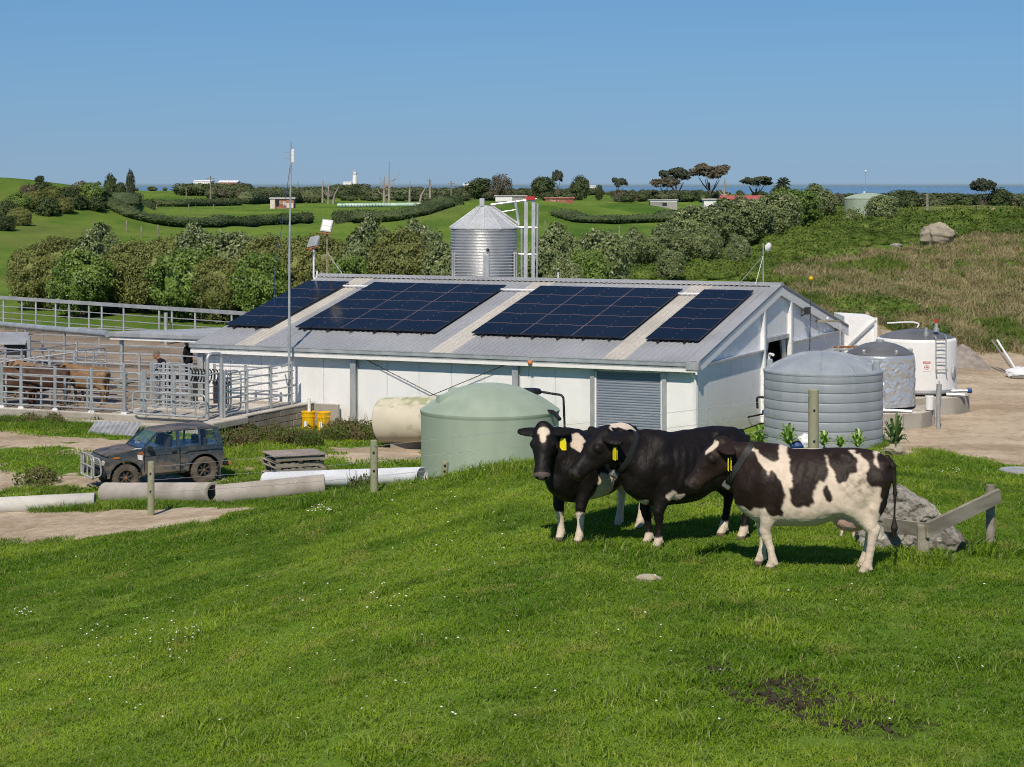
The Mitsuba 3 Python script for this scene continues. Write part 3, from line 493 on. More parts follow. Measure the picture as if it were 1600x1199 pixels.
for i in range(10):
    a_ = i*math.pi/5+.1; part(gr, 'dome_rib', tube([(9.46+rr_*math.cos(a_), 61.5+rr_*math.sin(a_), dz_(9.46+rr_*math.cos(a_), 61.5+rr_*math.sin(a_), (9.46, 61.5), 1.79, 2.22, 2.78)-.02) for rr_ in (.25, .7, 1.1, 1.65)], .05, 6), 'm_tank_grey', True)
for a_ in (-.15, 2.9, 1.2, -1.9+6.3+1.2):
    part(gr, 'rim_lug', xf(box(-.09, .09, -.09, .09, 0, .27, .03), Tr(9.46+1.62*math.cos(a_), 61.5+1.62*math.sin(a_), 2.24) @ Rz(a_)), 'm_tank_grey')
part(gr, 'hatch', mv(lathe([(.26, 0), (.26, .08), (.001, .1)], 20), 8.9, 62.3, 2.5), 'm_tank_grey', 40)
# old cream tank lying on its side
mat('m_cream', weathered((.62,.57,.44), (.55,.51,.40), 1.5, 1.5, c=(.48,.46,.33)), .6)
mat('m_cream_algae', weathered((.36,.38,.22), (.58,.54,.41), 3.2, 3.2, .40, .62), .7)
k = thing('storage_tank', 'old cream horizontal tank with green algae and a rust spot', 'tank'); r = .66
pr = [(.001, -.16), (.3, -.13), (.52, -.06), (r-.02, .0), (r, .03)]; pr2 = [(r, .0), (r, 2.6), (r*.9, 2.7), (.001, 2.76)]
A = P(598, 657, 59.5); B = P(705, 654, 58.5); d = (B-A)/np.linalg.norm(B-A); s_ = np.cross([0, 0, 1], d); s_ /= np.linalg.norm(s_); M = np.eye(4); M[:3, 2], M[:3, 0], M[:3, 1], M[:3, 3] = d, s_, np.cross(d, s_), A
part(k, 'end', xf(lathe(pr, 40), M), 'm_cream', 50); part(k, 'shell', xf(mv(lathe(pr2, 48), 0, 0, .03), M), 'm_cream', 50)
for z0, z1 in ((.14, .50), (.80, 1.75)): part(k, 'algae_patch', xf(lathe([(r+.003, z0), (r+.006, z0+.03), (r+.006, z1-.03), (r+.003, z1)], 14, math.radians(50), math.radians(135)), M), 'm_cream_algae', True, label='green algae film on the upper shell')
part(k, 'rust_patch', xf(hull([(rr_*math.cos(t)*w+.668*0, rr_*math.sin(t)*h_, z) for t in np.linspace(0, 6.28, 9) for rr_, w, h_ in ((.09, 1, 1.2),) for z in (0, .012)]), Tr(*(A+d*.5+np.array([0, -.655, .02]))) @ Rx(math.pi/2)), 'm_rust', label='rust spot low on the shell'); part(k, 'saddle', box(A[0]+.25, A[0]+1.9, A[1]-.42, A[1]+.4, -.1, .36), 'm_conc')
# concrete plinths, foil-wrapped tank, white tank
pl = thing('tank_plinth', 'concrete plinth under the foil-wrapped tank', 'plinth'); c0 = np.array([12.14, 66.7]); c1 = np.array([14.2, 71.0])
for i in range(8):
    a0, a1 = i*math.pi/4-.52, (i+1)*math.pi/4-.52-.012
    part(pl, 'block', mv(prism([(1.72*math.cos(a0), 1.72*math.sin(a0)), (1.72*math.cos((a0+a1)/2)*1.03, 1.72*math.sin((a0+a1)/2)*1.03), (1.72*math.cos(a1), 1.72*math.sin(a1)), (.2*math.cos(a1), .2*math.sin(a1)), (.2*math.cos(a0), .2*math.sin(a0))], -.1, .47), *c0), 'm_conc')
p2 = thing('tank_plinth', 'rounded concrete plinth under the white tank', 'plinth'); part(p2, 'base', mv(lathe([(1.82, -.1), (1.82, .50), (1.79, .54), (.001, .54)], 40), *c1), 'm_conc', 40)
b3 = np.array([13.35, 66.6]); solo('concrete_block', box(b3[0]-.45, b3[0]+.45, b3[1]-.5, b3[1]+.9, -.1, .50, .02), 'm_conc', 'concrete block between the two tank plinths', 'block')
def foil(v):
    a_ = np.arctan2(v[:, 1], v[:, 0]); q = np.stack([np.cos(a_)*2.2, np.sin(a_)*2.2, v[:, 2]*1.2], -1)
    n1 = fbm(q*1.6+9, 4, 4); rid = 1-np.abs(2*fbm(np.stack([q[:, 0]*1.9+q[:, 2], q[:, 1]*1.9-q[:, 2]*.6, q[:, 2]*.55], -1)*2.9, 3, 8)-1)**.6
    env = np.clip((2.25-v[:, 2])/.3, 0, 1)*np.clip((v[:, 2]-.62)/.1, .2, 1)
    return v*np.stack([1+env*(.045*(n1-.5)+.085*(rid-.6)), 1+env*(.045*(n1-.5)+.085*(rid-.6)), np.ones(len(v))], -1)
scene['m_foil'] = {'type': 'twosided', 'bsdf': {'type': 'principled', 'base_color': rgb(.66, .67, .69), 'metallic': .6, 'roughness': .22, 'specular': .9}}
mat('m_cap_grey', weathered((.17,.175,.18), (.23,.235,.24), 1.5, 1.5), .45, metal=.4)
ft = thing('milk_vat', 'silver tank wrapped in crinkled foil behind the grey water tank', 'tank')
v, f = lathe([(1.12, z) for z in np.linspace(.60, 2.22, 60)]+[(1.10, 2.27), (1.05, 2.31)], 150); part(ft, 'wrap', mv((foil(v), f), *c0), 'm_foil', True)
part(ft, 'lid', mv(lathe([(1.10, 2.29), (1.02, 2.36), (.8, 2.49), (.5, 2.61), (.2, 2.67), (.001, 2.68)], 40), *c0), 'm_cap_grey', 50); part(ft, 'manhole', mv(lathe([(.14, 2.65), (.14, 2.74), (.001, 2.75)], 16), *c0), 'm_galv', 40)
for a_ in (-2.3, -1.2, -.3, 1, 2.2): part(ft, 'leg', tube([(c0[0]+.8*math.cos(a_), c0[1]+.8*math.sin(a_), .4), (c0[0]+.8*math.cos(a_), c0[1]+.8*math.sin(a_), .66)], .05, 8), 'm_galv'); part(ft, 'lug', mv(lathe([(.001, 0), (.05, 0), (.07, .1), (.05, .14), (.001, .14)], 10), c0[0]+1.0*math.cos(a_), c0[1]+1.0*math.sin(a_), 2.33), 'm_galv', True)
part(ft, 'skirt', mv(lathe([(.9, .44), (.9, .6), (1.08, .605)], 30), *c0), 'm_dark')
wt = thing('milk_vat', 'white cylindrical tank with a ladder and a red warning sign', 'tank')
part(wt, 'shell', mv(lathe([(1.28, .62), (1.36, .66), (1.385, .72), (1.385, 1.9), (1.39, 1.93), (1.385, 1.96), (1.385, 2.40), (1.36, 2.47), (1.28, 2.50)], 72), *c1), 'm_white_clean', 50); part(wt, 'lid', mv(lathe([(1.33, 2.475), (1.1, 2.60), (.7, 2.72), (.3, 2.78), (.001, 2.79)], 48), *c1), 'm_cap_grey', 50)
part(wt, 'base_ring', mv(lathe([(1.2, .53), (1.2, .64), (1.3, .64)], 40), *c1), 'm_dark'); part(wt, 'base_band', mv(lathe([(1.385, .67), (1.4, .68), (1.4, .76), (1.385, .77)], 60), *c1), 'm_galv', 40)
def on_c(px, z, off=0.0, c=c1, r=1.385):      # a point of the white shell on a bearing
    s = (px-800)/F; o = np.array([0, 0.0]); d = np.array([s, 1.0]); A_ = d@d; B_ = -2*(c@d); C_ = c@c-(r+off)**2; t = (-B_-math.sqrt(max(B_*B_-4*A_*C_, 0)))/(2*A_); return np.array([*(d*t), z])
ld = []
for px in (1462.5, 1478.5): q = on_c(px, 0, .12); part(wt, 'ladder_stile', tube(bend([q+[0, .3, 2.62], q+[0, 0, 2.62], q+[0, 0, 1.55], q+[.0, -.14, 1.42], q+[-.0, -.16, 1.52]], .1), .022, 6), 'm_galv_dull', 40)
for z in (1.48, 1.74, 2.0, 2.26, 2.5): part(wt, 'ladder_rung', tube([on_c(1462.5, z, .12), on_c(1478.5, z, .12)], .018, 6), 'm_galv_dull')
for px, z in ((1447, 2.6), (1463, 2.75)): q = on_c(px, z, -.45); part(wt, 'top_fitting', mv(lathe([(.001, 0), (.10, 0), (.10, .12), (.06, .14), (.06, .3), (.001, .3)], 12), *q), 'm_galv', 40); 
part(wt, 'top_cap', mv(lathe([(.001, 0), (.06, 0), (.06, .14), (.001, .15)], 12), *(on_c(1463, 3.04, -.45))), 'm_red', 40)
q = on_c(1490.5, 1.32, .0); part(wt, 'side_hatch', xf(lathe([(.001, .06), (.2, .05), (.26, .02), (.26, -.03)], 20), Tr(*q) @ Rz(-.35) @ Ry(math.pi/2)), 'm_galv_dull', 40); part(wt, 'valve', tube([on_c(1489, .72, .0), on_c(1489, .7, .0)+[.35, -.1, .02]], .05, 8), 'm_plastic_white')
# warning sign: red header with white lettering over a struck-out figure
q = on_c(1448, 1.72, .012); nrm = np.array([q[0]-c1[0], q[1]-c1[1]]); ang = math.atan2(nrm[1], nrm[0])+math.pi/2; M = Tr(*q) @ Rz(ang) @ Rx(math.pi/2)
part(wt, 'sign_plate', xf(box(-.125, .125, -.30, .05, 0, .004), M), 'm_white_clean'); part(wt, 'sign_header', xf(box(-.125, .125, -.035, .05, .0045, .008), M), 'm_red')
tm = text_mesh('DANGER', .05, .003, True); w_ = tm.bounds[1][0]; part(wt, 'sign_lettering', xf(mv((np.array(tm.vertices)*[.2/w_, 1, 1], np.array(tm.faces)), -.1, -.017, .0082), M), 'm_white_clean')
part(wt, 'sign_symbol', xf(mv(join([lathe([(.075, .0), (.075, .004), (.09, .004), (.09, 0)], 24), mv(box(-.08, .08, -.008, .008, .004, .006), 0, 0)]), 0, -.155, .005), M @ Rz(0)), 'm_red')
part(wt, 'sign_figure', xf(join([mv(lathe([(.001, .003), (.016, .003), (.016, 0)], 10), .01, -.115, .0045), xf(box(-.012, .012, -.04, .025, .0045, .008), Tr(.005, -.155, 0) @ Rz(.5)), xf(box(-.035, .035, -.008, .006, .0045, .0075), Tr(.0, -.15, 0) @ Rz(-.5))]), M), 'm_black')
# annexe, overhead pipes and clutter by the tanks
an = thing('annexe', 'small white lean-to annexe behind the shed corner', 'shed'); part(an, 'wall', hull([(x, y, z) for x, z in ((12.9, 0), (14.15, 0), (12.9, 2.75), (14.12, 2.68)) for y in (78.5, 81)]), 'm_white_clean')
for i in range(9): part(an, 'batten', box(13.05+i*.125, 13.065+i*.125, 78.485, 78.5, 0, 2.68), 'm_white')
part(an, 'brace', beam((13.0, 78.4, 1.55), (14.12, 78.4, 2.6), .06, .08), 'm_galv'); part(an, 'corner_post', box(14.05, 14.16, 78.4, 78.5, 0, 2.7), 'm_white_clean')
k = thing('overhead_pipe', 'rusty overhead pipes running from the shed corner to the tanks', 'pipe')
for dz2, py in ((0, 543.5), (0, 547.5)): part(k, 'pipe', tube([P(1303, py-1, 74), P(1425, py-3, 72)], .035, 6), 'm_rust' if py < 545 else 'm_galv_dull')
for px in (1310, 1338, 1375, 1400, 1415): part(k, 'clamp', tube([P(px, 539, 72.5), P(px, 552, 72.5)], .04, 6), 'm_galv_dull')
q = P(1425, 540, 72); part(k, 'junction_box', box(q[0]-.25, q[0]+.15, q[1]-.1, q[1]+.1, q[2]-.1, q[2]+.28, .02), 'm_plastic_white'); part(k, 'hose', tube(bend([P(1386, 505, 74), P(1425, 503, 74), P(1437, 506, 74), P(1433, 512, 74)], .2), .03, 6), 'm_plastic_white'); part(k, 'hanger', tube([P(1313, 505, 75), P(1313, 551, 74)], .03, 6), 'm_galv_dull')
k = thing('bucket', 'tall white plastic bucket on the plinth in front of the white tank', 'bucket'); q = P(1452.5, 631, 66.0); part(k, 'body', mv(lathe([(.001, 0), (.125, 0), (.14, .44), (.001, .44)], 20), q[0], q[1], .50), 'm_plastic_white', 40); part(k, 'lid', mv(lathe([(.15, .42), (.15, .455), (.001, .46)], 20), q[0], q[1], .50), 'm_plastic_white', 40)
k = thing('steel_stake', 'weathered upright steel post with a collar in front of the plinths', 'post'); q = P(1466, 657, 65.2); q[2] = 0; part(k, 'pipe', tube([q-[0, 0, .2], q+[0, 0, .72]], .07, 10), 'm_galv_dull', 40); part(k, 'sleeve', tube([q+[0, 0, .70], q+[.03, 0, 1.42]], .09, 10), 'm_galv_dull', 40); part(k, 'pin', tube([q+[.03, 0, 1.42], q+[.03, 0, 1.52]], .02, 6), 'm_galv_dull')
solo('valve_cover', ballmesh(.11, np.array([*(c1-np.array([.85, 1.5])), .63]), 2, (1, .7, 1)), 'm_red', 'small red valve cover on the plinth left of the white bucket', 'valve', smooth=True)
k = thing('pump_unit', 'dark pump with grey pipes under the foil-wrapped tank', 'pump'); part(k, 'motor', tube([(11.4, 65.6, .57), (11.8, 65.5, .57)], .11, 12), 'm_brown', 40); part(k, 'pipe', tube([(12.0, 65.4, .55), (12.9, 65.3, .53)], .06, 8), 'm_galv', 40)
k = thing('outlet_pipe', 'grey outlet pipes with a blue cap at the foot of the white tank', 'pipe'); part(k, 'pipe', tube([(15.0, 69.8, .62), (15.6, 69.6, .61)], .07, 8), 'm_galv'); part(k, 'elbow', tube([(15.2, 69.9, .72), (15.75, 69.8, .74)], .05, 8), 'm_galv'); part(k, 'cap', tube([(15.72, 69.8, .74), (15.86, 69.8, .74)], .085, 10), 'm_blue')
k = thing('standpipe', 'black standpipe with a blue tap against the gable wall', 'tap'); b = bw(.5, 5.4, 0); part(k, 'pipe', tube(bend([b, b+[0, 0, .95], b+[-.3, 0, .98], b+[-.28, 0, .6]], .1), .04, 8), 'm_black', 40); part(k, 'tap', ballmesh(.07, b+[-.08, -.05, .5], 1), 'm_blue', True); part(k, 'arm', tube([b+[-.9, -.2, .28], b+[-.1, 0, .42]], .03, 6), 'm_black')
# two yellow drums
for px, lb, pipe in ((482, 'left yellow drum with a white pipe standing in it', 1), (506, 'right yellow drum half hidden by weeds', 0)):
    k = thing('drum', lb, 'drum', 'yellow drums'); q = P(px, 673, 64.6); q[2] = float(ground(q[0], q[1]))-.02; part(k, 'body', mv(lathe([(.001, 0), (.20, 0), (.205, .42), (.225, .425), (.225, .45), (.21, .46), (.21, .55), (.23, .56), (.23, .60), (.20, .60), (.195, .45)], 28), *q), 'm_yellow', 40)
    part(k, 'label', mv(lathe([(.209, .12), (.211, .12), (.211, .30), (.209, .30)], 4, math.radians(232 if pipe else 230), math.radians(262)), *q), 'm_plastic_white'); part(k, 'lid', mv(lathe([(.20, .57), (.001, .575)], 20), *q), 'm_yellow')
    if pipe: solo('white_pipe', tube([q+[.02, 0, .3], q+[.02, .02, 1.02]], .05, 12), 'm_plastic_white', 'short white pipe standing upright in the left yellow drum', 'pipe', smooth=40)
# ---------------- feed silo and its elevator ----------------
sc_ = np.array([(756.5-800)/F*87, 87.0]); sr = 103/2/F*87
mat('m_silo', weathered((.60,.61,.62), (.50,.51,.52), 1.5, .6), .42, metal=.65)
mat('m_silo_roof', weathered((.52,.54,.56), (.62,.64,.66), .9, .9), .5, metal=.3)
sl = thing('feed_silo', 'corrugated steel feed silo with a conical roof behind the shed', 'silo'); ztop = 7.8-(356-291)*87/F; zs = np.arange(1.0, ztop, .018)
part(sl, 'shell', mv(lathe([(sr+.035*math.sin(z*2*math.pi/.125)*(1), z) for z in zs], 72), *sc_), 'm_silo', True)
zt = 7.8-(323-291)*87/F; part(sl, 'cone_roof', mv(lathe([(sr+.08, ztop-.04), (sr+.08, ztop+.02), (.26, zt), (.24, zt+.05), (.001, zt+.06)], 12), *sc_), 'm_silo_roof')
for i in range(12): a_ = i*math.pi/6; part(sl, 'roof_rib', beam((sc_[0]+(sr+.07)*math.cos(a_), sc_[1]+(sr+.07)*math.sin(a_), ztop+.03), (sc_[0]+.27*math.cos(a_), sc_[1]+.27*math.sin(a_), zt+.02), .03, .04), 'm_silo_roof')
part(sl, 'cap', mv(box(-.10, .12, -.1, .1, 0, .34, .02), sc_[0]-.1, sc_[1]-.2, zt+.02), 'm_galv')
for px in (709.5, 760, 805):
    x_ = (px-800)/F*87-sc_[0]; y_ = -math.sqrt(max((sr+.05)**2-x_**2, 0)); a_ = math.atan2(y_, x_)
    part(sl, 'stiffener', xf(join([box(.03, .06, -.11, .11, 1, 7.8-(396.5-291)*87/F), box(.03, .09, -.12, -.08, 1, 5.0), box(.03, .09, .08, .12, 1, 5.0)]), Tr(sc_[0], sc_[1], 0) @ Rz(a_) @ Tr(sr, 0, 0)), 'm_galv')
part(sl, 'access_latch', mv(box(-.07, .05, -.06, 0, 0, .12), (763-800)/F*87, sc_[1]-sr-.03, 7.8-(391-291)*87/F), 'm_black')
ev = thing('grain_elevator', 'open steel elevator legs with a red cap beside the silo', 'elevator'); Pe = lambda px, py, Y=87: P(px, py, Y)
for px0, px1, w in ((820.5, 822, .16), (832.5, 833.5, .15)): part(ev, 'leg', beam(np.array([*Pe(px0, 440)[:2], 1.0]), Pe(px1, 313), w, w, up=(0, 1, 0)), 'm_galv')
for px0, px1, py in ((815, 815, 357), (838, 840, 318)): part(ev, 'pole', tube([np.array([*Pe(px0, 440)[:2], 1.0]), Pe(px1, py)], .045, 8), 'm_galv', 40)
for a_, b_, r_ in (((767, 320), (838, 311), .05), ((769, 322), (812, 351), .05), ((805, 314), (811, 352), .06), ((785, 331), (806, 328), .03), ((806, 355), (840, 356), .05), ((803, 397), (838, 398), .05)): part(ev, 'strut', tube([Pe(*a_), Pe(*b_)], r_, 8), 'm_galv', 40)
part(ev, 'head_cap', hull([Pe(px, py, Y) for px in (822, 836) for py in (307, 312) for Y in (86.8, 87.3)]), 'm_red')
solo('vent_pipe', tube([bw(-8.2, YR+.3, ZR-.1), bw(-8.2, YR+.3, ZR+.27)], .025, 8), 'm_plastic_white', 'short white vent pipe on the ridge right of the elevator', 'vent')
# ---------------- pipes, pallets, posts on the track side ----------------
def on_ground_pipe(name, label, px0, px1, Y0, Y1, r, mt, bell=0, thick=.05, cat='pipe', group=None, lift=0.0):
    a, b = (np.array([(px-800)/F*Y, Y, 0]) for px, Y in ((px0, Y0), (px1, Y1))); a[2], b[2] = ground(*a[:2])+r-.05+lift, ground(*b[:2])+r-.05+lift
    d = b-a; Lg = np.linalg.norm(d); d /= Lg; s = np.cross([0, 0, 1], d); s /= np.linalg.norm(s); M = np.eye(4); M[:3, 2], M[:3, 0], M[:3, 1], M[:3, 3] = d, s, np.cross(d, s), a
    rb = r*(1+bell); pr = [(r-thick, Lg), (r, Lg-.01)]+[(r*(1+.006*math.sin(z*3+px0)), z) for z in np.linspace(Lg-.05, .45, 9)]+[(rb, .3), (rb, .01), (rb-.01, 0), (r-thick, 0), (r-thick, Lg)]
    return solo(name, xf(lathe(pr[::-1], 32), M), mt, label, cat, smooth=40, group=group)
mat('m_cpipe', weathered((.42,.385,.345), (.30,.27,.235), 2.2, 1.2, .3, .72, (.36,.35,.30)), .9, spec=.2)
mat('m_oldpipe', weathered((.56,.55,.51), (.42,.41,.38), 1.5, 1.5), .8, spec=.2); mat('m_pvc', weathered((.70,.72,.76), (.62,.64,.67), 1.5, 1.5), .4)
on_ground_pipe('concrete_pipe', 'grey concrete pipe lying in front of the blue four-wheel drive', 165, 334, 46.9, 44.6, .235, 'm_cpipe', .03, group=None)
on_ground_pipe('concrete_pipe', 'concrete pipe in the middle of the row, in front of the pallets', 338, 508, 44.2, 44.4, .22, 'm_cpipe', .02)
on_ground_pipe('concrete_pipe', 'pale whitish concrete pipe at the left edge beside the track', -40, 149, 45.2, 45.4, .19, 'm_oldpipe')
on_ground_pipe('plastic_pipe', 'long white plastic pipe lying beside the green tank', 416, 660, 46.3, 43.2, .19, 'm_pvc', 0, .012, lift=.10)
def fpost(name, label, px, py, hgt, Y, w=.075, lean=0.0, mt='m_wood_green'):
    q = gp((px-800)/F*Y, Y); k = thing(name, label, 'post', 'wooden fence posts along the track')
    part(k, 'timber', tube([q-[0, 0, .3], q+[lean*.5, 0, hgt*.5], q+[lean, 0, hgt-.02], q+[lean, 0, hgt]], [w, w*.97, w*.95, w*.85], 10), mt, 50)
    for t in (.45, .78): part(k, 'knot', ballmesh(.022, q+[lean*t, -w*.95, hgt*t], 1, (1, .5, 1.4)), 'm_black', True)
    return q+[lean, 0, hgt]
tops = [fpost('fence_post', 'grey-green wooden post in front of the blue four-wheel drive', 236, 793, 1.13, 42.6, .075), fpost('fence_post', 'wooden post in front of the white plastic pipe', 585, 768, 1.0, 36.6, .072, -.01)]
fpost('fence_post', 'short wooden post stub in front of the green tank', 694, 745, .30, 35.4, .062, .02); tops.append(fpost('fence_post', 'tall green-stained post in front of the grey ribbed tank', 1271, 700, 1.75, 38.0, .105, .0))
for (i0, i1), lb in zip(((0, 1), (1, 2)), ('left', 'right')):
    k = thing('fence_wire', f'thin fence wires on the {lb} span between wooden posts', 'wire', 'fence wires')
    for h in (.1, .38, .65): part(k, 'strand', tube([tops[i0]-[0, .08, h], (tops[i0]+tops[i1])/2-[0, .08, h+.02], tops[i1]-[0, .08, h]], .0035, 4), 'm_galv_dull')
# stack of pallets
pc = gp((459-800)/F*48.2, 48.2); zc = pc[2]-.02
PL = ['topmost pallet of the stack, sheeted with grey board', 'second pallet from the top of the stack', 'third pallet from the top of the stack', 'fourth pallet from the top of the stack', 'bottom pallet of the stack, on the grass']
for i in range(5):
    k = thing('pallet', PL[4-i], 'pallet', 'stacked pallets'); R = Tr(pc[0]+[.0, -.04, .05, -.03, .02][i], pc[1]+[0, .03, -.02, .04, 0][i], zc+i*.15) @ Rz(.42+[.0, .06, -.04, .05, -.03][i]) @ Rx([0, .01, -.01, .015, .0][i])
    for y in (-.5, -.02, .46): part(k, 'stringer', xf(box(-.6, .6, y, y+.045, .018, .112), R), 'm_wood')
    for j in range(7): x = -.6+j*.183; part(k, 'top_board', xf(box(x, x+.1, -.505, .51, .1125, .13), R), 'm_wood')
    for j in range(3): x = -.6+j*.545; part(k, 'bottom_board', xf(box(x, x+.11, -.505, .51, 0, .0175), R), 'm_wood')
    if i == 4: part(k, 'sheet', xf(box(-.66, .64, -.55, .56, .131, .15), R), 'm_wood_grey', label='grey plywood sheet on top')
mat('m_wood_grey', weathered((.27,.225,.20), (.20,.17,.15), 3, 3), .85)
# corrugated iron sheet lying on the bank
q = G(180, 678)+[0, 0, .16]; xs_ = np.linspace(-.75, .75, 97); hh = .018*np.sin(xs_*2*math.pi/.155)
nf = np.array([0, -.05, .16]); vv = np.vstack([np.stack([xs_+sh, np.full(97, y), hh+y*.20+dz2+.0], -1) for dz2 in (0, -.004) for y, sh in ((-.62, .12), (.62, -.18))]); i_ = np.arange(96)
solo('iron_sheet', xf((vv, tri(np.vstack([np.stack([i_, i_+1, i_+98, i_+97], -1), np.stack([i_+194, i_+291, i_+292, i_+195], -1)]))), Tr(*q) @ Rz(-.25)), 'm_galv_dull', 'loose corrugated iron sheet lying on the grass bank', 'sheet', smooth=True)
# ---------------- blue four-wheel drive ----------------
def car_paint(p, n, uv):
    m = fb(p.x*2.2, p.y*2.2, p.z*2.2, octaves=4); f_ = fb(p.x*11, p.y*11, p.z*11, octaves=3)
    b = mix((.016, .032, .050), (.034, .058, .082), m); b = mix(b, (.10, .10, .10), ss(.62, .7, f_)*.5)
    return mix(b, (.165, .135, .105), dr.clip(ss(1.52, .70, p.z+.5*(m-.5))*ss(.25, .6, .6*f_+.4*m)*1.25, 0, .92))
scene['m_car'] = {'type': 'twosided', 'bsdf': {'type': 'principled', 'base_color': mikit.proc(car_paint), 'roughness': .36, 'specular': .5, 'clearcoat': .5}}
mat('m_car_roof', weathered((.045,.045,.05), (.13,.115,.10), 3, 3), .55); mat('m_tyre', weathered((.10,.085,.068), (.16,.135,.11), 6, 6), .95, spec=.1); mat('m_rim', weathered((.06,.06,.06), (.16,.14,.12), 9, 9), .5, metal=.5)
scene['m_glass'] = {'type': 'thindielectric', 'int_ior': 1.5}
mat('m_seat', (.02,.02,.023), .8); mat('m_bullbar', weathered((.52,.51,.48), (.40,.38,.34), 5, 5), .45, metal=.4); mat('m_lamp_amber', (.55,.17,.02), .25); mat('m_lamp', (.55,.50,.42), .2)
cw = (gp((246-800)/F*50.0, 50.0)); yaw = math.pi+.47; MC = Tr(cw[0], cw[1], cw[2]+.0) @ Rz(yaw) @ Ry(.035) @ Sc(.895)
car = thing('car', 'battered dark blue short four-wheel drive with a tubular bull bar', 'car')
def low(m): v = np.array(m[0], float); v[:, 2] = np.where(v[:, 2] > 1.0, 1.0+(v[:, 2]-1.0)*.80, v[:, 2]); return v, m[1]   # this one sits low in the cab
def cp(n, m, mt, s=False, par=None, **k): m = low(m); return part(par or car, n, xf(m, MC), mt, s, **k)
WB, RW = 1.10, .365; side = [(-1.66,.52),(-1.70,.75),(-1.66,1.08),(.62,1.10),(.70,1.08),(1.50,.99),(1.66,.90),(1.72,.72),(1.68,.50)]
arch = lambda x: shapely.Point(x, .37).buffer(.46, 24)
sb = Polygon([(-1.62,.42),(-1.70,.62),(-1.70,.80),(-1.66,1.07),(.70,1.09),(1.02,1.055),(1.50,.985),(1.64,.90),(1.68,.72),(1.64,.48),(.62,.36),(-.6,.36)]).difference(arch(-WB)).difference(arch(WB))
def side_prism(pg, y0, y1): m = trimesh.creation.extrude_polygon(pg, y1-y0, engine='earcut'); v = np.array(m.vertices); return np.stack([v[:, 0], v[:, 2]+y0, v[:, 1]], -1), np.array(m.faces)[:, ::-1]
body = join([side_prism(sb, -.74, .74), side_prism(sb.intersection(shapely.box(-3, .4, 3, .88)).buffer(-.015), -.78, .78)])
cp('body', body, 'm_car'); cp('floor', box(-1.6, 1.6, -.6, .6, .36, .46), 'm_dark')
for x in (-WB, WB):
    for s in (-1, 1): cp('arch_flare', side_prism(shapely.Point(x, .37).buffer(.52, 24).difference(shapely.Point(x, .37).buffer(.455, 24)).intersection(shapely.box(-3, .40, 3, 2)), .775 if s > 0 else -.83, .83 if s > 0 else -.775), 'm_car', 30)
# visible flank is the car's left (y > 0): doors, seams, handle
for s in (1, -1):
    y0, y1 = (.745, .782) if s > 0 else (-.782, -.745)
    dk = cp('door', side_prism(Polygon([(.58, .90), (.58, 1.085), (-.42, 1.075), (-.42, .90)]), y0-.02, y1-.02), 'm_car'); part(dk, 'lower_panel', xf(side_prism(Polygon([(.56, .42), (.56, .885), (-.41, .885), (-.41, .42)]), y0+.01, y1+.012), MC), 'm_car'); part(dk, 'handle', xf(box(-.34, -.2, s*.80-.015, s*.80+.015, .95, .985, .008), MC), 'm_dark')
    part(dk, 'seam', xf(join([box(.575, .587, s*.791-.006, s*.791+.006, .42, 1.06), box(-.432, -.42, s*.791-.006, s*.791+.006, .42, 1.06)]), MC), 'm_black')
    cp('quarter_panel', side_prism(Polygon([(-.45, .86), (-.45, 1.07), (-1.63, 1.06), (-1.66, .9), (-1.5, .93), (-.7, .93)]), s*.765-.014, s*.765+.014), 'm_car')
    cp('mirror', hull([(.42+x, s*(.84+y), 1.14+z) for x in (-.05, .06) for y in (-.06, .09) for z in (-.07, .07)]), 'm_dark')
    cp('headlamp', box(1.60, 1.675, s*.58-.13, s*.58+.13, .70, .86, .02), 'm_lamp'); cp('indicator', box(1.50, 1.64, s*.735-.02, s*.735+.025, .72, .86, .01), 'm_lamp_amber'); cp('side_marker', box(1.25, 1.42, s*.752-.01, s*.752+.01, .90, .945, .005), 'm_lamp_amber'); cp('tail_lamp', box(-1.71, -1.66, s*.66-.08, s*.66+.08, .62, .82, .01), 'm_red')
cp('rust_patch', hull([(.62+x, .772+y, z) for x, z in ((.0, 1.07), (.16, 1.0), (.12, .88), (0, .86), (-.06, .95)) for y in (0, .016)]), 'm_rust'); cp('primer_patch', hull([(.68+x, .786+y, z) for x, z in ((-.06, .94), (.09, .96), (.07, .84), (-.05, .80)) for y in (0, .012)]), 'm_plastic_white'); cp('bent_wiper', tube(bend([(.60, .70, 1.13), (.78, .72, 1.16), (.86, .62, 1.10), (1.0, .66, 1.09)], .06), .016, 5), 'm_plastic_white')
cp('bonnet', hull([(x, y, z) for x, z in ((.70, 1.10), (1.02, 1.085), (1.50, 1.005), (1.60, .955)) for y in (-.70, .70) for z in (z, z+.02)]), 'm_car_roof'); cp('grille', box(1.655, 1.69, -.44, .44, .68, .86), 'm_dark')
for z in (.72, .77, .82): cp('grille_bar', box(1.688, 1.70, -.42, .42, z-.01, z+.01), 'm_galv_dull')
cp('front_bumper', box(1.62, 1.80, -.78, .78, .42, .60, .04), 'm_dark'); cp('rear_bumper', box(-1.82, -1.66, -.76, .76, .44, .58, .03), 'm_dark'); cp('tow_bar', join([tube([(-1.75, 0, .45), (-2.0, 0, .45), (-2.0, 0, .52)], .03, 6), beam((-1.8, .5, .42), (-1.98, .55, .46), .08, .08)]), 'm_rust')
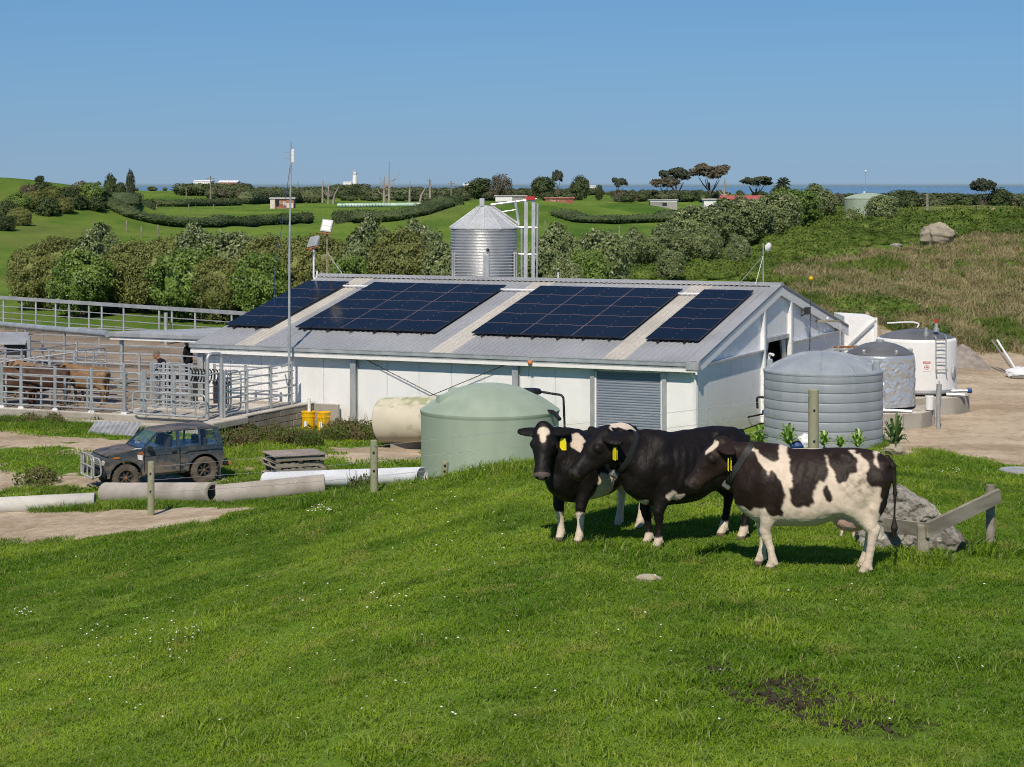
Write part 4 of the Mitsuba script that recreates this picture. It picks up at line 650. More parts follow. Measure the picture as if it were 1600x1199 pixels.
# cab: pillars, roof, glass, seats
zb, zr_ = 1.085, 1.62; AF, AR = (.66, .70), (.16, .60)
pil = lambda a, b, w: [beam((a[0], s*a[1], a[2]), (b[0], s*b[1], b[2]), w, .05, up=(0, 1, 0)) for s in (-1, 1)]
for nm, a, b, w in (('a_pillar', (.66, .715, zb-.02), (.14, .62, zr_), .06), ('b_pillar', (-.40, .735, zb-.02), (-.42, .635, zr_), .09), ('c_pillar', (-1.02, .735, zb-.02), (-1.03, .635, zr_), .04), ('d_pillar', (-1.60, .73, zb-.02), (-1.50, .63, zr_), .15)):
    for m in pil(a, b, w): cp({'a': 'windscreen_pillar', 'b': 'door_pillar', 'c': 'window_divider', 'd': 'rear_pillar'}[nm[0]], m, 'm_car')
cp('roof', hull([(x, y, z) for x, z, w in ((.16, 1.60, .60), (.10, 1.635, .58), (-.6, 1.685, .60), (-1.40, 1.675, .60), (-1.54, 1.635, .61), (-1.56, 1.60, .62)) for y in (-w, w)]+[(x, y, 1.665) for x in (-.1, -1.4) for y in (-.56, .56)]), 'm_car_roof', 30)
for s in (-1, 1): cp('drip_rail', tube([(.20, s*.632, 1.595), (-.5, s*.645, 1.63), (-1.54, s*.645, 1.60)], .018, 6), 'm_car'); cp('roof_rivets', join([ballmesh(.012, (x, s*.655, 1.625), 1) for x in (-.05, -.2, -.55, -.95)]), 'm_plastic_white', True)
def pane(nm, q): cp(nm, (np.array(q, float), np.array([[0, 1, 2], [0, 2, 3]])), 'm_glass')
pane('windscreen', [(.64, .68, zb), (.64, -.68, zb), (.15, -.59, 1.6), (.15, .59, 1.6)]); pane('rear_window', [(-1.63, .6, zb+.02), (-1.63, -.6, zb+.02), (-1.54, -.54, 1.58), (-1.54, .54, 1.58)])
for s in (-1, 1): pane('door_window', [(.60, s*.70, zb), (-.37, s*.72, zb), (-.38, s*.63, 1.59), (.16, s*.615, 1.59)]); pane('side_window', [(-.45, s*.72, zb+.03), (-1.0, s*.72, zb+.03), (-1.01, s*.635, 1.58), (-.46, s*.63, 1.58)]); pane('rear_side_window', [(-1.05, s*.72, zb+.03), (-1.50, s*.71, zb+.03), (-1.45, s*.635, 1.57), (-1.05, s*.635, 1.58)])
for y in (-.33, .33): cp('seat', join([box(-.25, .3, y-.24, y+.24, .75, .98, .06), xf(box(-.07, .08, -.23, .23, 0, .52, .05), Tr(-.17, y, .95) @ Ry(-.2)), xf(box(-.04, .06, -.12, .12, .54, .70, .03), Tr(-.17, y, .95) @ Ry(-.2))]), 'm_seat')
cp('rear_seat', join([box(-1.2, -.75, -.5, .5, .7, .95, .05), box(-1.32, -1.15, -.5, .5, .9, 1.28, .05)]), 'm_seat'); cp('dashboard', box(.42, .66, -.62, .62, .95, 1.12, .05), 'm_seat'); cp('steering_wheel', xf(lathe([(.18, -.012), (.195, 0), (.18, .012), (.165, 0), (.18, -.012)], 20), Tr(.28, -.33, 1.12) @ Ry(-.9)), 'm_black', True); cp('cabin_lining', box(-1.55, .6, -.70, .70, .62, .72), 'm_seat')
for i, (x, s) in enumerate(((-WB, 1), (WB, 1), (-WB, -1), (WB, -1))):
    R = MC @ Tr(x, s*.70, RW) @ Rx(-math.pi/2*s) @ Rz(i*.7)
    w = part(car, 'wheel', xf(lathe([(.17, -.11), (.20, -.125), (.30, -.125), (.345, -.11), (RW, -.07), (RW, .07), (.345, .11), (.30, .125), (.215, .115), (.20, .09), (.17, .05)], 36), R), 'm_tyre', 40, label=None)
    lugs = join([xf(box(RW-.015, RW+.012, -.03, .03, s2*.065-.045, s2*.065+.045), Rz(k*2*math.pi/22+s2*.14)) for k in range(22) for s2 in (-1, 1)]); part(w, 'tread', xf(lugs, R), 'm_tyre')
    spk = join([lathe([(.205, .085), (.195, .10), (.175, .07), (.17, .02)], 28), lathe([(.001, .085), (.06, .085), (.075, .05), (.075, .02)], 16), lathe([(.19, .0), (.001, .0)], 20)]+[xf(box(.05, .19, -.025, .025, .045, .075, .01), Rz(k*2*math.pi/7)) for k in range(7)]); part(w, 'rim', xf(spk, R), 'm_rim', 30); part(w, 'hub_cap', xf(lathe([(.001, .105), (.035, .10), (.042, .08)], 12), R), 'm_rust', True)
bb = cp('bull_bar', tube(bend([(1.95, -.62, .40), (1.92, -.62, 1.0), (1.92, .62, 1.0), (1.95, .62, .40), (1.95, -.62, .40), (1.94, -.62, .5)], .12, 5), .03, 8), 'm_bullbar', 40)
for y in (-.42, .0, .42): part(bb, 'upright', xf(tube([(1.95, y, .40), (1.92, y, 1.0)], .025, 8), MC), 'm_bullbar', 40)
part(bb, 'crossbar', xf(tube([(1.935, -.62, .70), (1.935, .62, .70)], .025, 8), MC), 'm_bullbar', 40)
for s in (-1, 1): part(bb, 'bracket', xf(beam((1.70, s*.42, .48), (1.94, s*.42, .48), .06, .06), MC), 'm_dark'); part(bb, 'side_hoop', xf(tube(bend([(1.92, s*.62, .98), (1.80, s*.80, .95), (1.78, s*.82, .5), (1.92, s*.62, .44)], .1), .024, 8), MC), 'm_bullbar', 40)
q = gp((343-800)/F*50.5, 50.5); solo('marker_stake', tube([q-[0, 0, .1], q+[0, 0, .72]], .03, 6), 'm_plastic_white', 'thin white stake standing just behind the blue car', 'stake')
# ---------------- rail, boulder and stones beside the cows ----------------
rl = thing('timber_rail', 'weathered corner of timber rails on two short posts beside the boulder', 'fence'); A, Bq, C = (np.array([(px-800)/F*Y, Y]) for px, Y in ((1372, 25.6), (1441, 24.0), (1562, 25.0)))
za = lambda q: float(ground(*q))
pA, pB, pC = P(1372, 817, 25.4), P(1446, 827, 24.0), P(1560, 774, 25.0)
part(rl, 'post', box(Bq[0]-.06, Bq[0]+.075, Bq[1]-.06, Bq[1]+.06, za(Bq)-.2, pB[2]+.06, .015), 'm_wood'); part(rl, 'post', tube([(C[0]-.10, C[1]+.06, za(C)-.2), (C[0]-.10, C[1]+.06, za(C)+.80)], .055, 10), 'm_wood', 50)
part(rl, 'rail', beam(pA+(pA-pB)*1.3, pB+[.02, -.1, .0], .055, .165), 'm_wood'); part(rl, 'rail', beam(pB+[.0, -.1, .01], pC+[.0, -.03, 0], .055, .17), 'm_wood')
def rock(c, s, seed, sub=4, rot=0, amp=.3, flat=0.0):
    m = trimesh.creation.icosphere(sub, 1.0); v = np.array(m.vertices); q = v*1.3+seed*7.1
    r = 1+amp*(fbm(q, 3, seed)-.5)*2+.10*(fbm(q*4, 3, seed+3)-.5); cell = np.round(v*2.2+.2*seed)/2.2; cell /= np.linalg.norm(cell, axis=1, keepdims=True)+1e-9
    v = (v*.65+cell*.35)*r[:, None]; v[:, 2] = np.maximum(v[:, 2], -.6)
    return xf((v*np.asarray(s), np.array(m.faces)), Tr(*c) @ Rz(rot))
def stone_col(p, n, uv):
    a_ = fb(p.x*3, p.y*3, p.z*3, octaves=4); f_ = fb(p.x*17, p.y*17, p.z*17, octaves=3)
    g = mix((.155, .145, .13), (.34, .325, .29), ss(.3, .7, a_)); g = mix(g, (.09, .08, .07), ss(.55, .68, f_)*.7); return mix(g, (.46, .45, .40), ss(.62, .74, fb(p.x*7+3, p.y*7, p.z*7, octaves=3)))
scene['m_stone'] = {'type': 'twosided', 'bsdf': {'type': 'bumpmap', 'arbitrary': {**mikit.proc(lambda p, n, uv: fb(p.x*12, p.y*12, p.z*12, octaves=4), eps=.012)}, 'scale': .11, 'bsdf': {'type': 'principled', 'base_color': mikit.proc(stone_col), 'roughness': .95, 'specular': .15}}}
q = np.array([(1444-800)/F*25.3, 25.3]); bz = za(q)
prof = np.array([(-.55, .9), (-.3, .98), (.05, .75), (.2, .62), (.45, .3), (.72, -.02), (.75, -.15), (-.9, -.15), (-.95, .3), (-.8, .8)])
bm = trimesh.creation.icosphere(5, 1.0); v = np.array(bm.vertices)
hl = hull([(x, y*(1-.25*max(z, 0)), z) for x, z in prof for y in (-.38, .38)]+[(x*.9, 0, z+.05) for x, z in prof])
def support(dirs, pts):                    # star-shaped radius of a hull along directions
    eq = trimesh.convex.convex_hull(pts); nrm_, off = eq.face_normals, (eq.face_normals*eq.triangles[:, 0]).sum(1); t = off[None]/np.where(dirs@nrm_.T > 1e-6, dirs@nrm_.T, np.nan); return np.nanmin(np.where(t > 0, t, np.nan), axis=1)
hv = hl[0]-np.array([-.1, 0, .35]); rr_ = support(v, hv); v2 = v*(rr_*(1+.22*(fbm(v*2.2+3, 4, 2)-.5)-.10*np.clip(.12-np.abs(fbm(v*3.1+8, 3, 12)-.5), 0, 1)*6+.10*(fbm(v*9, 4, 5)-.5)))[:, None]+np.array([-.1, 0, .35])
solo('boulder', xf((v2, np.array(bm.faces)), Tr(q[0], q[1]+.15, bz) @ Rz(-.12) @ Sc(.88, 1.1, .74)), 'm_stone', 'big grey lichened boulder behind the timber rail', 'boulder', smooth=True)
q = gp((1014-800)/F*23.1, 23.1, .005); solo('stone', rock(q, (.165, .12, .065), 4, amp=.25), 'm_stone_lichen', 'small flat stone with yellow lichen in the grass before the cows', 'stone', smooth=30)
mat('m_stone_lichen', weathered((.30,.26,.20), (.40,.36,.29), 9, 9, .3, .7, (.50,.36,.08)), .95, spec=.15)
# ---------------- animals and people: one smooth skin each, from a distance field ----------------
def surface_nets(S, lo, h):
    s = S < 0; nx, ny, nz_ = S.shape; C = (nx-1, ny-1, nz_-1); acc = np.zeros(C+(3,)); cnt = np.zeros(C)
    cor = [(a, b, c) for a in (0, 1) for b in (0, 1) for c in (0, 1)]
    g = lambda A, o: A[o[0]:o[0]+C[0], o[1]:o[1]+C[1], o[2]:o[2]+C[2]]
    for o in cor:
        for ax in range(3):
            if o[ax]: continue
            o2 = tuple(v+(i == ax) for i, v in enumerate(o)); m = g(s, o) != g(s, o2); a, b = g(S, o)[m], g(S, o2)[m]; t = a/(a-b)
            p = np.tile(np.array(o, float), (len(t), 1)); p[:, ax] += t; acc[m] += p; cnt[m] += 1
    on = cnt > 0; idx = -np.ones(C, int); idx[on] = np.arange(on.sum()); V = (np.argwhere(on)+acc[on]/cnt[on][:, None])*h+lo; Fs = []
    for ax in range(3):
        b, c = [(1, 2), (2, 0), (0, 1)][ax]; sl = lambda d: tuple(slice(d if i == ax else 0, (S.shape[i]-1+d) if i == ax else None) for i in range(3))
        m = s[sl(0)] != s[sl(1)]; pos = np.argwhere(m); pos = pos[(pos[:, b] > 0) & (pos[:, c] > 0) & (pos[:, b] < C[b]) & (pos[:, c] < C[c])]
        eb, ec = np.eye(3, dtype=int)[b], np.eye(3, dtype=int)[c]; q = np.stack([idx[tuple((pos-eb-ec).T)], idx[tuple((pos-ec).T)], idx[tuple(pos.T)], idx[tuple((pos-eb).T)]], 1)
        inside = s[tuple(pos.T)]; q[~inside] = q[~inside][:, ::-1]; Fs.append(q)
    f = np.vstack(Fs); f = f[(f >= 0).all(1)]; return V, f
def grid(lo, hi, h):
    ax = [np.arange(a, b+h, h) for a, b in zip(lo, hi)]; return np.stack(np.meshgrid(*ax, indexing='ij'), -1)
def smin(a, b, k): t = np.clip(.5+.5*(b-a)/k, 0, 1); return b*(1-t)+a*t-k*t*(1-t)
def rcone(p, a, b, ra, rb):
    a, b = np.asarray(a, float), np.asarray(b, float); ba = b-a; pa = p-a; t = np.clip(pa@ba/(ba@ba), 0, 1); return np.linalg.norm(pa-t[..., None]*ba, axis=-1)-(ra+t*(rb-ra))
def ell(p, c, r): q = (p-np.asarray(c))/np.asarray(r); n = np.linalg.norm(q, axis=-1); return (n-1)*min(r)
def chain(p, pts, rs, k=.0):
    d = None
    for i in range(len(pts)-1):
        e = rcone(p, pts[i], pts[i+1], rs[i], rs[i+1]); d = e if d is None else (smin(d, e, k) if k else np.minimum(d, e))
    return d
def boxed(p, d0, fn, k, lo, hi):           # evaluates a primitive only near its own box
    m = ((p > np.asarray(lo)-.25) & (p < np.asarray(hi)+.25)).all(-1); 
    if m.any(): d0[m] = smin(d0[m], fn(p[m]), k)
def seg(p, d0, pts, rs, k):
    a = np.asarray(pts, float); boxed(p, d0, lambda q: chain(q, a, rs, .02), k, a.min(0)-max(rs), a.max(0)+max(rs))
ST = np.array([ # x, top, bottom, half width
 (-.07,1.20,1.02,.10),(.0,1.30,.90,.185),(.12,1.355,.78,.24),(.30,1.375,.70,.275),(.50,1.37,.61,.305),(.75,1.35,.505,.345),(1.0,1.345,.49,.345),(1.2,1.365,.505,.29),(1.34,1.365,.545,.235),(1.5,1.27,.61,.19),(1.62,1.16,.71,.13)])
TOP, BOT, HW = (PchipInterpolator(ST[:, 0], ST[:, i]) for i in (1, 2, 3))
HS = 1.23
def head_frame(poll, f):
    f = np.asarray(f, float); f /= np.linalg.norm(f); s = np.cross([0, 0, 1], f); s /= np.linalg.norm(s); u = np.cross(f, s); M = np.eye(4); M[:3, 0], M[:3, 1], M[:3, 2], M[:3, 3] = f*HS, s*HS, u*HS, poll; return M
def legs_of(pose):
    out = []
    for s, (kx, hx) in zip((1, -1), pose['front']):
        y = s*.155; out.append((s, 'f', [(1.26, s*.16, .98), (1.22, s*.195, .70), (kx+.01, s*.165, .45), (kx, y, .38), ((kx+hx)/2-.01, y, .25), (hx, y, .115), (hx+.035, y, .035)], [.15, .105, .062, .056, .037, .047, .050]))
    for s, (ox, hx) in zip((1, -1), pose['hind']):
        y = s*.155; out.append((s, 'h', [(.24, s*.135, 1.03), (.34, s*.165, .78), (ox+.06, s*.16, .58), (ox, y, .50), ((ox+hx)/2-.005, y, .30), (hx, y, .12), (hx+.045, y, .035)], [.185, .15, .074, .060, .042, .050, .052]))
    return out
def legx(pose, s): return pose['hind'][0 if s > 0 else 1][0]
def cow_field(p, pose):
    x = np.clip(p[..., 0], ST[0, 0], ST[-1, 0]); t, b, w = TOP(x), BOT(x), HW(x); zc, a = (t+b)/2, (t-b)/2; v = np.clip((p[..., 2]-zc)/a, -1.2, 1.2)
    wid = w*(1-.16*v-.10*np.clip(v, 0, 2)**2); e = 2.25; q = (np.abs(p[..., 1]/wid)**e+np.abs((p[..., 2]-zc)/a)**e)**(1/e); d = (q-1)*np.minimum(a, wid)
    dx = p[..., 0]-x; d = np.where(dx != 0, np.sqrt(np.maximum(d, 0)**2+dx**2), d)
    for s in (1, -1):
        seg(p, d, [(.44, s*.165, 1.30), (.38, s*.15, 1.29)], [.028, .03], .10); seg(p, d, [(.05, s*.12, 1.06), (.10, s*.14, .76), (legx(pose, s)+.035, s*.155, .56)], [.13, .105, .066], .07); seg(p, d, [(-.05, s*.11, 1.22), (.0, s*.12, 1.20)], [.035, .05], .06)
        seg(p, d, [(.34, s*.17, .90), (.52, s*.20, .74)], [.17, .07], .10); seg(p, d, [(1.46, s*.13, .92), (1.26, s*.13, 1.2)], [.12, .08], .10)
    seg(p, d, [(1.48, 0, .76), (1.36, 0, .64), (1.15, 0, .58)], [.13, .11, .08], .10)
    for s, kind, pts, rs in legs_of(pose): seg(p, d, pts, rs, .045)
    for s, kind, pts, rs in legs_of(pose):
        if kind == 'h': ox = pts[3][0]; y = pts[3][1]; seg(p, d, [(ox-.045, y, .535), (ox-.01, y, .46)], [.030, .035], .03)
        hx, y = pts[-2][:2]; seg(p, d, [(hx-.045, y-.02, .085), (hx-.045, y+.02, .085)], [.018, .018], .02)
    # neck
    M = head_frame(pose['poll'], pose['dir']); hp = lambda q: (M @ [*q, 1])[:3]; n0 = hp((.03, 0, -.13)); n1 = hp((.10, 0, -.19))
    seg(p, d, [(1.22, 0, 1.20), ((1.30+n0[0])/2, n0[1]*.4, (1.24+n0[2])/2), n0], [.145, .118, .10], .10); seg(p, d, [(1.34, 0, .98), ((1.40+n1[0])/2, n1[1]*.4, (.98+n1[2])/2-.02), n1], [.205, .14, .085], .12)
    seg(p, d, [(1.50, 0, .74), ((1.5+n1[0])/2, n1[1]*.5, (.78+n1[2])/2-.08), n1+[0, 0, -.02]], [.09, .05, .05], .09)
    # head
    L_ = (p-M[:3, 3]) @ M[:3, :3]/HS**2; m = np.linalg.norm(L_-[.22, 0, -.1], axis=-1) < .62; q = L_[m]; e = ell(q, (.05, 0, -.10), (.12, .105, .115))
    e = smin(e, ell(q, (.16, 0, -.09), (.13, .112, .10)), .05); e = smin(e, rcone(q, (.15, 0, -.085), (.43, 0, -.082), .088, .064), .05)
    for s in (1, -1):
        e = smin(e, rcone(q, (.12, s*.05, -.205), (.38, s*.022, -.135), .068, .045), .05); e = smin(e, np.linalg.norm(q-[.165, s*.098, -.058], axis=-1)-.032, .03)
        er, ed = pose.get('ears', {}).get(s, (0, 0)); dirv = np.array([-.10+er, s*1.0, -.12+ed]); dirv /= np.linalg.norm(dirv); base = np.array([.035, s*.085, -.065]); rel = q-base; tt = rel@dirv; fl = np.cross(dirv, [1, .0, .5]); fl /= np.linalg.norm(fl); wv = np.cross(fl, dirv)
        prof = .062*np.sqrt(np.clip(np.sin(np.pi*np.clip((tt+.03)/.235, 0.02, .98)**.8), .02, 1)); e2 = (np.sqrt((rel@wv/prof)**2+((rel@fl+.010-.25*np.maximum(0, .03-np.abs(rel@wv))*0)/.018)**2)-1)*.018; e2 = np.maximum(e2, np.maximum(-.02-tt, tt-.19)); e = smin(e, e2, .018)
    e = smin(e, ell(q, (.462, 0, -.083), (.062, .083, .070)), .035); e = smin(e, ell(q, (.435, 0, -.145), (.06, .052, .04)), .03); e = smin(e, ell(q, (-.01, 0, -.05), (.05, .06, .05)), .04)
    for s in (1, -1): e = np.maximum(e, -(np.linalg.norm((q-[.520, s*.045, -.066])/[1, 1, 1.0], axis=-1)-.018))
    d[m] = smin(d[m], e*HS, .05)
    if pose.get('udder'):
        boxed(p, d, lambda q: ell(q, (.36, 0, .655), (.23, .205, .20)), .03, (.1, -.2, .4), (.6, .2, .9))
        for x_, y_ in ((.32, .08), (.45, .08), (.32, -.08), (.45, -.08)): seg(p, d, [(x_, y_, .47), (x_+.01, y_, .415)], [.02, .013], .012)
    tl = pose.get('tail', [(-.03, 0, 1.28), (-.095, 0, 1.19), (-.115, 0, .9), (-.105, 0, .62)]); seg(p, d, tl, [.035, .028, .021, .018], .02); a_ = np.array(tl[-1]); seg(p, d, [a_, a_+[.0, 0, -.10], a_+[.01, 0, -.24]], [.020, .034, .012], .01)
    return np.maximum(d, -p[..., 2]-.03)
def udder_d(v): return ell(v, (.36, 0, .645), (.235, .21, .20))
def cow_mesh(pose, h):
    M = head_frame(pose['poll'], pose['dir']); mz = (M @ [.55, 0, -.1, 1])[:3]; lo = np.array([-.24, min(-.42, mz[1]-.3), -.02]); hi = np.array([max(1.75, mz[0]+.1, pose['poll'][0]+.25), max(.42, mz[1]+.3), max(1.48, pose['poll'][2]+.12)])
    g_ = grid(lo, hi, h); V, f = surface_nets(cow_field(g_.reshape(-1, 3), pose).reshape(g_.shape[:3]), lo, h); return V, tri(f), M
def coat(V, M, pose, spec, seed, f):
    """white where a patch outline of the flank, or one of the marks on the head, says so"""
    jit = np.stack([fbm(V*[9, 9, 9]+seed, 4, 1)-.5, fbm(V*[9, 9, 9]+seed+50, 4, 2)-.5], -1)*.075+np.stack([fbm(V*40+seed, 2, 3)-.5, fbm(V*40+seed+9, 2, 4)-.5], -1)*.03; Q = V[:, [0, 2]]+jit; pt = shapely.points(Q); side = V[:, 1]
    white = np.zeros(len(V), bool)
    for which, poly in spec['white']: white |= shapely.contains(Polygon(poly), pt) & ((side > 0) if which == 'L' else (side < 0) if which == 'R' else True)
    for which, poly in spec.get('black', []): white &= ~(shapely.contains(Polygon(poly), pt) & ((side > 0) if which == 'L' else (side < 0) if which == 'R' else True))
    hl = (V-M[:3, 3]) @ M[:3, :3]/HS**2; head = (np.linalg.norm(hl-[.22, 0, -.1], axis=1) < .40) & (hl[:, 2] > -.25) & (np.abs(hl[:, 1]) < .34) & (hl[:, 0] > -.06)
    white &= ~head
    for c, r in spec['face']: white |= head & (np.linalg.norm((hl+np.stack([jit[:, 0], jit[:, 1], jit[:, 0]], -1)*.35-np.asarray(c))/np.asarray(r), axis=1) < 1)
    n = fbm(V*6+seed, 4, 7)[:, None]; dk = np.array(spec.get('dark', (.012, .0085, .0075)))*(.55+.9*n); wh = np.array([.70, .585, .465])*(.80+.32*n)
    wf = white.astype(float); ed = np.vstack([f[:, [0, 1]], f[:, [1, 2]], f[:, [2, 0]]])
    for _ in range(2): a_, n_ = wf.copy(), np.ones(len(wf)); np.add.at(a_, ed[:, 0], wf[ed[:, 1]]); np.add.at(n_, ed[:, 0], 1); wf = a_/n_
    wf = np.clip((wf-.5)*1.6+.5, 0, 1)[:, None]; wh = np.broadcast_to(wh, (len(V), 3)); col = wh*wf+dk*(1-wf)
    dirt = np.clip((.42-V[:, 2])/.5, 0, 1)[:, None]*fbm(V*12+3, 3, 9)[:, None]; col = np.where(white[:, None], col*(1-.45*dirt)+np.array([.26, .20, .13])*.45*dirt, col)
    for c, r in spec.get('soil', []): k = np.clip(1.3-np.linalg.norm((V-np.asarray(c))/np.asarray(r), axis=1), 0, 1)[:, None]*np.clip(fbm(V*22+1, 3, 5)*3-1.15, 0, 1)[:, None]; col = np.where(white[:, None], col*(1-.8*k)+np.array([.17, .13, .085])*.8*k, col)
    mz = head & (np.linalg.norm((hl-[.50, 0, -.085])/[.07, .10, .085], axis=1) < 1); col[mz] = np.array(spec.get('nose', (.035, .028, .027)))
    nos = head & (np.minimum(np.linalg.norm(hl-[.52, .045, -.066], axis=1), np.linalg.norm(hl-[.52, -.045, -.066], axis=1)) < .024); col[nos] = (.008, .006, .006)
    hoof = V[:, 2] < .055; col[hoof] = np.array([.16, .12, .085])
    if pose.get('udder'): ud = (udder_d(V) < .012) & (np.abs(V[:, 1]) < .22) & (V[:, 2] < .66) & (V[:, 0] < .52) & (V[:, 0] > .16); leg = np.zeros(len(V), bool); col[ud] = np.array([.62, .40, .33])*(.85+.3*n[ud])
    tl = (V[:, 0] < -.078) & (V[:, 2] < 1.14) & (V[:, 2] > .3) & (np.abs(V[:, 1]) < .08); col[tl] = np.array([.022, .018, .014]) if not spec.get('tail_white') else wh[tl]
    return np.clip(col, 0, 1)
scene['m_hide'] = {'type': 'twosided', 'bsdf': {'type': 'bumpmap', 'arbitrary': mikit.proc(lambda p, n, uv: fb(p.x*45, p.y*45, p.z*22, octaves=3)+1.5*fb(p.x*9, p.y*9, p.z*9, octaves=3), eps=.006), 'scale': .006, 'bsdf': {'type': 'principled', 'base_color': {'type': 'mesh_attribute', 'name': 'vertex_color'}, 'roughness': .58, 'specular': .26, 'sheen': .05}}}
mat('m_eye', (.006, .005, .005), .08); mat('m_tag', (.80, .70, .01), .45); mat('m_collar', (.018, .019, .02), .6); mat('m_collar_blue', (.02, .05, .16), .6); mat('m_collar_box', (.12, .12, .115), .55)
def cow(label, at, ang, pose, spec, h=.0125, seed=1, tags=(), collar=True, scale=1.0, group=None, cat='cow'):
    V, f, M = cow_mesh(pose, h); nrm_ = np.array(trimesh.Trimesh(V, f, process=False).vertex_normals); legm = np.clip((V[:, 2]-.35)/.3, .15, 1)[:, None]; body_ = np.clip((1.25-V[:, 0])/.1, .3, 1)[:, None]; V = V+nrm_*legm*((fbm(V*[5, 7, 4]+seed*9, 3, seed)-.5)[:, None]*.030+body_*np.clip((V[:, 0:1]-.5)/.15, 0, 1)*np.clip((V[:, 2:3]-.65)/.1, 0, 1)*np.clip((1.22-V[:, 2:3])/.1, 0, 1)*.0035*np.sin((V[:, 0:1]+.25*V[:, 2:3])*2*np.pi/.105)); MW = Tr(*at) @ Rz(ang) @ Sc(scale); col = coat(V, M, pose, spec, seed, f)
    k = thing('cow', label, cat, group); part(k, 'body', (V @ MW[:3, :3].T+MW[:3, 3], f), 'm_hide', True, color=col); HM = MW @ M
    for s in (1, -1): part(k, 'eye', xf(ballmesh(.027, (.172, s*.104, -.088), 2), HM), 'm_eye', True)
    for s, (er, ed) in tags:
        dirv = np.array([-.10+er, s*1.0, -.12+ed]); dirv /= np.linalg.norm(dirv); b = np.array([.035, s*.085, -.065])+dirv*.115+[.022, 0, 0]
        b = b+M[:3, :3].T @ np.array([0, 0, -.03]); dn = M[:3, :3].T @ np.array([0, 0, -1.0]); sd = np.cross(dn, [1, 0, 0]); sd /= np.linalg.norm(sd); fw = np.cross(sd, dn)
        for off in (0, .022): 
            o = b+sd*off*1.2-fw*off; q = [o+sd*x+dn*z+fw*y for x, z in ((-.022, 0), (.022, 0), (.032, .03), (.032, .095), (-.032, .095), (-.032, .03)) for y in (0, .004)]; part(k, 'ear_tag', xf(hull(q), HM), 'm_tag')
    if collar:
        # a strap round the neck, laid on the skin by probing outwards from the neck axis
        n0 = (M @ [.03, 0, -.13, 1])[:3]; n1 = (M @ [.10, 0, -.19, 1])[:3]; cw_ = pose.get('cw', .62); mid = np.array([1.30*(1-cw_)+n0[0]*cw_, n0[1]*cw_, 1.12*(1-cw_)+cw_*(n0[2]+n1[2])/2-.02]); ax = n0-np.array([1.26, 0, 1.12]); ax /= np.linalg.norm(ax); ax = ax*.8+np.array([.25, 0, .35])*collar; ax /= np.linalg.norm(ax)
        sx = np.cross(ax, [0, 0, 1]); sx /= np.linalg.norm(sx); sy = np.cross(sx, ax); ring = []
        for a_ in np.linspace(0, 2*np.pi, 40, endpoint=False):
            d_ = math.cos(a_)*sx+math.sin(a_)*sy; tt = np.linspace(.02, .6, 117); fv = cow_field((mid+d_*tt[:, None]), pose); i = np.argmax(fv > 0); ring.append(tt[i] if fv[i] > 0 else .3)
        ring = np.array(ring); ring = np.minimum(ring, np.median(ring)*1.5); ring = np.convolve(np.r_[ring[-3:], ring, ring[:3]], np.ones(5)/5, 'same')[3:-3]+.008; an = np.linspace(0, 2*np.pi, 40, endpoint=False)
        ring += .035*np.clip(-np.sin(an)-.6, 0, 1); rows = [[mid+(math.cos(a_)*sx+math.sin(a_)*sy)*(r_+dr_)+ax*w_ for a_, r_ in zip(an, ring)] for w_, dr_ in ((-.034, 0), (-.034, .009), (.034, .009), (.034, 0))]
        i, j = np.meshgrid(np.arange(4), np.arange(40), indexing='ij'); q4 = np.stack([i*40+j, ((i+1) % 4)*40+j, ((i+1) % 4)*40+(j+1) % 40, i*40+(j+1) % 40], -1).reshape(-1, 4); part(k, 'collar', xf((np.array(rows).reshape(-1, 3), tri(q4)), MW), 'm_collar', 40)
        i = int(np.argmin(np.abs(an-1.5*np.pi))); pb = mid-sy*(ring[i]+.03); part(k, 'collar_box', xf(box(-.05, .05, -.045, .045, -.045, .035, .012), MW @ (lambda N: N)(np.block([[np.stack([ax, sx, np.cross(ax, sx)], 1), pb[:, None]], [np.zeros((1, 3)), 1]]))), 'm_collar_box')
    return k
POSE_R = dict(front=((1.27, 1.20), (1.36, 1.38)), hind=((.10, .17), (.16, .24)), poll=(1.84, .05, 1.42), dir=(.58, .20, -.72), udder=True, ears={1: (-.15, -.55), -1: (-.1, .1)})
POSE_M = dict(front=((1.30, 1.30), (1.26, 1.22)), hind=((-.02, .05), (.04, .12)), poll=(1.98, -.05, 1.42), dir=(.62, -.12, -.66), ears={1: (-.15, -.5), -1: (-.1, .55)})
POSE_L = dict(front=((1.28, 1.30), (1.30, 1.27)), hind=((-.02, .05), (.02, .08)), cw=.5, poll=(1.80, .00, 1.47), dir=(.34, .22, -.80), ears={1: (-.1, -.50), -1: (-.05, -.10)})
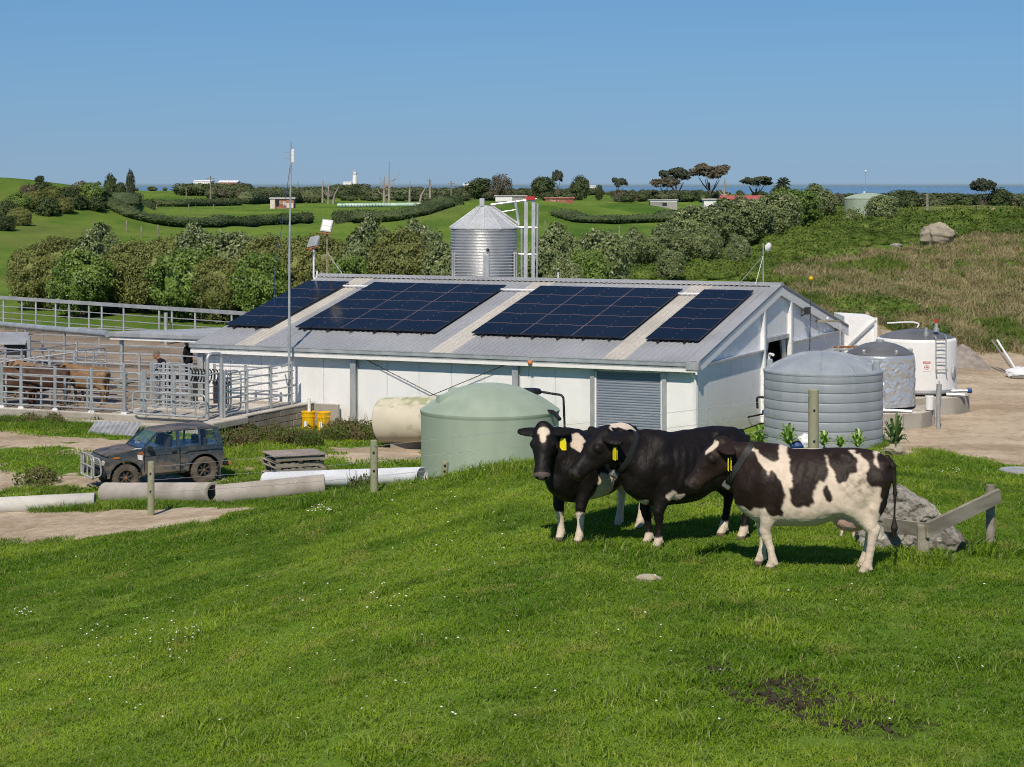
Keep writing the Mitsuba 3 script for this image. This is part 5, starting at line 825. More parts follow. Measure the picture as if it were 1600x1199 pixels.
SPEC_R = {'white': [('B', [(1.474,1.388),(1.389,1.347),(1.353,1.299),(1.29,1.273),(1.205,1.227),(1.163,1.222),(1.134,1.244),(1.141,1.328),(1.141,1.461),(1.05,1.465),(1.057,1.331),(1.015,1.27),(0.994,1.229),(1.001,1.151),(0.966,1.069),(0.952,1.0),(0.952,0.951),(0.987,0.942),(0.987,0.886),(0.966,0.803),(0.923,0.763),(0.867,0.738),(0.846,0.76),(0.798,0.748),(0.756,0.722),(0.749,0.757),(0.7,0.787),(0.714,0.856),(0.7,0.969),(0.672,1.032),(0.616,1.014),(0.595,1.043),(0.575,1.155),(0.589,1.224),(0.637,1.333),(0.575,1.266),(0.533,1.171),(0.505,1.088),(0.464,1.034),(0.436,1.022),(0.408,1.051),(0.374,1.038),(0.346,1.13),(0.312,1.131),(0.257,1.14),(0.257,1.251),(0.291,1.291),(0.339,1.345),(0.381,1.36),(0.305,1.371),(0.243,1.314),(0.147,1.228),(0.16,1.158),(0.167,1.089),(0.119,1.008),(0.064,0.982),(0.023,0.977),(0.023,0.901),(0.003,0.847),(0.03,0.735),(-0.154,-0.235),(2.018,-0.365),(2.018,0.699),(1.602,0.701),(1.517,0.691),(1.439,0.645),(1.396,0.702),(1.304,0.696),(1.268,0.712),(1.177,0.611),(1.113,0.645),(1.064,0.617),(1.071,0.742),(1.036,0.821),(1.043,0.898),(1.092,1.022),(1.163,1.103),(1.219,1.129),(1.244,1.068),(1.276,1.126),(1.346,1.222),(1.389,1.29)]), ('B', [(0.129,1.343),(0.039,1.402),(-0.043,1.398),(-0.022,1.349),(0.046,1.339),(0.074,1.29),(0.033,1.236),(0.039,1.201),(0.101,1.233),(0.088,1.303)]), ('R', [(.6,.5),(.9,.5),(1.0,1.5),(.7,1.5)])], 'black': [('B', [(0.613,0.989),(0.572,0.998),(0.544,0.936),(0.519,0.826),(0.544,0.804),(0.586,0.837),(0.616,0.919)])], 'face': [((.095, .062, .0), (.085, .028, .06)), ((.03, .02, .0), (.018, .018, .05))], 'soil': [((.22, .25, 1.02), (.22, .3, .22))], 'dark': (.020, .0115, .0085)}
SPEC_M = {'white': [('B', [(1.299,0.631),(1.194,0.693),(1.031,0.626),(1.05,0.565),(1.223,0.578)]), ('B', [(1.592,0.565),(1.421,0.574),(1.383,0.493),(1.554,0.492)]), ('B', [(.7,-.1),(2,-.1),(2,.14),(.7,.14)]), ('L', [(-.4,-.1),(.6,-.1),(.6,.17),(-.4,.17)]), ('R', [(-.4,-.1),(.6,-.1),(.6,.20),(-.4,.20)])], 'face': [], 'dark': (.0085, .0062, .0055)}
SPEC_L = {'white': [('B', [(1.7,1.388),(1.529,1.391),(1.277,1.363),(1.246,1.252),(1.325,1.192),(1.372,1.114),(1.451,1.194),(1.56,1.292)]), ('L', [(0.916,0.478),(0.802,0.603),(0.835,0.715),(0.802,0.771),(1.029,0.85),(1.13,0.844),(1.13,0.504)]), ('B', [(0.809,1.322),(0.62,1.345),(0.454,1.384),(0.236,1.395),(0.117,1.258),(0.219,1.257),(0.454,1.329),(0.571,1.335),(0.637,1.286)]), ('B', [(.7,-.1),(2,-.1),(2,.36),(.7,.40)]), ('B', [(-.4,-.1),(.6,-.1),(.6,.62),(-.4,.70)])], 'face': [((.055, 0, .0), (.045, .062, .06)), ((.115, 0, .0), (.065, .030, .06))], 'dark': (.0075, .006, .0056), 'nose': (.13, .10, .095)}
gR, gM, gL = G(1352, 897), G(1088, 848), G(940, 838)
def root(g_, ang, x, y): c, s = math.cos(ang), math.sin(ang); q = np.array([g_[0]-(c*x-s*y), g_[1]-(s*x+c*y), 0]); return q
def settle(q, ang, pose): zs_ = [ground(q[0]+math.cos(ang)*x-math.sin(ang)*y, q[1]+math.sin(ang)*x+math.cos(ang)*y) for s, k_, pts, rs in legs_of(pose) for x, y in (pts[-1][:2],)]; return np.array([q[0], q[1], float(np.mean(zs_))-.01])
aR, aM, aL = math.radians(163), math.radians(211), math.radians(230)
cow('black and white cow standing side on, nearest the boulder and timber rail', settle(root(gR, aR, .20, .155), aR, POSE_R), aR, POSE_R, SPEC_R, seed=1, scale=1.05, tags=((1, (-.15, -.55)),), collar=1, group=None)
cow('nearly all black cow in the middle of the three, looking left', settle(root(gM, aM, .68, 0), aM, POSE_M), aM, POSE_M, SPEC_M, seed=2, scale=1.06, tags=((1, (-.15, -.5)),), collar=1)
cow('black cow with a white forehead facing the camera, leftmost of the three', settle(root(gL, aL, .68, 0), aL, POSE_L), aL, POSE_L, SPEC_L, seed=3, scale=1.04, tags=((1, (-.1, -.50)),), collar=0)
# ---------------- two workers and the brown cows in the yard ----------------
def person_mesh(J, h=.016):
    pts = np.array([q for v in J.values() for q in np.atleast_2d(v)]); lo, hi = pts.min(0)-.26, pts.max(0)+.30; lo[2] = -.02; g_ = grid(lo, hi, h); p = g_.reshape(-1, 3); d = np.full(len(p), 9.0)
    pel, ch, nk, hd = (np.array(J[k]) for k in ('pelvis', 'chest', 'neck', 'head'))
    d = ell(p, pel, (.13, .175, .15)); seg(p, d, [pel+[0, .05, 0], ch+[0, .085, 0]], [.125, .135], .06); seg(p, d, [pel-[0, .05, 0], ch-[0, .085, 0]], [.125, .135], .06); seg(p, d, [ch, nk], [.10, .062], .06); seg(p, d, [nk, hd], [.058, .055], .03)
    fd = np.array(J['face']); e = ell(p, hd+[0, 0, .09], (.095, .078, .115)); d = smin(d, e, .03); seg(p, d, [hd+fd*.06+[0, 0, .0], hd+fd*.03+[0, 0, .04]], [.045, .06], .03); seg(p, d, [hd+fd*.098+[0, 0, .085], hd+fd*.112+[0, 0, .06]], [.012, .017], .012)
    for s, k in ((1, 'L'), (-1, 'R')):
        sh, el, wr = (np.array(J[a+k]) for a in ('sh', 'el', 'wr')); seg(p, d, [sh, el, wr], [.072, .055, .036], .05); u = (wr-el)/np.linalg.norm(wr-el); side = np.cross(u, [0, 0, 1.0]); side /= np.linalg.norm(side)+1e-9; pal = wr+u*.07; seg(p, d, [wr, pal], [.032, .038], .02)
        for i, off in enumerate((-.033, -.011, .011, .033)): b = pal+side*off*.9; L_ = (.075, .085, .08, .065)[i]; seg(p, d, [b, b+u*L_*.5, b+u*L_*.85-[0, 0, .03]], [.012, .0105, .009], .006)
        seg(p, d, [wr+u*.03+side*.035, wr+u*.065+side*.065, wr+u*.095+side*.06], [.014, .012, .010], .008)
        hp_, kn, an, to = (np.array(J[a+k]) for a in ('hip', 'kn', 'an', 'to')); seg(p, d, [hp_, kn, an], [.105, .068, .048], .05); seg(p, d, [an+[0, 0, -.02], to], [.052, .045], .03)
    V, f = surface_nets(d.reshape(g_.shape[:3]), lo, h); return V, tri(f)
vcol('m_cloth', .85, .15)
def person(label, at, ang, J, top, legs_c, capc):
    V, f = person_mesh(J); M = Tr(*at) @ Rz(ang); col = np.tile(np.array(top), (len(V), 1)); col[V[:, 2] < J['pelvis'][2]+.03] = legs_c; boots = V[:, 2] < .16; col[boots] = (.02, .02, .02)
    hd = np.array(J['head']); col[np.linalg.norm(V-(hd+[0, 0, .07]), axis=1) < .155] = (.30, .16, .11)
    for k in 'LR':
        wr = np.array(J['wr'+k]); el = np.array(J['el'+k]); u = (wr-el)/np.linalg.norm(wr-el); col[((V-wr)@u > -.01) & (np.linalg.norm(V-wr, axis=1) < .22)] = (.30, .16, .11)
    k = thing('person', label, 'person'); part(k, 'body', (V @ M[:3, :3].T+M[:3, 3], f), 'm_cloth', True, color=col); fd = np.array(J['face']); c = hd+[0, 0, .135]; sd = np.cross([0, 0, 1], fd)
    cap = [mv(xf(lathe([(.001, .095), (.05, .088), (.088, .05), (.098, .0), (.094, -.012)], 20), Sc(1.06, .92, 1)), *c)]; br = [c+fd*x+sd*y+[0, 0, z] for x, y, z in ((.07, .07, -.005), (.07, -.07, -.005), (.17, .045, -.03), (.17, -.045, -.03), (.07, .07, -.014), (.07, -.07, -.014), (.17, .045, -.037), (.17, -.045, -.037))]; part(k, 'cap', xf(join(cap+[hull(br)]), M), capc, 40)
    for s in (1, -1): part(k, 'eye', xf(ballmesh(.010, hd+[0, 0, .095]+fd*.088+sd*.03*s, 1), M), 'm_eye', True)
mat('m_cap_olive', (.13, .125, .085), .8); mat('m_cap_black', (.015, .015, .016), .8)
J1 = dict(pelvis=(-.12, 0, .92), chest=(.10, 0, 1.27), neck=(.21, 0, 1.42), head=(.27, 0, 1.47), face=(.97, 0, -.24), shL=(.14, .19, 1.33), elL=(.26, .24, 1.07), wrL=(.42, .20, .90), shR=(.14, -.19, 1.33), elR=(.28, -.22, 1.06), wrR=(.46, -.16, .92), hipL=(-.12, .10, .88), knL=(.0, .12, .48), anL=(-.12, .13, .09), toL=(.08, .15, .045), hipR=(-.12, -.10, .88), knR=(-.1, -.12, .48), anR=(-.24, -.13, .09), toR=(-.05, -.15, .045))
J2 = dict(pelvis=(0, 0, .95), chest=(.0, 0, 1.32), neck=(.02, 0, 1.48), head=(.04, 0, 1.54), face=(1, 0, -.05), shL=(.0, .20, 1.40), elL=(.05, .27, 1.12), wrL=(.16, .25, .92), shR=(.0, -.20, 1.40), elR=(-.28, -.34, 1.36), wrR=(-.50, -.40, 1.30), hipL=(0, .10, .92), knL=(.06, .11, .50), anL=(.0, .12, .09), toL=(.18, .14, .045), hipR=(0, -.10, .92), knR=(.02, -.11, .50), anR=(-.08, -.12, .09), toR=(.10, -.14, .045))
person('person in a dark jacket and olive cap leaning over the yard rails', Lp(-18.0, -1.5), math.radians(188), J1, (.014, .014, .018), (.02, .02, .025), 'm_cap_olive')
person('person in black standing in the shade under the canopy', Lp(-19.85, 2.7), math.radians(165), J2, (.012, .012, .014), (.012, .013, .018), 'm_cap_black')
BP = dict(front=((1.30, 1.30), (1.24, 1.22)), hind=((-.02, .05), (.04, .12)), poll=(1.82, .1, 1.40), dir=(.62, .1, -.6))
LBROWN = ['tan and white cow in the yard, nearest the left edge', 'red-brown cow standing side on behind the front rails', 'light tan cow with its head raised beside the wide gate', 'dark reddish cow behind the front rails near the canopy post', 'tan cow furthest right in the yard, near the capped worker', 'brown cow at the back of the yard group']
for i, (x, y, a_, dk, wh, pl, dr_) in enumerate(((-24.2, -4.0, 190, (.20,.12,.065), 1, (1.86, .0, 1.15), (.7, .0, -.6)), (-21.3, -4.1, 200, (.085,.042,.025), 0, (1.86, .1, 1.12), (.7, .1, -.5)), (-22.2, -3.0, 150, (.25,.16,.095), 0, (1.80, .1, 1.46), (.80, .2, -.35)), (-20.3, -3.7, 205, (.06,.028,.018), 0, (1.82, -.1, 1.44), (.7, .2, -.5)), (-19.2, -3.1, 175, (.23,.14,.075), 0, (1.82, .1, 1.45), (.75, .1, -.5)), (-25.6, -2.9, 20, (.11,.058,.032), 0, (1.86, .0, 1.10), (.7, .0, -.6)))):
    sp_ = {'white': [('B', [(.2, .9), (.9, .9), (1.1, 1.5), (.1, 1.5)])] if wh else [], 'face': [], 'dark': dk}; cow(LBROWN[i], Lp(x, y), math.radians(a_)-AL, {**BP, 'poll': pl, 'dir': dr_}, sp_, h=.024, seed=20+i, collar=0, scale=.90, group='brown cows in the yard')
# ---------------- foliage ----------------
def leafmat(key, a, b, c, s=1.0, rough=.5, spec=.4):
    def fn(p, n, uv):
        t = ss(.25, .75, fb(p.x*.55*s, p.y*.55*s, p.z*.55*s, octaves=3)); q = nz(p.x*7*s+p.z*3, p.y*7*s, p.z*7*s); return mix(mix(a, b, t), c, ss(.55, .95, q)*.8)
    scene[key] = {'type': 'twosided', 'bsdf': {'type': 'principled', 'base_color': mikit.proc(fn), 'roughness': rough, 'specular': spec}}
leafmat('m_leaf_grey', (.100,.138,.046), (.165,.21,.075), (.42,.44,.27), 1, .45)
leafmat('m_leaf_green', (.085,.150,.022), (.150,.235,.040), (.25,.31,.08), 1, .45)
leafmat('m_leaf_olive', (.110,.130,.030), (.175,.198,.050), (.29,.30,.11), 1, .6)
leafmat('m_leaf_dark', (.041,.063,.024), (.073,.102,.039), (.116,.140,.059), .7, .7, .2)
leafmat('m_leaf_brown', (.098,.085,.054), (.140,.120,.081), (.183,.159,.110), .7, .8, .2)
leafmat('m_leaf_pine', (.041,.054,.034), (.067,.081,.049), (.104,.110,.073), .5, .8, .2)
leafmat('m_leaf_scrub', (.063,.085,.037), (.112,.134,.061), (.183,.195,.110), .25, .7, .2)
leafmat('m_weed', (.05,.085,.015), (.10,.125,.03), (.19,.165,.07), 1.5, .7, .2)
leafmat('m_weed_dry', (.085,.082,.032), (.15,.12,.06), (.20,.15,.09), 1.5, .8, .2)
leafmat('m_straw', (.17,.155,.065), (.30,.26,.135), (.36,.31,.20), 1.5, .85, .2)
leafmat('m_bankgreen', (.060,.105,.016), (.115,.170,.028), (.19,.21,.055), .6, .7, .2)
mat('m_bark', weathered((.11,.09,.07), (.17,.15,.125), 3, 1), .95, spec=.1); mat('m_deadwood', weathered((.38,.345,.30), (.25,.22,.19), 1, .4), .9, spec=.1)
mat('m_core', (.012, .016, .006), 1.0, spec=0.0)
def leaves(c, n, size, r, up=.3, out=None, aspect=.55):
    """one two-triangle leaf per centre: pointed lozenges that face outwards and up, at random"""
    m = len(c); nrm = r.normal(size=(m, 3))+([0, 0, up]); 
    if out is not None: nrm = nrm+out*1.7
    nrm /= np.linalg.norm(nrm, axis=1, keepdims=True); a = np.cross(nrm, r.normal(size=(m, 3))); a /= np.linalg.norm(a, axis=1, keepdims=True)+1e-9; b = np.cross(nrm, a); sz = size*r.uniform(.6, 1.3, (m, 1))
    v = np.stack([c-a*sz*.5, c+b*sz*.5*aspect+nrm*sz*.06, c+a*sz*.5, c-b*sz*.5*aspect+nrm*sz*.06], 1).reshape(-1, 3); i = np.arange(m)*4
    return v, np.vstack([np.stack([i, i+1, i+2], 1), np.stack([i, i+2, i+3], 1)])
def crown(seed, nc, per, size, cr=.30, lump=.25, shape='round', core=.72, up=.35):
    """a unit crown (radius 1, height 0 to 2) of leaf clumps over an uneven surface"""
    r = np.random.default_rng(seed); d = r.normal(size=(nc, 3)); d[:, 2] = d[:, 2]*.9+.15; d /= np.linalg.norm(d, axis=1, keepdims=True)
    rad = (1-lump)+lump*2*fbm(d*1.7+seed, 3, seed)*r.uniform(.8, 1.08, nc); C = d*rad[:, None]*(1-cr*.5)
    if shape == 'flat': C = C*[1, 1, .28]+[0, 0, .55]; C[:, 2] += .1*np.sin(C[:, 0]*5+seed)
    if shape == 'column': C[:, :2] *= (.75+.25*np.cos(C[:, 2:]*1.5))
    if shape == 'hedge': C = np.sign(C)*np.abs(C)**.72
    P_ = np.repeat(C, per, 0); o = r.normal(size=P_.shape); o /= np.linalg.norm(o, axis=1, keepdims=True); q = P_+o*cr*r.uniform(.15, 1, (len(P_), 1))**.5*[1, 1, .9 if shape != 'flat' else .35]
    out = q/np.maximum(np.linalg.norm(q, axis=1, keepdims=True), .1)*.6+o*.7
    v, f = leaves(q, len(q), size, r, up, out); v[:, 2] = np.maximum(v[:, 2]+1, -.02)
    return v, f
def core_mesh(seed, s=.70, shape='round'):
    m = trimesh.creation.icosphere(2, 1.0); v = np.array(m.vertices); v = v*(s*(.8+.4*fbm(v*1.7+seed, 3, seed)))[:, None]
    if shape == 'hedge': v = np.sign(v)*np.abs(v)**.8
    v[:, 2] = np.maximum(v[:, 2]+1, .02); return v, np.array(m.faces)
def trunk_mesh(seed, h=1.0, r0=.09):
    r = np.random.default_rng(seed); t = [tube([(0, 0, -.15), (.03, .02, h*.4), (.0, .05, h)], [r0, r0*.75, r0*.45], 7)]
    for i in range(5): a = i*1.26+r.uniform(0, .5); z = h*r.uniform(.3, .6); t.append(tube([(.02, .02, z), (.3*math.cos(a), .3*math.sin(a), z+.35), (.55*math.cos(a), .55*math.sin(a), z+.75)], [r0*.55, r0*.35, r0*.15], 5))
    return join(t)
def tree_kind(key, leaf, seed, **k):
    sh = k.get('shape', 'round'); v, f = crown(seed, **k); cv = core_mesh(seed, k.get('core', .7), sh)
    scene[key] = {'type': 'shapegroup', 'trunk': mikit.ply(trunk_mesh(seed), 'm_bark', 40), 'crown': mikit.ply((v, f), leaf), 'crown_core': mikit.ply(cv, leaf)} if k.get('core', .7) > 0 else {'type': 'shapegroup', 'trunk': mikit.ply(trunk_mesh(seed), 'm_bark', 40), 'crown': mikit.ply((v, f), leaf)}
KINDS = {}
for nm, leaf, n, kw in (('grey', 'm_leaf_grey', 3, dict(nc=260, per=44, size=.095, cr=.19, lump=.46, core=.60)), ('green', 'm_leaf_green', 2, dict(nc=260, per=44, size=.095, cr=.19, lump=.46, core=.60)), ('olive', 'm_leaf_olive', 3, dict(nc=330, per=44, size=.072, cr=.16, lump=.28, core=.70)),
        ('dark', 'm_leaf_dark', 3, dict(nc=120, per=18, size=.17, cr=.26, lump=.35, core=.68)), ('brown', 'm_leaf_brown', 1, dict(nc=140, per=16, size=.15, cr=.26, lump=.4, core=.4)), ('flat', 'm_leaf_pine', 2, dict(nc=90, per=26, size=.17, cr=.24, lump=.4, core=-1, shape='flat')), ('flatbrown', 'm_leaf_brown', 1, dict(nc=90, per=26, size=.16, cr=.22, lump=.4, core=-1, shape='flat')), ('column', 'm_leaf_pine', 1, dict(nc=120, per=18, size=.16, cr=.26, lump=.3, core=.5, shape='column'))):
    KINDS[nm] = [f'group_{nm}_{chr(97+i)}' for i in range(n)]
    for i, k_ in enumerate(KINDS[nm]): tree_kind(k_, leaf, 11*i+len(nm)*3+hash(nm[0]) % 1+ord(nm[0]), **kw)
tcount = {}
def plant_at(name, kind, q, hgt, wid, label, cat, group, rot=None, i=None, deep=None):
    i = tcount.get(kind, 0); tcount[kind] = i+1; g_ = KINDS[kind][i % len(KINDS[kind])]; k = numbered(name)
    scene[k] = {'type': 'instance', 'to_world': T(Tr(*q) @ Rz(rot if rot is not None else i*2.1) @ Sc(wid/2, (deep or wid)/2, hgt/2)), 'sg': {'type': 'ref', 'id': g_}}; labels[k] = {'label': label, 'category': cat}
    if group: labels[k]['group'] = group
    return k
def tree_px(name, kind, px, top, wpx, label, cat='tree', group=None, Y=None, base=None, rot=None, sink=.0):
    q = G(px, base, 60, 2500) if Y is None else gp((px-800)/F*Y, Y); Y = q[1]; h_ = H-(top-HY)/F*Y-q[2]+sink; return plant_at(name, kind, q-[0, 0, sink], max(h_, .6), wpx/F*Y*1.0, label, cat, group, rot)
# tall shelter row behind the shed, left to right
row = [(58, 383, 80, 'olive', 110), (96, 374, 92, 'olive', 110), (150, 358, 84, 'grey', 109), (128, 395, 80, 'green', 106), (205, 380, 90, 'olive', 108), (252, 372, 92, 'olive', 107), (312, 358, 92, 'grey', 107), (290, 395, 90, 'green', 103.5), (362, 366, 92, 'grey', 106), (345, 405, 80, 'olive', 102.5), (418, 372, 92, 'olive', 105), (402, 400, 70, 'green', 101.5), (470, 370, 92, 'olive', 104), (512, 374, 86, 'olive', 103), (575, 346, 84, 'grey', 102.5), (622, 362, 92, 'olive', 100.5), (660, 352, 86, 'grey', 102.5), (692, 384, 64, 'grey', 99.5), (550, 408, 60, 'green', 100)]
HN = ['leftmost', 'second', 'third', 'fourth', 'fifth', 'sixth', 'seventh', 'eighth', 'ninth', 'tenth', 'eleventh', 'twelfth', 'thirteenth', 'fourteenth', 'fifteenth', 'sixteenth', 'seventeenth', 'eighteenth', 'nineteenth']
HX = ['twentieth', 'twenty-first', 'twenty-second', 'twenty-third', 'twenty-fourth', 'twenty-fifth', 'twenty-sixth', 'twenty-seventh']
order = sorted(range(len(row)), key=lambda i: row[i][0]); rank = {i: r for r, i in enumerate(order)}
LT = {'olive': 'dense olive brown shelter tree', 'grey': 'grey green bushy shelter tree with pale leaf tips', 'green': 'bright green shelter tree'}
for i, (px, top, w, kd, Y) in enumerate(row): tree_px('shelter_tree', kd, px, top-4, w*1.22, f'{LT[kd]}, {HN[rank[i]]} from left in row behind shed', group='shelter row behind the shed', Y=Y)
for px, top, w, kd, Y, lb in ((868, 353, 84, 'grey', 101, 'large grey green bush just right of the silo elevator'), (884, 402, 62, 'grey', 97, 'smaller pale bush in front of the large one right of the elevator'), (936, 360, 86, 'grey', 101, 'round grey green bush in the gap above the wide roof array'), (916, 390, 66, 'green', 99, 'green bush between the two round bushes right of the elevator')): tree_px('shelter_bush', kd, px, top, w*1.15, lb, 'bush', 'bushes behind the shed ridge', Y=Y)
diag = [(990, 357, 46, 422, 'narrow bush standing alone left of the diagonal row'), (1050, 352, 78, 420, 'leftmost large bush of the diagonal row'), (1048, 392, 40, 442, 'small pale sapling bush in front of the diagonal row'), (1104, 352, 46, 418, 'middle sapling bush below the diagonal row'), (1155, 366, 36, 420, 'slender bush nearest the dish aerial'), (1086, 322, 84, 400, 'second large bush of the diagonal row'), (1132, 312, 80, 388, 'third large bush of the diagonal row'), (1172, 308, 74, 382, 'fourth large bush of the diagonal row, below the red roofed house'), (1212, 302, 74, 372, 'fifth large bush of the diagonal row'), (1246, 297, 70, 360, 'sixth large bush of the diagonal row'), (1274, 289, 62, 350, 'topmost bush at the right end of the diagonal row'), (1066, 375, 70, 418, 'low bush at the foot of the diagonal row'), (1378, 305, 46, 350, 'round bush right of the pale green tank on the bank'), (1330, 328, 20, 356, 'slim bush left of the pale green tank on the bank')]
for px, top, w, base, lb in diag: tree_px('coastal_bush', 'grey' if px != 1246 else 'green', px, top, w*1.12, lb, 'bush', 'coastal bushes on the right bank', base=base)
# the bushy crest of the hill at the left
r = np.random.default_rng(5)
crest = [(10, 312, 52, 'dark'), (28, 300, 50, 'green'), (50, 296, 46, 'olive'), (66, 281, 38, 'dark'), (62, 272, 18, 'dark'), (84, 288, 44, 'olive'), (106, 290, 48, 'dark'), (126, 281, 52, 'brown'), (138, 284, 56, 'green'), (156, 291, 42, 'dark'), (8, 334, 40, 'dark'), (30, 322, 46, 'olive'), (46, 285, 34, 'brown'), (74, 306, 46, 'dark'), (100, 306, 40, 'olive'), (118, 300, 40, 'dark'), (150, 304, 38, 'dark')]
crank = {i: q_ for q_, i in enumerate(sorted(range(len(crest)), key=lambda i: crest[i][0]))}
for i, (px, top, w, kd) in enumerate(crest): tree_px('hill_shrub', kd, px, top+2, w*.85, f'{dict(dark="dark green", green="mid green", olive="olive", brown="brownish twiggy")[kd]} shrub, {HN[crank[i]]} from the left in the thicket on the left hill', 'shrub', f'{kd} shrubs on the left hill', base=top+2+w*.62, sink=.25)
# dark boxthorn hedges across the fields: each hedge one lumpy wall of leaves
def hedge(label, pxs, hpx, wid, leaf='m_leaf_dark', seed=1, name='field_hedge', dens=1.0):
    pts_ = [G(px, py, 80, 2500) for px, py in pxs]; pts_ = [q for q in pts_]; P_ = []; rr = np.random.default_rng(seed); cs = []
    for a, b in zip(pts_, pts_[1:]):
        n = max(2, int(np.linalg.norm(b[:2]-a[:2])/(wid*.22)))
        for t in np.linspace(0, 1, n, endpoint=False): q = a+(b-a)*t; hh = hpx/F*q[1]; cs.append((q, hh))
    ms = []
    for q, hh in cs:
        z0 = ground(q[0], q[1]); n = int(110*dens); d = rr.normal(size=(n, 3)); d /= np.linalg.norm(d, axis=1, keepdims=True); d = np.sign(d)*np.abs(d)**.75; hv = hh*rr.uniform(.85, 1.12)
        c = np.array([q[0], q[1], z0+hv*.45])+d*[wid*.5, wid*.5, hv*.55]*rr.uniform(.75, 1.05, (n, 1)); ms.append(leaves(c, n, max(.16, q[1]*.0011), rr, .4, d))
        ms.append(mv(xf(ballmesh(1, sub=1), Sc(wid*.46, wid*.46, hv*.5)), q[0], q[1], z0+hv*.42))
    return solo(name, join(ms), leaf, label, 'hedge')
hedge('dark hedge running down the left hill and along the field to the mast', [(152, 312), (175, 326), (205, 340), (240, 349), (280, 354), (330, 355), (390, 353), (440, 351), (478, 347)], 15, 2.6, seed=1)
hedge('dark hedge in the field between the floodlights and the silo', [(534, 346), (570, 347), (615, 345), (655, 337), (690, 326), (715, 317)], 17, 3.2, seed=2)
hedge('dark hedge along the foot of the round green mound', [(880, 338), (910, 347), (950, 349), (1000, 347), (1040, 346), (1060, 340)], 12, 3.0, seed=3)
hedge('pale grey green hedge of bushes across the far field left of the mast', [(385, 319), (420, 318), (460, 317), (500, 317)], 22, 5, 'm_leaf_scrub', 4, dens=1.4)
hedge('low dark hedge at the foot of the far mound on the left', [(190, 323), (230, 323), (280, 323), (330, 322), (370, 321)], 11, 4, seed=6)
# far scrub country, one mass
scr = []
for k_, (leaf, sd) in enumerate((('m_leaf_scrub', 71), ('m_leaf_dark', 72), ('m_leaf_scrub', 73), ('m_leaf_brown', 74))):
    key = f'group_scrub_{chr(97+k_)}'; v, f = crown(sd, 60, 9, .26, .3, .35); scene[key] = {'type': 'shapegroup', 'crown': mikit.ply(join([(v, f), core_mesh(sd, .72)]), leaf)}
bands = [(-60, 200, 299, 305, 70, 291), (330, 700, 298, 311, 190, 290), (380, 520, 306, 312, 40, 300), (520, 730, 309, 315, 60, 303), (690, 900, 298, 307, 110, 292), (860, 1130, 296, 306, 110, 295), (1000, 1280, 299, 306, 90, 296), (1240, 1660, 297, 309, 120, 302), (1240, 1660, 307, 329, 230, 300), (960, 1130, 300, 317, 120, 297), (680, 900, 300, 314, 90, 294), (-200, 1250, 296, 299, 130, 290), (280, 385, 300, 304, 46, 284.5)]
n = 0
for x0, x1, y0, y1, cnt, tmin in bands:
    for _ in range(cnt):
        px, py = r.uniform(x0, x1), r.uniform(y0, y1); q = G(px, py, 330, 3500); Y = q[1]
        if (205 < px < 330 and 297 < py and Y < 600) or (835 < px < 1260 and Y < 430) or Y < 340: continue
        k = f'scrub__{n:03d}'; n += 1; hgt = min(r.uniform(2.2, 4.2)*(1 if Y < 700 else 1.4), H-(tmin+r.uniform(0, 4)-HY)/F*Y-q[2]); g_ = r.choice(4, p=[.42, .27, .25, .06])
        if hgt < .8: continue
        wd = hgt*r.uniform(1.2, 2.2); scene[k] = {'type': 'instance', 'to_world': T(Tr(q[0], q[1], q[2]-hgt*.15) @ Rz(r.uniform(0, 6)) @ Sc(wd/2, wd/2, hgt/2*1.08)), 'sg': {'type': 'ref', 'id': f'group_scrub_{"abcd"[g_]}'}}
for x0, x1, Yv, ty in ((285, 388, 880, 286), (522, 574, 1400, 287.6), (716, 750, 780, 290.5), (914, 936, 780, 293)):
    for px in np.arange(x0, x1, 3200/Yv):
        q = gp((px-800)/F*Yv, Yv+r.uniform(-6, 6)); hgt = H-(ty+r.uniform(-.6, 2)-HY)/F*Yv-q[2]; wd = hgt*r.uniform(1.1, 1.7); scene[f'scrub__{n:03d}'] = {'type': 'instance', 'to_world': T(Tr(*q) @ Rz(r.uniform(0, 6)) @ Sc(wd/2, wd/2, hgt/2)), 'sg': {'type': 'ref', 'id': f'group_scrub_{"abc"[r.integers(3)]}'}}; n += 1
labels['scrub'] = {'label': 'far grey green coastal scrub covering the plain up to the horizon', 'kind': 'stuff'}
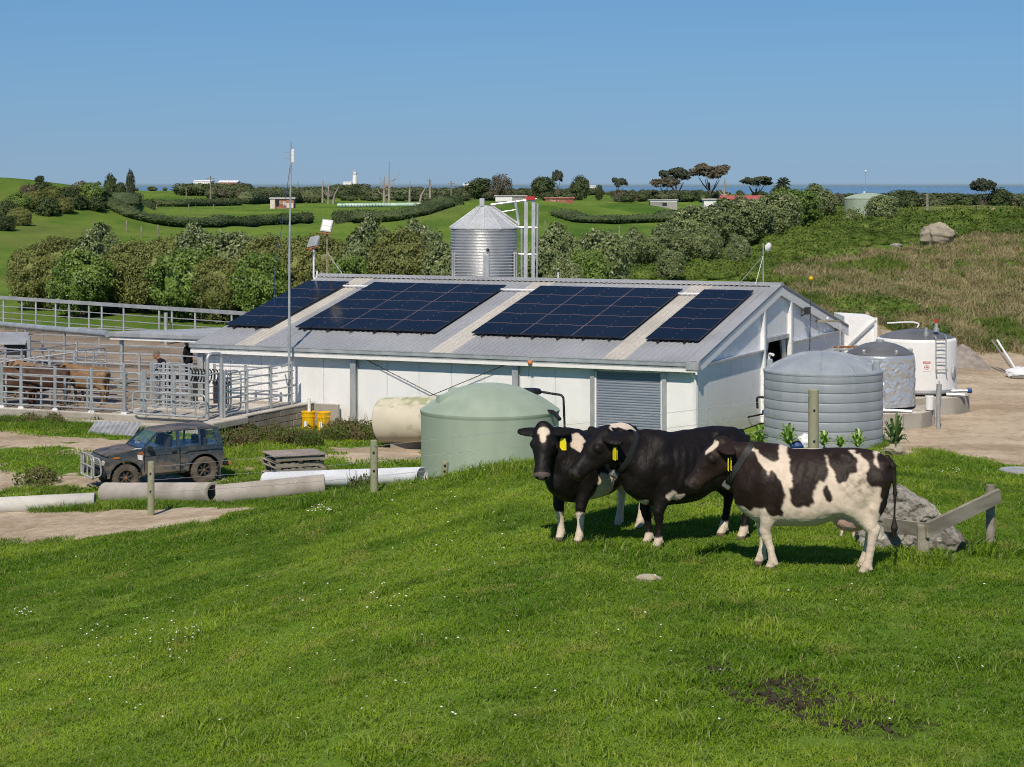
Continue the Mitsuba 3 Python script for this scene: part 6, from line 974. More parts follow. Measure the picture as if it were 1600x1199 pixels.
# trees one can tell apart along the skyline
sky_trees = [('flat', 1056, 270, 46, 300, 620, 'left of two flat topped dark pines on the skyline'), ('flatbrown', 1108, 265, 56, 300, 600, 'right of two flat topped brownish pines on the skyline'), ('flat', 1182, 281, 44, 300, 600, 'low leaning flat topped pine left of the palm'), ('dark', 906, 275, 30, 303, 640, 'dark dome shaped tree on the skyline above the red shed'), ('dark', 848, 275, 36, 303, 680, 'wide dark tree on the skyline left of the dome shaped one'), ('brown', 782, 272, 34, 306, 560, 'brownish wispy tree on the skyline above the silo'), ('dark', 750, 277, 40, 300, 700, 'dark tree on the skyline just left of the brownish one'), ('flat', 871, 273, 16, 296, 640, 'thin open topped tree between two dark skyline trees'), ('column', 204, 264, 13, 297, 640, 'pointed dark pine on the skyline at the left'), ('dark', 172, 272, 20, 297, 640, 'small rounded tree with a spike left of the pointed pine'), ('dark', 188, 284, 16, 298, 640, 'small dark tree between the spiked tree and the pointed pine'), ('flat', 968, 283, 20, 296, 560, 'small wind shaped tree above the round mound'), ('dark', 936, 288, 12, 296, 640, 'tiny dark tree right of the dome shaped tree'), ('flat', 1536, 287, 36, 318, 330, 'dark windswept pine near the right edge'), ('dark', 1562, 294, 38, 318, 330, 'lower dark shrub tree right of the windswept pine'), ('dark', 1510, 303, 36, 318, 360, 'low dark bush left of the windswept pine'), ('dark', 1410, 296, 60, 316, 420, 'broad dark tree behind the pale green tank'), ('dark', 1220, 288, 30, 302, 620, 'dark bush on the skyline beneath the palm'), ('flatbrown', 1040, 284, 40, 304, 580, 'low twiggy tree in front of the left flat topped pine')]
for kd, px, top, w, base, Y, lb in sky_trees:
    q = gp((px-800)/F*Y, Y); zt_ = H-(top-HY)/F*Y; plant_at('skyline_tree', kd, q-[0, 0, .3], (zt_-q[2]+.3)*(1.22 if kd.startswith('flat') else 1), w/F*Y*1.1, lb, 'tree', None)
k = thing('palm_tree', 'solitary palm tree standing on the skyline', 'tree'); Y = 600; q = gp((1224-800)/F*Y, Y); zt_ = H-(286-HY)/F*Y; part(k, 'trunk', tube([q, np.array([q[0], q[1], zt_])], .35, 8), 'm_bark', 40); fr = []
for i in range(26):
    a_, el = i*2.4, 1.2-1.7*(i/26); c = np.array([q[0], q[1], zt_]); d = np.array([math.cos(a_)*math.cos(el), math.sin(a_)*math.cos(el), math.sin(el)]); L_ = 2.6; mid = c+d*L_*.6+[0, 0, .2]; tip = c+d*L_+[0, 0, -.5]; sd = np.cross(d, [0, 0, 1]); sd = sd/np.linalg.norm(sd)*.3; fr.append((np.array([c, mid+sd, tip, mid-sd]), np.array([[0, 1, 2], [0, 2, 3]])))
part(k, 'fronds', join(fr), 'm_leaf_pine')
dead = [(608, 253, 320, 520, 'tall dead tree with bare forked limbs left of the silo', 1), (640, 283, 316, 520, 'bare dead trunk just right of the tall dead tree', 0), (600, 275, 300, 540, 'leaning bare snag left of the tall dead tree', 1), (655, 290, 315, 500, 'leaning pale dead trunk above the field hedge', 2), (504, 281, 296, 560, 'short pale stub of a dead tree above the floodlights', 0), (513, 285, 306, 540, 'forked pale dead tree above the floodlights', 1), (520, 290, 308, 540, 'low pale snag right of the forked dead tree', 2), (465, 283, 297, 560, 'pale stub close beside the mast', 0), (672, 282, 304, 520, 'thin grey dead trunk between the dead tree and the silo', 0), (1372-240, 278, 300, 560, 'grey dead limbs beneath the flat topped pines', 1)]
for px, top, base, Y, lb, kd in dead:
    q = gp((px-800)/F*Y, Y); zt_ = H-(top-HY)/F*Y; h_ = zt_-q[2]; rr = np.random.default_rng(int(px)); t = [tube([q, q+[.1*h_*(kd == 2), 0, h_*.5], q+[.35*h_*(kd == 2)+.1, 0, h_]], [.35, .24, .08], 6)]
    if kd == 1:
        for s in (-1, 1, -.6, .5): z = h_*rr.uniform(.25, .6); t.append(tube([q+[0, 0, z], q+[s*h_*.16, 0, z+h_*.08], q+[s*h_*.24, .2, z+h_*.24]], [.18, .12, .04], 5))
    k = thing('dead_tree', lb, 'dead tree', 'bare dead trees on the plain'); part(k, 'trunk', join(t), 'm_deadwood', 40)
# ---------------- far buildings, poles and bales ----------------
mat('m_brick', weathered((.30,.10,.065), (.38,.19,.13), .7, .7, c=(.40,.32,.26)), .9); mat('m_redroof', (.42,.10,.09), .6); mat('m_cream_wall', (.66,.60,.52), .7); mat('m_greydoor', (.06,.13,.11), .6); mat('m_wrap', weathered((.30,.46,.36), (.50,.60,.53), .6, .6), .35); mat('m_concwall', weathered((.36,.36,.34), (.27,.27,.25), .4, .4), .9)
def bld(name, label, cat, px0, px1, top, Y, deep, wall_m, roof_m, rh=0.0, parts_=(), rot=0.0, base=None):
    k = thing(name, label, cat); x0, x1 = (px0-800)/F*Y, (px1-800)/F*Y; zt_ = H-(top-HY)/F*Y; zb_ = min(ground(x0, Y), ground(x1, Y), ground((x0+x1)/2, Y+deep))-.3; cx = (x0+x1)/2; R = Tr(cx, Y, 0) @ Rz(rot); w = (x1-x0)/2
    part(k, 'wall', xf(box(-w, w, 0, deep, zb_, zt_-rh), R), wall_m); e = .25
    part(k, 'roof', xf(hull([(x, y, z) for x in (-w-e, w+e) for y, z in ((-e, zt_-rh), (deep+e, zt_-rh), (-e, zt_-rh+.12), (deep+e, zt_-rh+.12), (deep/2, zt_+.05))]), R), roof_m)
    for nm, a, b, c, d, m in parts_: part(k, nm, xf(box(-w+2*w*a, -w+2*w*b, -.08, -.003, zb_+.3+(zt_-rh-zb_-.3)*c, zb_+.3+(zt_-rh-zb_-.3)*d), R), m)
    return k
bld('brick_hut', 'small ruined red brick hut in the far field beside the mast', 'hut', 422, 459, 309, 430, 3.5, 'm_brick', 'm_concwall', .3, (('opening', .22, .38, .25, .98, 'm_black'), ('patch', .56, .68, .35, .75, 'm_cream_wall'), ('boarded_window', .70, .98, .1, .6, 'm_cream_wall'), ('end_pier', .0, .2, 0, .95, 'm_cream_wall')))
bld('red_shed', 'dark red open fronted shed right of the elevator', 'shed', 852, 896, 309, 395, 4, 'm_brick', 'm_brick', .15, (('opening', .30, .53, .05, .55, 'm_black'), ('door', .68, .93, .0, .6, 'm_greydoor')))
bld('grey_shed', 'long low pale grey shed partly hidden by the elevator head', 'shed', 774, 822, 305.5, 400, 4, 'm_concwall', 'm_concwall', .2, (('pale_wall', 0, .55, 0, .98, 'm_white_clean'),))
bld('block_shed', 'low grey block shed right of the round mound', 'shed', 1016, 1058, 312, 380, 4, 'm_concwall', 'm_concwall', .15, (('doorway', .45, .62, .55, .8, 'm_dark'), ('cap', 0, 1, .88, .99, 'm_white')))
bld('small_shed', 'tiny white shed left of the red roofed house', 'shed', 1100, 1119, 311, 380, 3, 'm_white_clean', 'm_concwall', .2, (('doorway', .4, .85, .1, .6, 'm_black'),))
bld('red_roofed_house', 'cream house with a red roof behind the diagonal bushes', 'house', 1129, 1206, 306, 380, 6, 'm_cream_wall', 'm_redroof', .75, (('window', .08, .18, .25, .7, 'm_brick'), ('door', .22, .30, .0, .8, 'm_brick'), ('window', .5, .62, .3, .75, 'm_dark')))
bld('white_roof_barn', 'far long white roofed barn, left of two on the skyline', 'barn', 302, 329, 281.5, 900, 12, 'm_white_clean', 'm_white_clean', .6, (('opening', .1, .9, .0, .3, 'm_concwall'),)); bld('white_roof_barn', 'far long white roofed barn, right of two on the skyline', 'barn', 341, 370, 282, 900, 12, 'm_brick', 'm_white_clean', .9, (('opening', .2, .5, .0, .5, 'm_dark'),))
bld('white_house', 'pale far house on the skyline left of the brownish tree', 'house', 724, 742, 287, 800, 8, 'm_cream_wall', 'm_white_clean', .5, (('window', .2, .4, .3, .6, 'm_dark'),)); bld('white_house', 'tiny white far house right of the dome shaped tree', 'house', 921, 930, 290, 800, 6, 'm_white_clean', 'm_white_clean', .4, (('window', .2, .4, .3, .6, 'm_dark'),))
k = thing('lighthouse', 'white lighthouse tower standing on the skyline', 'lighthouse'); Y = 1500; q = gp((554.5-800)/F*Y, Y); zt_ = H-(266-HY)/F*Y; zb_ = q[2]
part(k, 'tower', mv(lathe([(2.3, zb_-1), (1.5, zt_-3.2), (1.95, zt_-3.0), (1.95, zt_-2.4), (1.3, zt_-2.4)], 24), q[0], Y), 'm_white_clean', 40); part(k, 'lantern', mv(lathe([(1.2, zt_-2.4), (1.2, zt_-1.0)], 16), q[0], Y), 'm_white', 40); part(k, 'lantern_roof', mv(lathe([(1.5, zt_-1.0), (.6, zt_-.2), (.001, zt_+.1)], 16), q[0], Y), 'm_concwall', 40)
part(k, 'gallery', mv(lathe([(1.95, zt_-2.4), (2.2, zt_-2.4), (2.2, zt_-2.2), (1.3, zt_-2.2)], 20), q[0], Y), 'm_concwall', 40); bld('keepers_building', 'low white buildings beside the lighthouse', 'building', 536, 549, 284, 1490, 8, 'm_white_clean', 'm_white_clean', .5, (('window', .2, .3, .3, .7, 'm_dark'),))
for i in range(27):
    px = 531+i*4.7; q = G(px+.0, 324-.14*i*.35, 100, 1500); k = numbered('bale'); scene[k] = mikit.ply(mv(xf(lathe([(.001, -.62), (.42, -.6), (.5, -.5), (.5, .5), (.42, .6), (.001, .62)], 14), Ry(math.pi/2)), q[0], q[1], q[2]+.42), 'm_wrap', 40); labels[k] = {'label': f'pale green wrapped bale, {(HN+HX)[i]} from the left in the long row', 'category': 'bale', 'group': 'wrapped bales in a row'}
def pole(label, px, top, Y, rad=.14, arm=0, mt='m_wood', name='power_pole', base=None):
    q = gp((px-800)/F*Y, Y); zt_ = H-(top-HY)/F*Y; k = thing(name, label, 'pole'); part(k, 'shaft', tube([q-[0, 0, .3], np.array([q[0], q[1], zt_])], [rad*1.2, rad*.8], 8), mt, 40)
    if arm: part(k, 'crossarm', beam((q[0]-arm, q[1], zt_-.6), (q[0]+arm, q[1], zt_-.6), .16, .16), mt)
pole('power pole in the far field beside the pale far mound', 329, 275, 480, .16, 1.0); pole('power pole just above the silo cone on the left', 705, 283, 480, .16, .9); pole('thin far pole left of the silo, above the scrub', 671, 279, 560, .15, .8); pole('thin pole in the field left of the left barn', 291, 294, 500, .12, 0); pole('wooden post stump left of the bank tank', 1340, 317, 143, .10, 0, 'm_wood', 'strainer_post'); pole('tall wooden post on the bank right of the tank', 1449, 303, 150, .11, 0, 'm_wood', 'strainer_post')
FP = sorted(((113, 325), (77, 338), (147, 365), (198, 362), (221, 372), (247, 370), (245, 328), (295, 328), (334, 328), (968, 372), (852, 362), (430, 326), (355, 317)))
for i, (px, base) in enumerate(FP):
    q = G(px, base, 60, 1500); k = numbered('field_post'); scene[k] = mikit.ply(tube([q-[0, 0, .2], q+[0, 0, 1.1]], .05+q[1]*.00012, 6), 'm_wood', 40); labels[k] = {'label': f'small wooden post in the fields, {HN[i]} of them from the left', 'category': 'post', 'group': 'posts in the far fields'}
# pale green tank on the bank with its aerial, boulder on the bank, heaps
tb = G(1357, 347, 80, 300); ht = dome_tank('water_tank', 'pale green tank standing on the bank at the right', (tb[0], tb[1]), 37.5/F*tb[1], tb[2]-.4, H-(310-HY)/F*tb[1], H-(301.5-HY)/F*tb[1], 'm_tank_green', 0)
k = thing('level_aerial', 'thin pole with a white ball above the tank on the bank', 'aerial'); a_ = P(1352.5, 301, tb[1]); part(k, 'pole', tube([a_-[0, 0, .4], a_+[0, 0, 1.45]], .02, 6), 'm_galv_dull'); part(k, 'ball', ballmesh(.08, a_+[0, 0, 1.5]), 'm_plastic_white', True); part(k, 'socket', tube([a_-[.1, 0, .4], a_+[-.1, 0, .1]], .05, 6), 'm_plastic_white')
mat('m_bankrock', weathered((.36,.33,.24), (.27,.23,.20), 1.6, 1.6), .95, spec=.1); q = G(1464, 386, 60, 300); solo('bank_boulder', rock(q+[0, .3, .55], (1.05, .9, .85), 6, amp=.22), 'm_bankrock', 'big pale tan boulder half buried in the dry bank', 'boulder', smooth=30)
for px, py, s, lb in ((1398, 386, .45, 'flat purplish rock low in the bank left of the big boulder'), (1404, 440, .3, 'small grey rock in the middle of the dry bank'), (1384, 468, .32, 'small grey rock low on the dry bank'), (1440, 458, .28, 'pale rock on the dry bank below the boulder')): q = G(px, py, 60, 300); solo('bank_rock', rock(q, (s*1.3, s, s*.6), int(px), 3), 'm_stone', lb, 'rock', smooth=30)
def heap(label, name, px, base, wpx, top, mt, seed, Yd=None):
    q = G(px, base, 50, 200) if Yd is None else gp((px-800)/F*Yd, Yd); w = wpx/F*q[1]/2; h_ = H-(top-HY)/F*q[1]-q[2]; n = 28; a = np.linspace(0, 2*np.pi, 48, endpoint=False); rr = np.linspace(0, 1, n); R_, A_ = np.meshgrid(rr, a, indexing='ij'); x, y = R_*np.cos(A_)*w, R_*np.sin(A_)*w*.8; z = h_*np.cos(R_*np.pi/2)**1.3; pp = np.stack([x, y, z], -1); z = z*(.75+.5*fbm(pp*1.2+seed, 3, seed))+(fbm(pp*5, 3, seed)-.5)*.25*(1-R_); z -= .12*R_
    i, j = np.meshgrid(np.arange(n-1), np.arange(48), indexing='ij'); f = tri(np.stack([i*48+j, i*48+(j+1) % 48, (i+1)*48+(j+1) % 48, (i+1)*48+j], -1).reshape(-1, 4)[:, ::-1]); solo(name, mv((np.stack([x, y, z], -1).reshape(-1, 3), f), q[0], q[1]+w*.8, q[2]), mt, label, 'heap', smooth=True)
mat('m_gravel', weathered((.25,.22,.195), (.33,.29,.26), 6, 6), .95, spec=.1); mat('m_sand', weathered((.38,.31,.22), (.30,.24,.16), 2.5, 2.5), .95, spec=.1)
heap('grey gravel heap at the far edge of the dirt yard', 'gravel_heap', 1512, 577, 105, 547, 'm_gravel', 3); heap('tan sand heap behind the annexe and tanks', 'sand_heap', 1362, 530, 95, 494, 'm_sand', 4, 86)
q = gp((1588-800)/F*83, 83); m = trimesh.creation.icosphere(4, 1); v = np.array(m.vertices); v = v*(.8+.5*fbm(v*2.5, 4, 8))[:, None]*[.5, .4, .26]; solo('tarpaulin', mv((v, np.array(m.faces)), q[0]+.1, q[1], q[2]+.16), 'm_plastic_white', 'crumpled white tarpaulin heap at the right edge of the yard', 'tarpaulin', smooth=True)
solo('timber_plank', beam(q+[-.35, -.55, .06], q+[1.2, -.5, .10], .14, .10), 'm_wood', 'timber plank under the white tarpaulin', 'plank')
for dx, lb, mt in ((-.18, 'dark pole leaning on the bank above the tarpaulin', 'm_wood_grey'), (.05, 'white pole leaning on the bank above the tarpaulin', 'm_plastic_white')): solo('leaning_pole', tube([q+[.15+dx*.6, .8, .25], q+[-.28+dx, 2.3, 1.35]], .045, 8), mt, lb, 'pole', smooth=40)
q = G(1592, 739); solo('manhole_lid', mv(lathe([(.52, -.05), (.52, .06), (.49, .08), (.001, .085)], 28), q[0], q[1], q[2]+.02), 'm_galv_dull', 'round grey lid at the right edge of the dirt yard', 'lid', smooth=40)
# strap-leaved plants round the grey tank
leafmat('m_strap', (.14,.27,.045), (.20,.34,.06), (.30,.40,.10), 2, .4); leafmat('m_agave', (.055,.105,.035), (.085,.15,.045), (.13,.19,.06), 2, .4)
for px, py, wpx, hpx, mt, lb, nl in ((1398, 694, 42, 38, 'm_agave', 'large dark strap leaved plant right of the grey tank', 22), (1232, 692, 34, 26, 'm_strap', 'bright strap leaved plant left of the tall post', 16), (1187, 690, 30, 22, 'm_strap', 'strap leaved plant against the gable wall by the tap', 14), (1287, 694, 26, 18, 'm_strap', 'strap leaved plant just right of the tall post', 14), (1313, 696, 22, 14, 'm_strap', 'smallest strap leaved plant in front of the grey tank', 12), (1340, 696, 30, 22, 'm_strap', 'strap leaved plant near the right foot of the grey tank', 14)):
    Y = 59.0 if px != 1398 else 58.0; q = gp((px-800)/F*Y, Y); q[2] = max(q[2], H-(py-HY)/F*Y-.05); k = thing('strap_leaf_plant', lb, 'plant', 'strap leaved plants round the grey tank'); rr = np.random.default_rng(px); Lw, Lh = wpx/1.45/F*Y, hpx*1.4/F*Y
    for i in range(int(nl*1.5)):
        a_ = i*2.4+rr.uniform(-.3, .3); t_ = (i+.5)/(nl*1.5); Lr = Lw*(1.15-.6*t_)*rr.uniform(.85, 1.1); dr_ = np.array([math.cos(a_), math.sin(a_), 0]); sd = np.array([-math.sin(a_), math.cos(a_), 0])*.042; zt2 = Lh*(.10+.85*t_)
        a1, a2, tip = dr_*Lr*.35+[0, 0, zt2*.55+.04], dr_*Lr*.72+[0, 0, zt2*.95+.03], dr_*Lr+[0, 0, zt2*(.55+.5*t_)]; v = np.array([sd*.6, -sd*.6, a1+sd*1.25, a1-sd*1.25, a2+sd, a2-sd, tip])+q; part(k, 'leaf', (v, np.array([[0, 1, 3], [0, 3, 2], [2, 3, 5], [2, 5, 4], [4, 5, 6]])), mt)
q = gp((1397-800)/F*57.6, 57.6); solo('edging_stone', rock(q+[0, 0, .12], (.36, .28, .26), 12, 3), 'm_bankrock', 'pale stone under the dark plant right of the grey tank', 'stone', smooth=30)
q = gp((1252-800)/F*59.2, 59.2); q[2] = max(q[2], .1); m = trimesh.creation.icosphere(3, 1); v = np.array(m.vertices); v = v*(.8+.5*fbm(v*2.5, 3, 8))[:, None]; solo('plastic_bag', (v*[.20, .16, .22]+q+[.1, 0, .22], np.array(m.faces)), 'm_plastic_white', 'crumpled white bag beside the tall post', 'bag', smooth=True); solo('blue_sack', (v*[.20, .15, .12]+q+[-.15, -.1, .12], np.array(m.faces)), 'm_blue', 'folded blue sack beside the white bag', 'sack', smooth=True)
# ---------------- grass, weeds and daisies ----------------
def blade_mat(key, a, b, c, far_c):
    def fn(p, n, uv):
        big = fb(p.x*.16, p.y*.16, 0., octaves=3); med = fb(p.x*1.1, p.y*1.1, 3., octaves=3); g = mix(a, b, ss(.3, .72, .5*med+.5*big)); g = mix(g, c, ss(.62, .85, fb(p.x*2.3, p.y*2.3, 9., octaves=3))*.55)
        return mix(g, far_c, ss(.5, 1.0, uv.x)*.6)
    scene[key] = {'type': 'principledthin', 'base_color': mikit.proc(fn), 'roughness': .55, 'diff_trans': .8, 'eta': 1.4}
blade_mat('m_blade', (.115,.235,.018), (.300,.435,.040), (.42,.43,.10), (.52,.50,.25))
def tuft(seed, n, rad, h0, h1, w, lean=.5, lumpy=True):
    r = np.random.default_rng(seed); a, q = r.uniform(0, 2*np.pi, n), rad*np.sqrt(r.uniform(0, 1, n)); b = np.stack([q*np.cos(a), q*np.sin(a), np.full(n, -.012)], -1)
    hh = (h0+(h1-h0)*r.uniform(0, 1, n)**1.6)*(.6+.8*fbm(b*5+seed*3.3, 2, seed) if lumpy else 1); d = r.uniform(0, 2*np.pi, n); ln = hh*lean*r.uniform(.2, 1.3, n); dv = np.stack([np.cos(d), np.sin(d), d*0], -1); sd = np.stack([-np.sin(d+r.uniform(-1, 1, n)), np.cos(d), d*0], -1)*(w*r.uniform(.6, 1.3, n))[:, None]
    mid = b+dv*(ln*.35)[:, None]+np.array([0, 0, 1])*(hh*.62)[:, None]; tip = b+dv*ln[:, None]+np.array([0, 0, 1])*hh[:, None]; v = np.stack([b-sd*.4, b+sd*.4, mid+sd*.5, mid-sd*.5, tip], 1).reshape(-1, 3); i = np.arange(n)*5
    uv = np.repeat(np.stack([r.uniform(0, 1, n)**2, r.uniform(0, 1, n)], -1), 5, 0)
    return (v, np.vstack([np.stack([i, i+1, i+2], 1), np.stack([i, i+2, i+3], 1), np.stack([i+3, i+2, i+4], 1)])), uv
NV = 5
for i in range(NV):
    m, uv = tuft(100+i, 760, .42, .018, .062, .0085, 1.7); scene[f'group_grass_{"abcdef"[i]}'] = {'type': 'shapegroup', 'blades': mikit.ply(m, 'm_blade', uv=uv)}
m, uv = tuft(150, 420, .8, .035, .10, .022, 1.3); scene['group_grass_far'] = {'type': 'shapegroup', 'blades': mikit.ply(m, 'm_blade', uv=uv)}
m, uv = tuft(151, 170, .26, .06, .15, .010, 1.1); scene['group_grass_tall'] = {'type': 'shapegroup', 'blades': mikit.ply(m, 'm_blade', uv=uv)}
r = np.random.default_rng(77); gi = [0]
def slope_frame(x, y):
    e = .25; dzx, dzy = (ground(x+e, y)-ground(x-e, y))/(2*e), (ground(x, y+e)-ground(x, y-e))/(2*e); S = np.eye(4); S[2, 0], S[2, 1] = dzx, dzy; return Tr(x, y, ground(x, y)) @ S
def grass_at(x, y, key, s=1.0, sz=1.0):
    scene[f'grass__{gi[0]:04d}'] = {'type': 'instance', 'to_world': T(slope_frame(x, y) @ Rz(r.uniform(0, 6.28)) @ Sc(s, s, s*sz)), 'sg': {'type': 'ref', 'id': key}}; gi[0] += 1
blocked = [shapely.Point(-.57, 52).buffer(1.7), shapely.Point(9.46, 61.5).buffer(1.7), Polygon([bw(-13.1, -.1, 0)[:2], bw(.1, -.1, 0)[:2], bw(.1, 17, 0)[:2], bw(-13.1, 17, 0)[:2]]), Polygon([bw(-60, -5.6, 0)[:2], bw(-13.1, -5.6, 0)[:2], bw(-13.1, 30, 0)[:2], bw(-60, 30, 0)[:2]])]
blk = shapely.union_all(blocked); shapely.prepare(blk)
def spread(y0, y1, step, key, s, sz, jit=.45):
    for y in np.arange(y0, y1, step):
        x1 = .275*y+1.2
        for x in np.arange(-x1, x1, step):
            xx, yy = x+r.uniform(-jit, jit)*step, y+r.uniform(-jit, jit)*step; dm = float(zf((xx, yy))); d_ = dm+(vnoise(np.array([xx*.8, yy*.8, 8.]), 2)-.5)*.5
            if d_ > .5 or (dm > .55 and r.uniform() > .12) or float(zd((xx, yy))) > .35 or blk.contains(shapely.Point(xx, yy)): continue
            mud_ = -float(zd((xx, yy)))
            if mud_ > .22 and r.uniform() < .55: continue
            lum = float(fbm(np.array([xx*.42, yy*.8, 1.7]), 3, 21)); grass_at(xx, yy, key if isinstance(key, str) else key[r.integers(len(key))], s*r.uniform(.85, 1.15), sz*(.70+.7*lum))
near_keys = [f'group_grass_{"abcdef"[i]}' for i in range(NV)]
spread(14.2, 33, .47, near_keys, 1.0, 1.0); spread(33, 48, .62, near_keys, 1.28, 1.25); spread(48, 64, .85, 'group_grass_far', 1.0, 1.0)
# ranker growth: on the grass bank under the yard, along pipes, posts and tank feet
for px0, px1, py0, py1, n in ((-10, 225, 650, 672, 150), (225, 240, 665, 690, 14), (340, 420, 690, 745, 60), (0, 110, 765, 772, 18), (0, 160, 796, 800, 12), (160, 345, 789, 794, 14), (330, 520, 787, 792, 12), (520, 560, 768, 780, 10), (560, 605, 765, 772, 12), (600, 660, 752, 762, 12), (665, 870, 722, 748, 60), (445, 480, 748, 756, 14), (1410, 1480, 705, 730, 30), (1230, 1390, 692, 700, 30), (1430, 1450, 875, 882, 8), (1540, 1556, 860, 868, 8)):
    for _ in range(n): q = G(r.uniform(px0, px1), r.uniform(py0, py1)); grass_at(q[0], q[1], 'group_grass_tall', r.uniform(.8, 1.5), r.uniform(.8, 1.4))
for _ in range(420): y = r.uniform(14.5, 44); x = r.uniform(-.27*y, .27*y); 0 if float(zf((x, y))) > .25 else grass_at(x, y, 'group_grass_tall', r.uniform(.5, .9), r.uniform(.4, .8))
for _ in range(75):                        # rank clumps round old dung
    y = r.uniform(14.8, 42); x = r.uniform(-.27*y, .27*y)
    if float(zf((x, y))) > .2: continue
    for _ in range(r.integers(3, 8)): grass_at(x+r.normal()*.22, y+r.normal()*.22, 'group_grass_tall', r.uniform(.7, 1.1), r.uniform(.7, 1.15))
labels['grass'] = {'label': 'short bright green pasture grass with darker tufts covering the hill', 'kind': 'stuff'}
# weeds along the shed wall and yard wall
for i in range(3):
    rr = np.random.default_rng(300+i); n = 260; a = rr.uniform(0, 6.28, n); q = .5*np.sqrt(rr.uniform(0, 1, n)); z = rr.uniform(.02, .55, n)*(1.1-q); c = np.stack([q*np.cos(a), q*np.sin(a), z], -1); st = [tube([(x, y, 0), (x*1.2, y*1.2, h_)], [.010, .006], 4) for x, y, h_ in zip(rr.uniform(-.35, .35, 9), rr.uniform(-.35, .35, 9), rr.uniform(.3, .75, 9))]
    scene[f'group_weed_{"abc"[i]}'] = {'type': 'shapegroup', 'leaves': mikit.ply(join([leaves(c, n, .11, rr, .4)]+st), 'm_weed' if i < 2 else 'm_weed_dry')}
wi = 0
for px0, px1, py0, py1, n, s in ((385, 458, 680, 696, 30, .68), (520, 560, 675, 690, 20, .9), (462, 526, 684, 692, 9, .5), (560, 665, 680, 690, 44, .85), (588, 668, 684, 691, 20, .7), (430, 500, 688, 700, 16, .8), (340, 390, 690, 704, 12, .8), (60, 120, 640, 656, 10, .9), (-10, 220, 648, 664, 26, .6), (556, 575, 766, 770, 3, .7), (590, 640, 745, 760, 5, .6), (470, 500, 742, 750, 4, .7), (40, 80, 752, 764, 4, .7)):
    for _ in range(n): q = G(r.uniform(px0, px1), r.uniform(py0, py1)); k_ = r.choice(3, p=[.35, .3, .35]); sc2 = s*r.uniform(.6, 1.15); scene[f'weeds__{wi:03d}'] = {'type': 'instance', 'to_world': T(Tr(*q) @ Rz(r.uniform(0, 6)) @ Sc(sc2)), 'sg': {'type': 'ref', 'id': f'group_weed_{"abc"[k_]}'}}; wi += 1
labels['weeds'] = {'label': 'straggly green and brown weeds along the shed and yard walls', 'kind': 'stuff'}
# dry grass and green growth on the right bank
for i, (mt, nm) in enumerate((('m_straw', 'straw'), ('m_bankgreen', 'bank'))):
    m, uv = tuft(400+i, 150, .55, .15, .45, .03, .9); scene[f'group_{nm}'] = {'type': 'shapegroup', 'blades': mikit.ply(m, mt)}
rr = np.random.default_rng(410); c = rr.normal(size=(420, 3)); c /= np.linalg.norm(c, axis=1, keepdims=True); c = c*rr.uniform(.6, 1, (420, 1))*[1, 1, .7]+[0, 0, .25]; scene['group_bankshrub'] = {'type': 'shapegroup', 'leaves': mikit.ply(join([leaves(c, 420, .16, rr, .5), mv(xf(ballmesh(.75, sub=2), Sc(1, 1, .6)), 0, 0, .2)]), 'm_bankgreen')}
di = si = 0
for _ in range(2600):
    px, py = r.uniform(1190, 1640), r.uniform(352, 575); q = G(px, py, 60, 260); v_ = float(zd((q[0], q[1])))
    if v_ < .3 or float(zf((q[0], q[1]))) > .4: continue
    t_ = vnoise(np.array([q[0]*.35, q[1]*.35, 2.]), 4)+.4*vnoise(np.array([q[0]*1.2, q[1]*1.2, 5.]), 6)
    if .5 < vnoise(np.array([q[0]*.6, q[1]*.6, 9.]), 8) < .56: continue
    if t_ > .90 or r.uniform() < .08: scene[f'bank_growth__{si:04d}'] = {'type': 'instance', 'to_world': T(slope_frame(q[0], q[1]) @ Rz(r.uniform(0, 6)) @ Sc(r.uniform(.6, 1.1))), 'sg': {'type': 'ref', 'id': 'group_bank'}}; si += 1
    else: scene[f'dry_grass__{di:04d}'] = {'type': 'instance', 'to_world': T(slope_frame(q[0], q[1]) @ Rz(r.uniform(0, 6)) @ Sc(r.uniform(.6, 1.1))), 'sg': {'type': 'ref', 'id': 'group_straw'}}; di += 1
labels['dry_grass'] = {'label': 'straw coloured dry grass over the bank at the right', 'kind': 'stuff'}
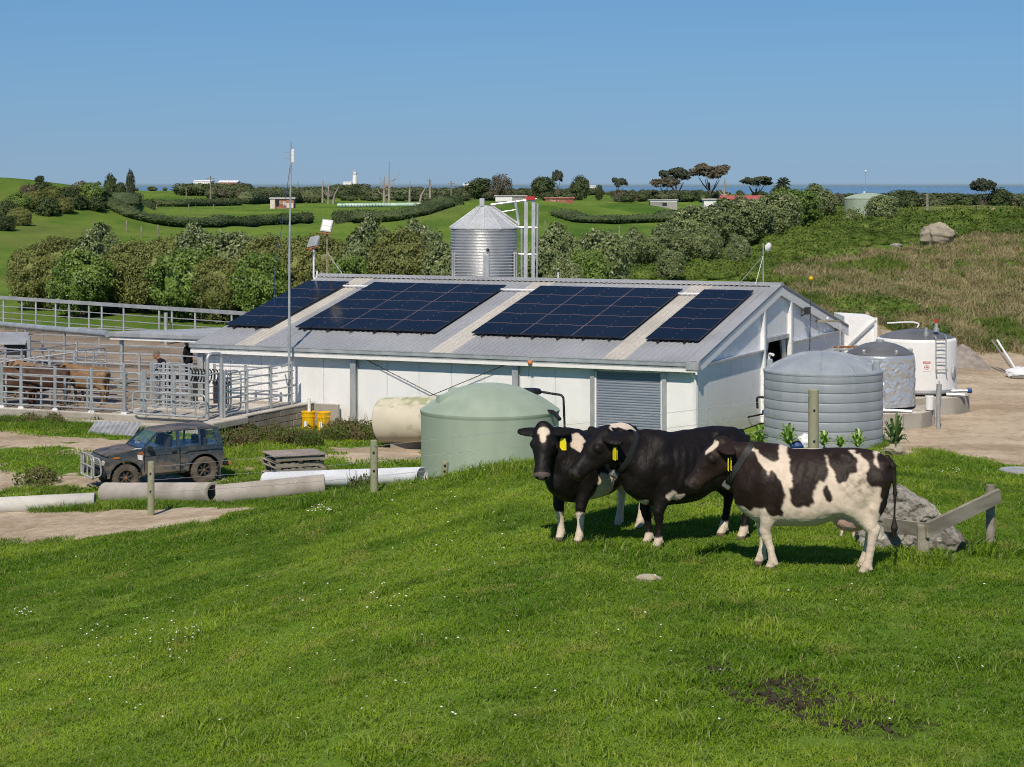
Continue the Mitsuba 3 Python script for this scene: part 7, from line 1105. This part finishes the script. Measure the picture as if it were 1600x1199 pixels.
for x0, x1, y0, y1, n, s0, s1 in ((980, 1210, 400, 438, 170, .5, 1.1), (1180, 1330, 350, 408, 170, .4, 1.0), (1180, 1225, 405, 440, 30, .4, .9), (1280, 1640, 338, 372, 300, .5, 1.2), (1330, 1430, 360, 385, 60, .3, .7), (1390, 1560, 505, 560, 16, .4, .8), (1300, 1420, 480, 500, 26, .5, 1.0), (860, 1000, 420, 436, 40, .6, 1.0), (1440, 1640, 385, 430, 26, .3, .6)):
    for _ in range(n): q = G(r.uniform(x0, x1), r.uniform(y0, y1), 60, 300); s = r.uniform(s0, s1); scene[f'bank_growth__{si:04d}'] = {'type': 'instance', 'to_world': T(Tr(*q) @ Rz(r.uniform(0, 6)) @ Sc(s, s, s*r.uniform(.6, 1))), 'sg': {'type': 'ref', 'id': 'group_bankshrub' if r.uniform() < .6 else 'group_bank'}}; si += 1
labels['bank_growth'] = {'label': 'green rank growth and low shrubs over the right bank', 'kind': 'stuff'}
# dark clods where the turf is trodden through
cl = []
for _ in range(900):
    q = G(r.uniform(1100, 1400), r.uniform(1035, 1145)); v_ = -float(zd((q[0], q[1])))
    if v_ < .2 or r.uniform() > v_*1.1: continue
    m_ = ballmesh(1, sub=1); cl.append(mv(xf((m_[0]*r.uniform(.7, 1.25, (len(m_[0]), 1)), m_[1]), Rz(r.uniform(0, 6)) @ Sc(r.uniform(.015, .045), r.uniform(.015, .04), r.uniform(.012, .03))), *(q+[0, 0, .012])))
mat('m_clod', weathered((.035,.028,.022), (.06,.05,.04), 12, 12), .95, spec=.1)
scene['soil_clods'] = mikit.ply(join(cl), 'm_clod', 40); labels['soil_clods'] = {'label': 'dark trodden clods of soil in the thin grass', 'kind': 'stuff'}
# daisies
ms = []
for px0, px1, py0, py1, n in ((0, 800, 840, 1150, 60), (120, 330, 960, 1060, 26), (460, 640, 920, 960, 16), (480, 520, 796, 806, 22), (600, 800, 760, 900, 18), (800, 1600, 900, 1150, 26), (1455, 1500, 735, 742, 10), (20, 60, 955, 970, 12), (270, 320, 985, 1010, 9), (660, 880, 725, 745, 16)):
    for _ in range(n):
        q = G(r.uniform(px0, px1), r.uniform(py0, py1)); rad = .009+.00016*q[1]; c = q+[0, 0, .075+r.uniform(0, .025)]; nn = 7; a = np.arange(nn)*2*np.pi/nn; ti = r.uniform(-.35, .35, 2); v = np.stack([np.cos(a)*rad, np.sin(a)*rad, np.cos(a)*rad*ti[0]+np.sin(a)*rad*ti[1]-.3*rad], -1); v = np.vstack([v, [[0, 0, rad*.35]]])+c; ms.append((v, np.stack([np.arange(nn), (np.arange(nn)+1) % nn, np.full(nn, nn)], 1)))
scene['daisies'] = mikit.ply(join(ms), 'm_plastic_white'); labels['daisies'] = {'label': 'tiny white daisies scattered in the grass', 'kind': 'stuff'}
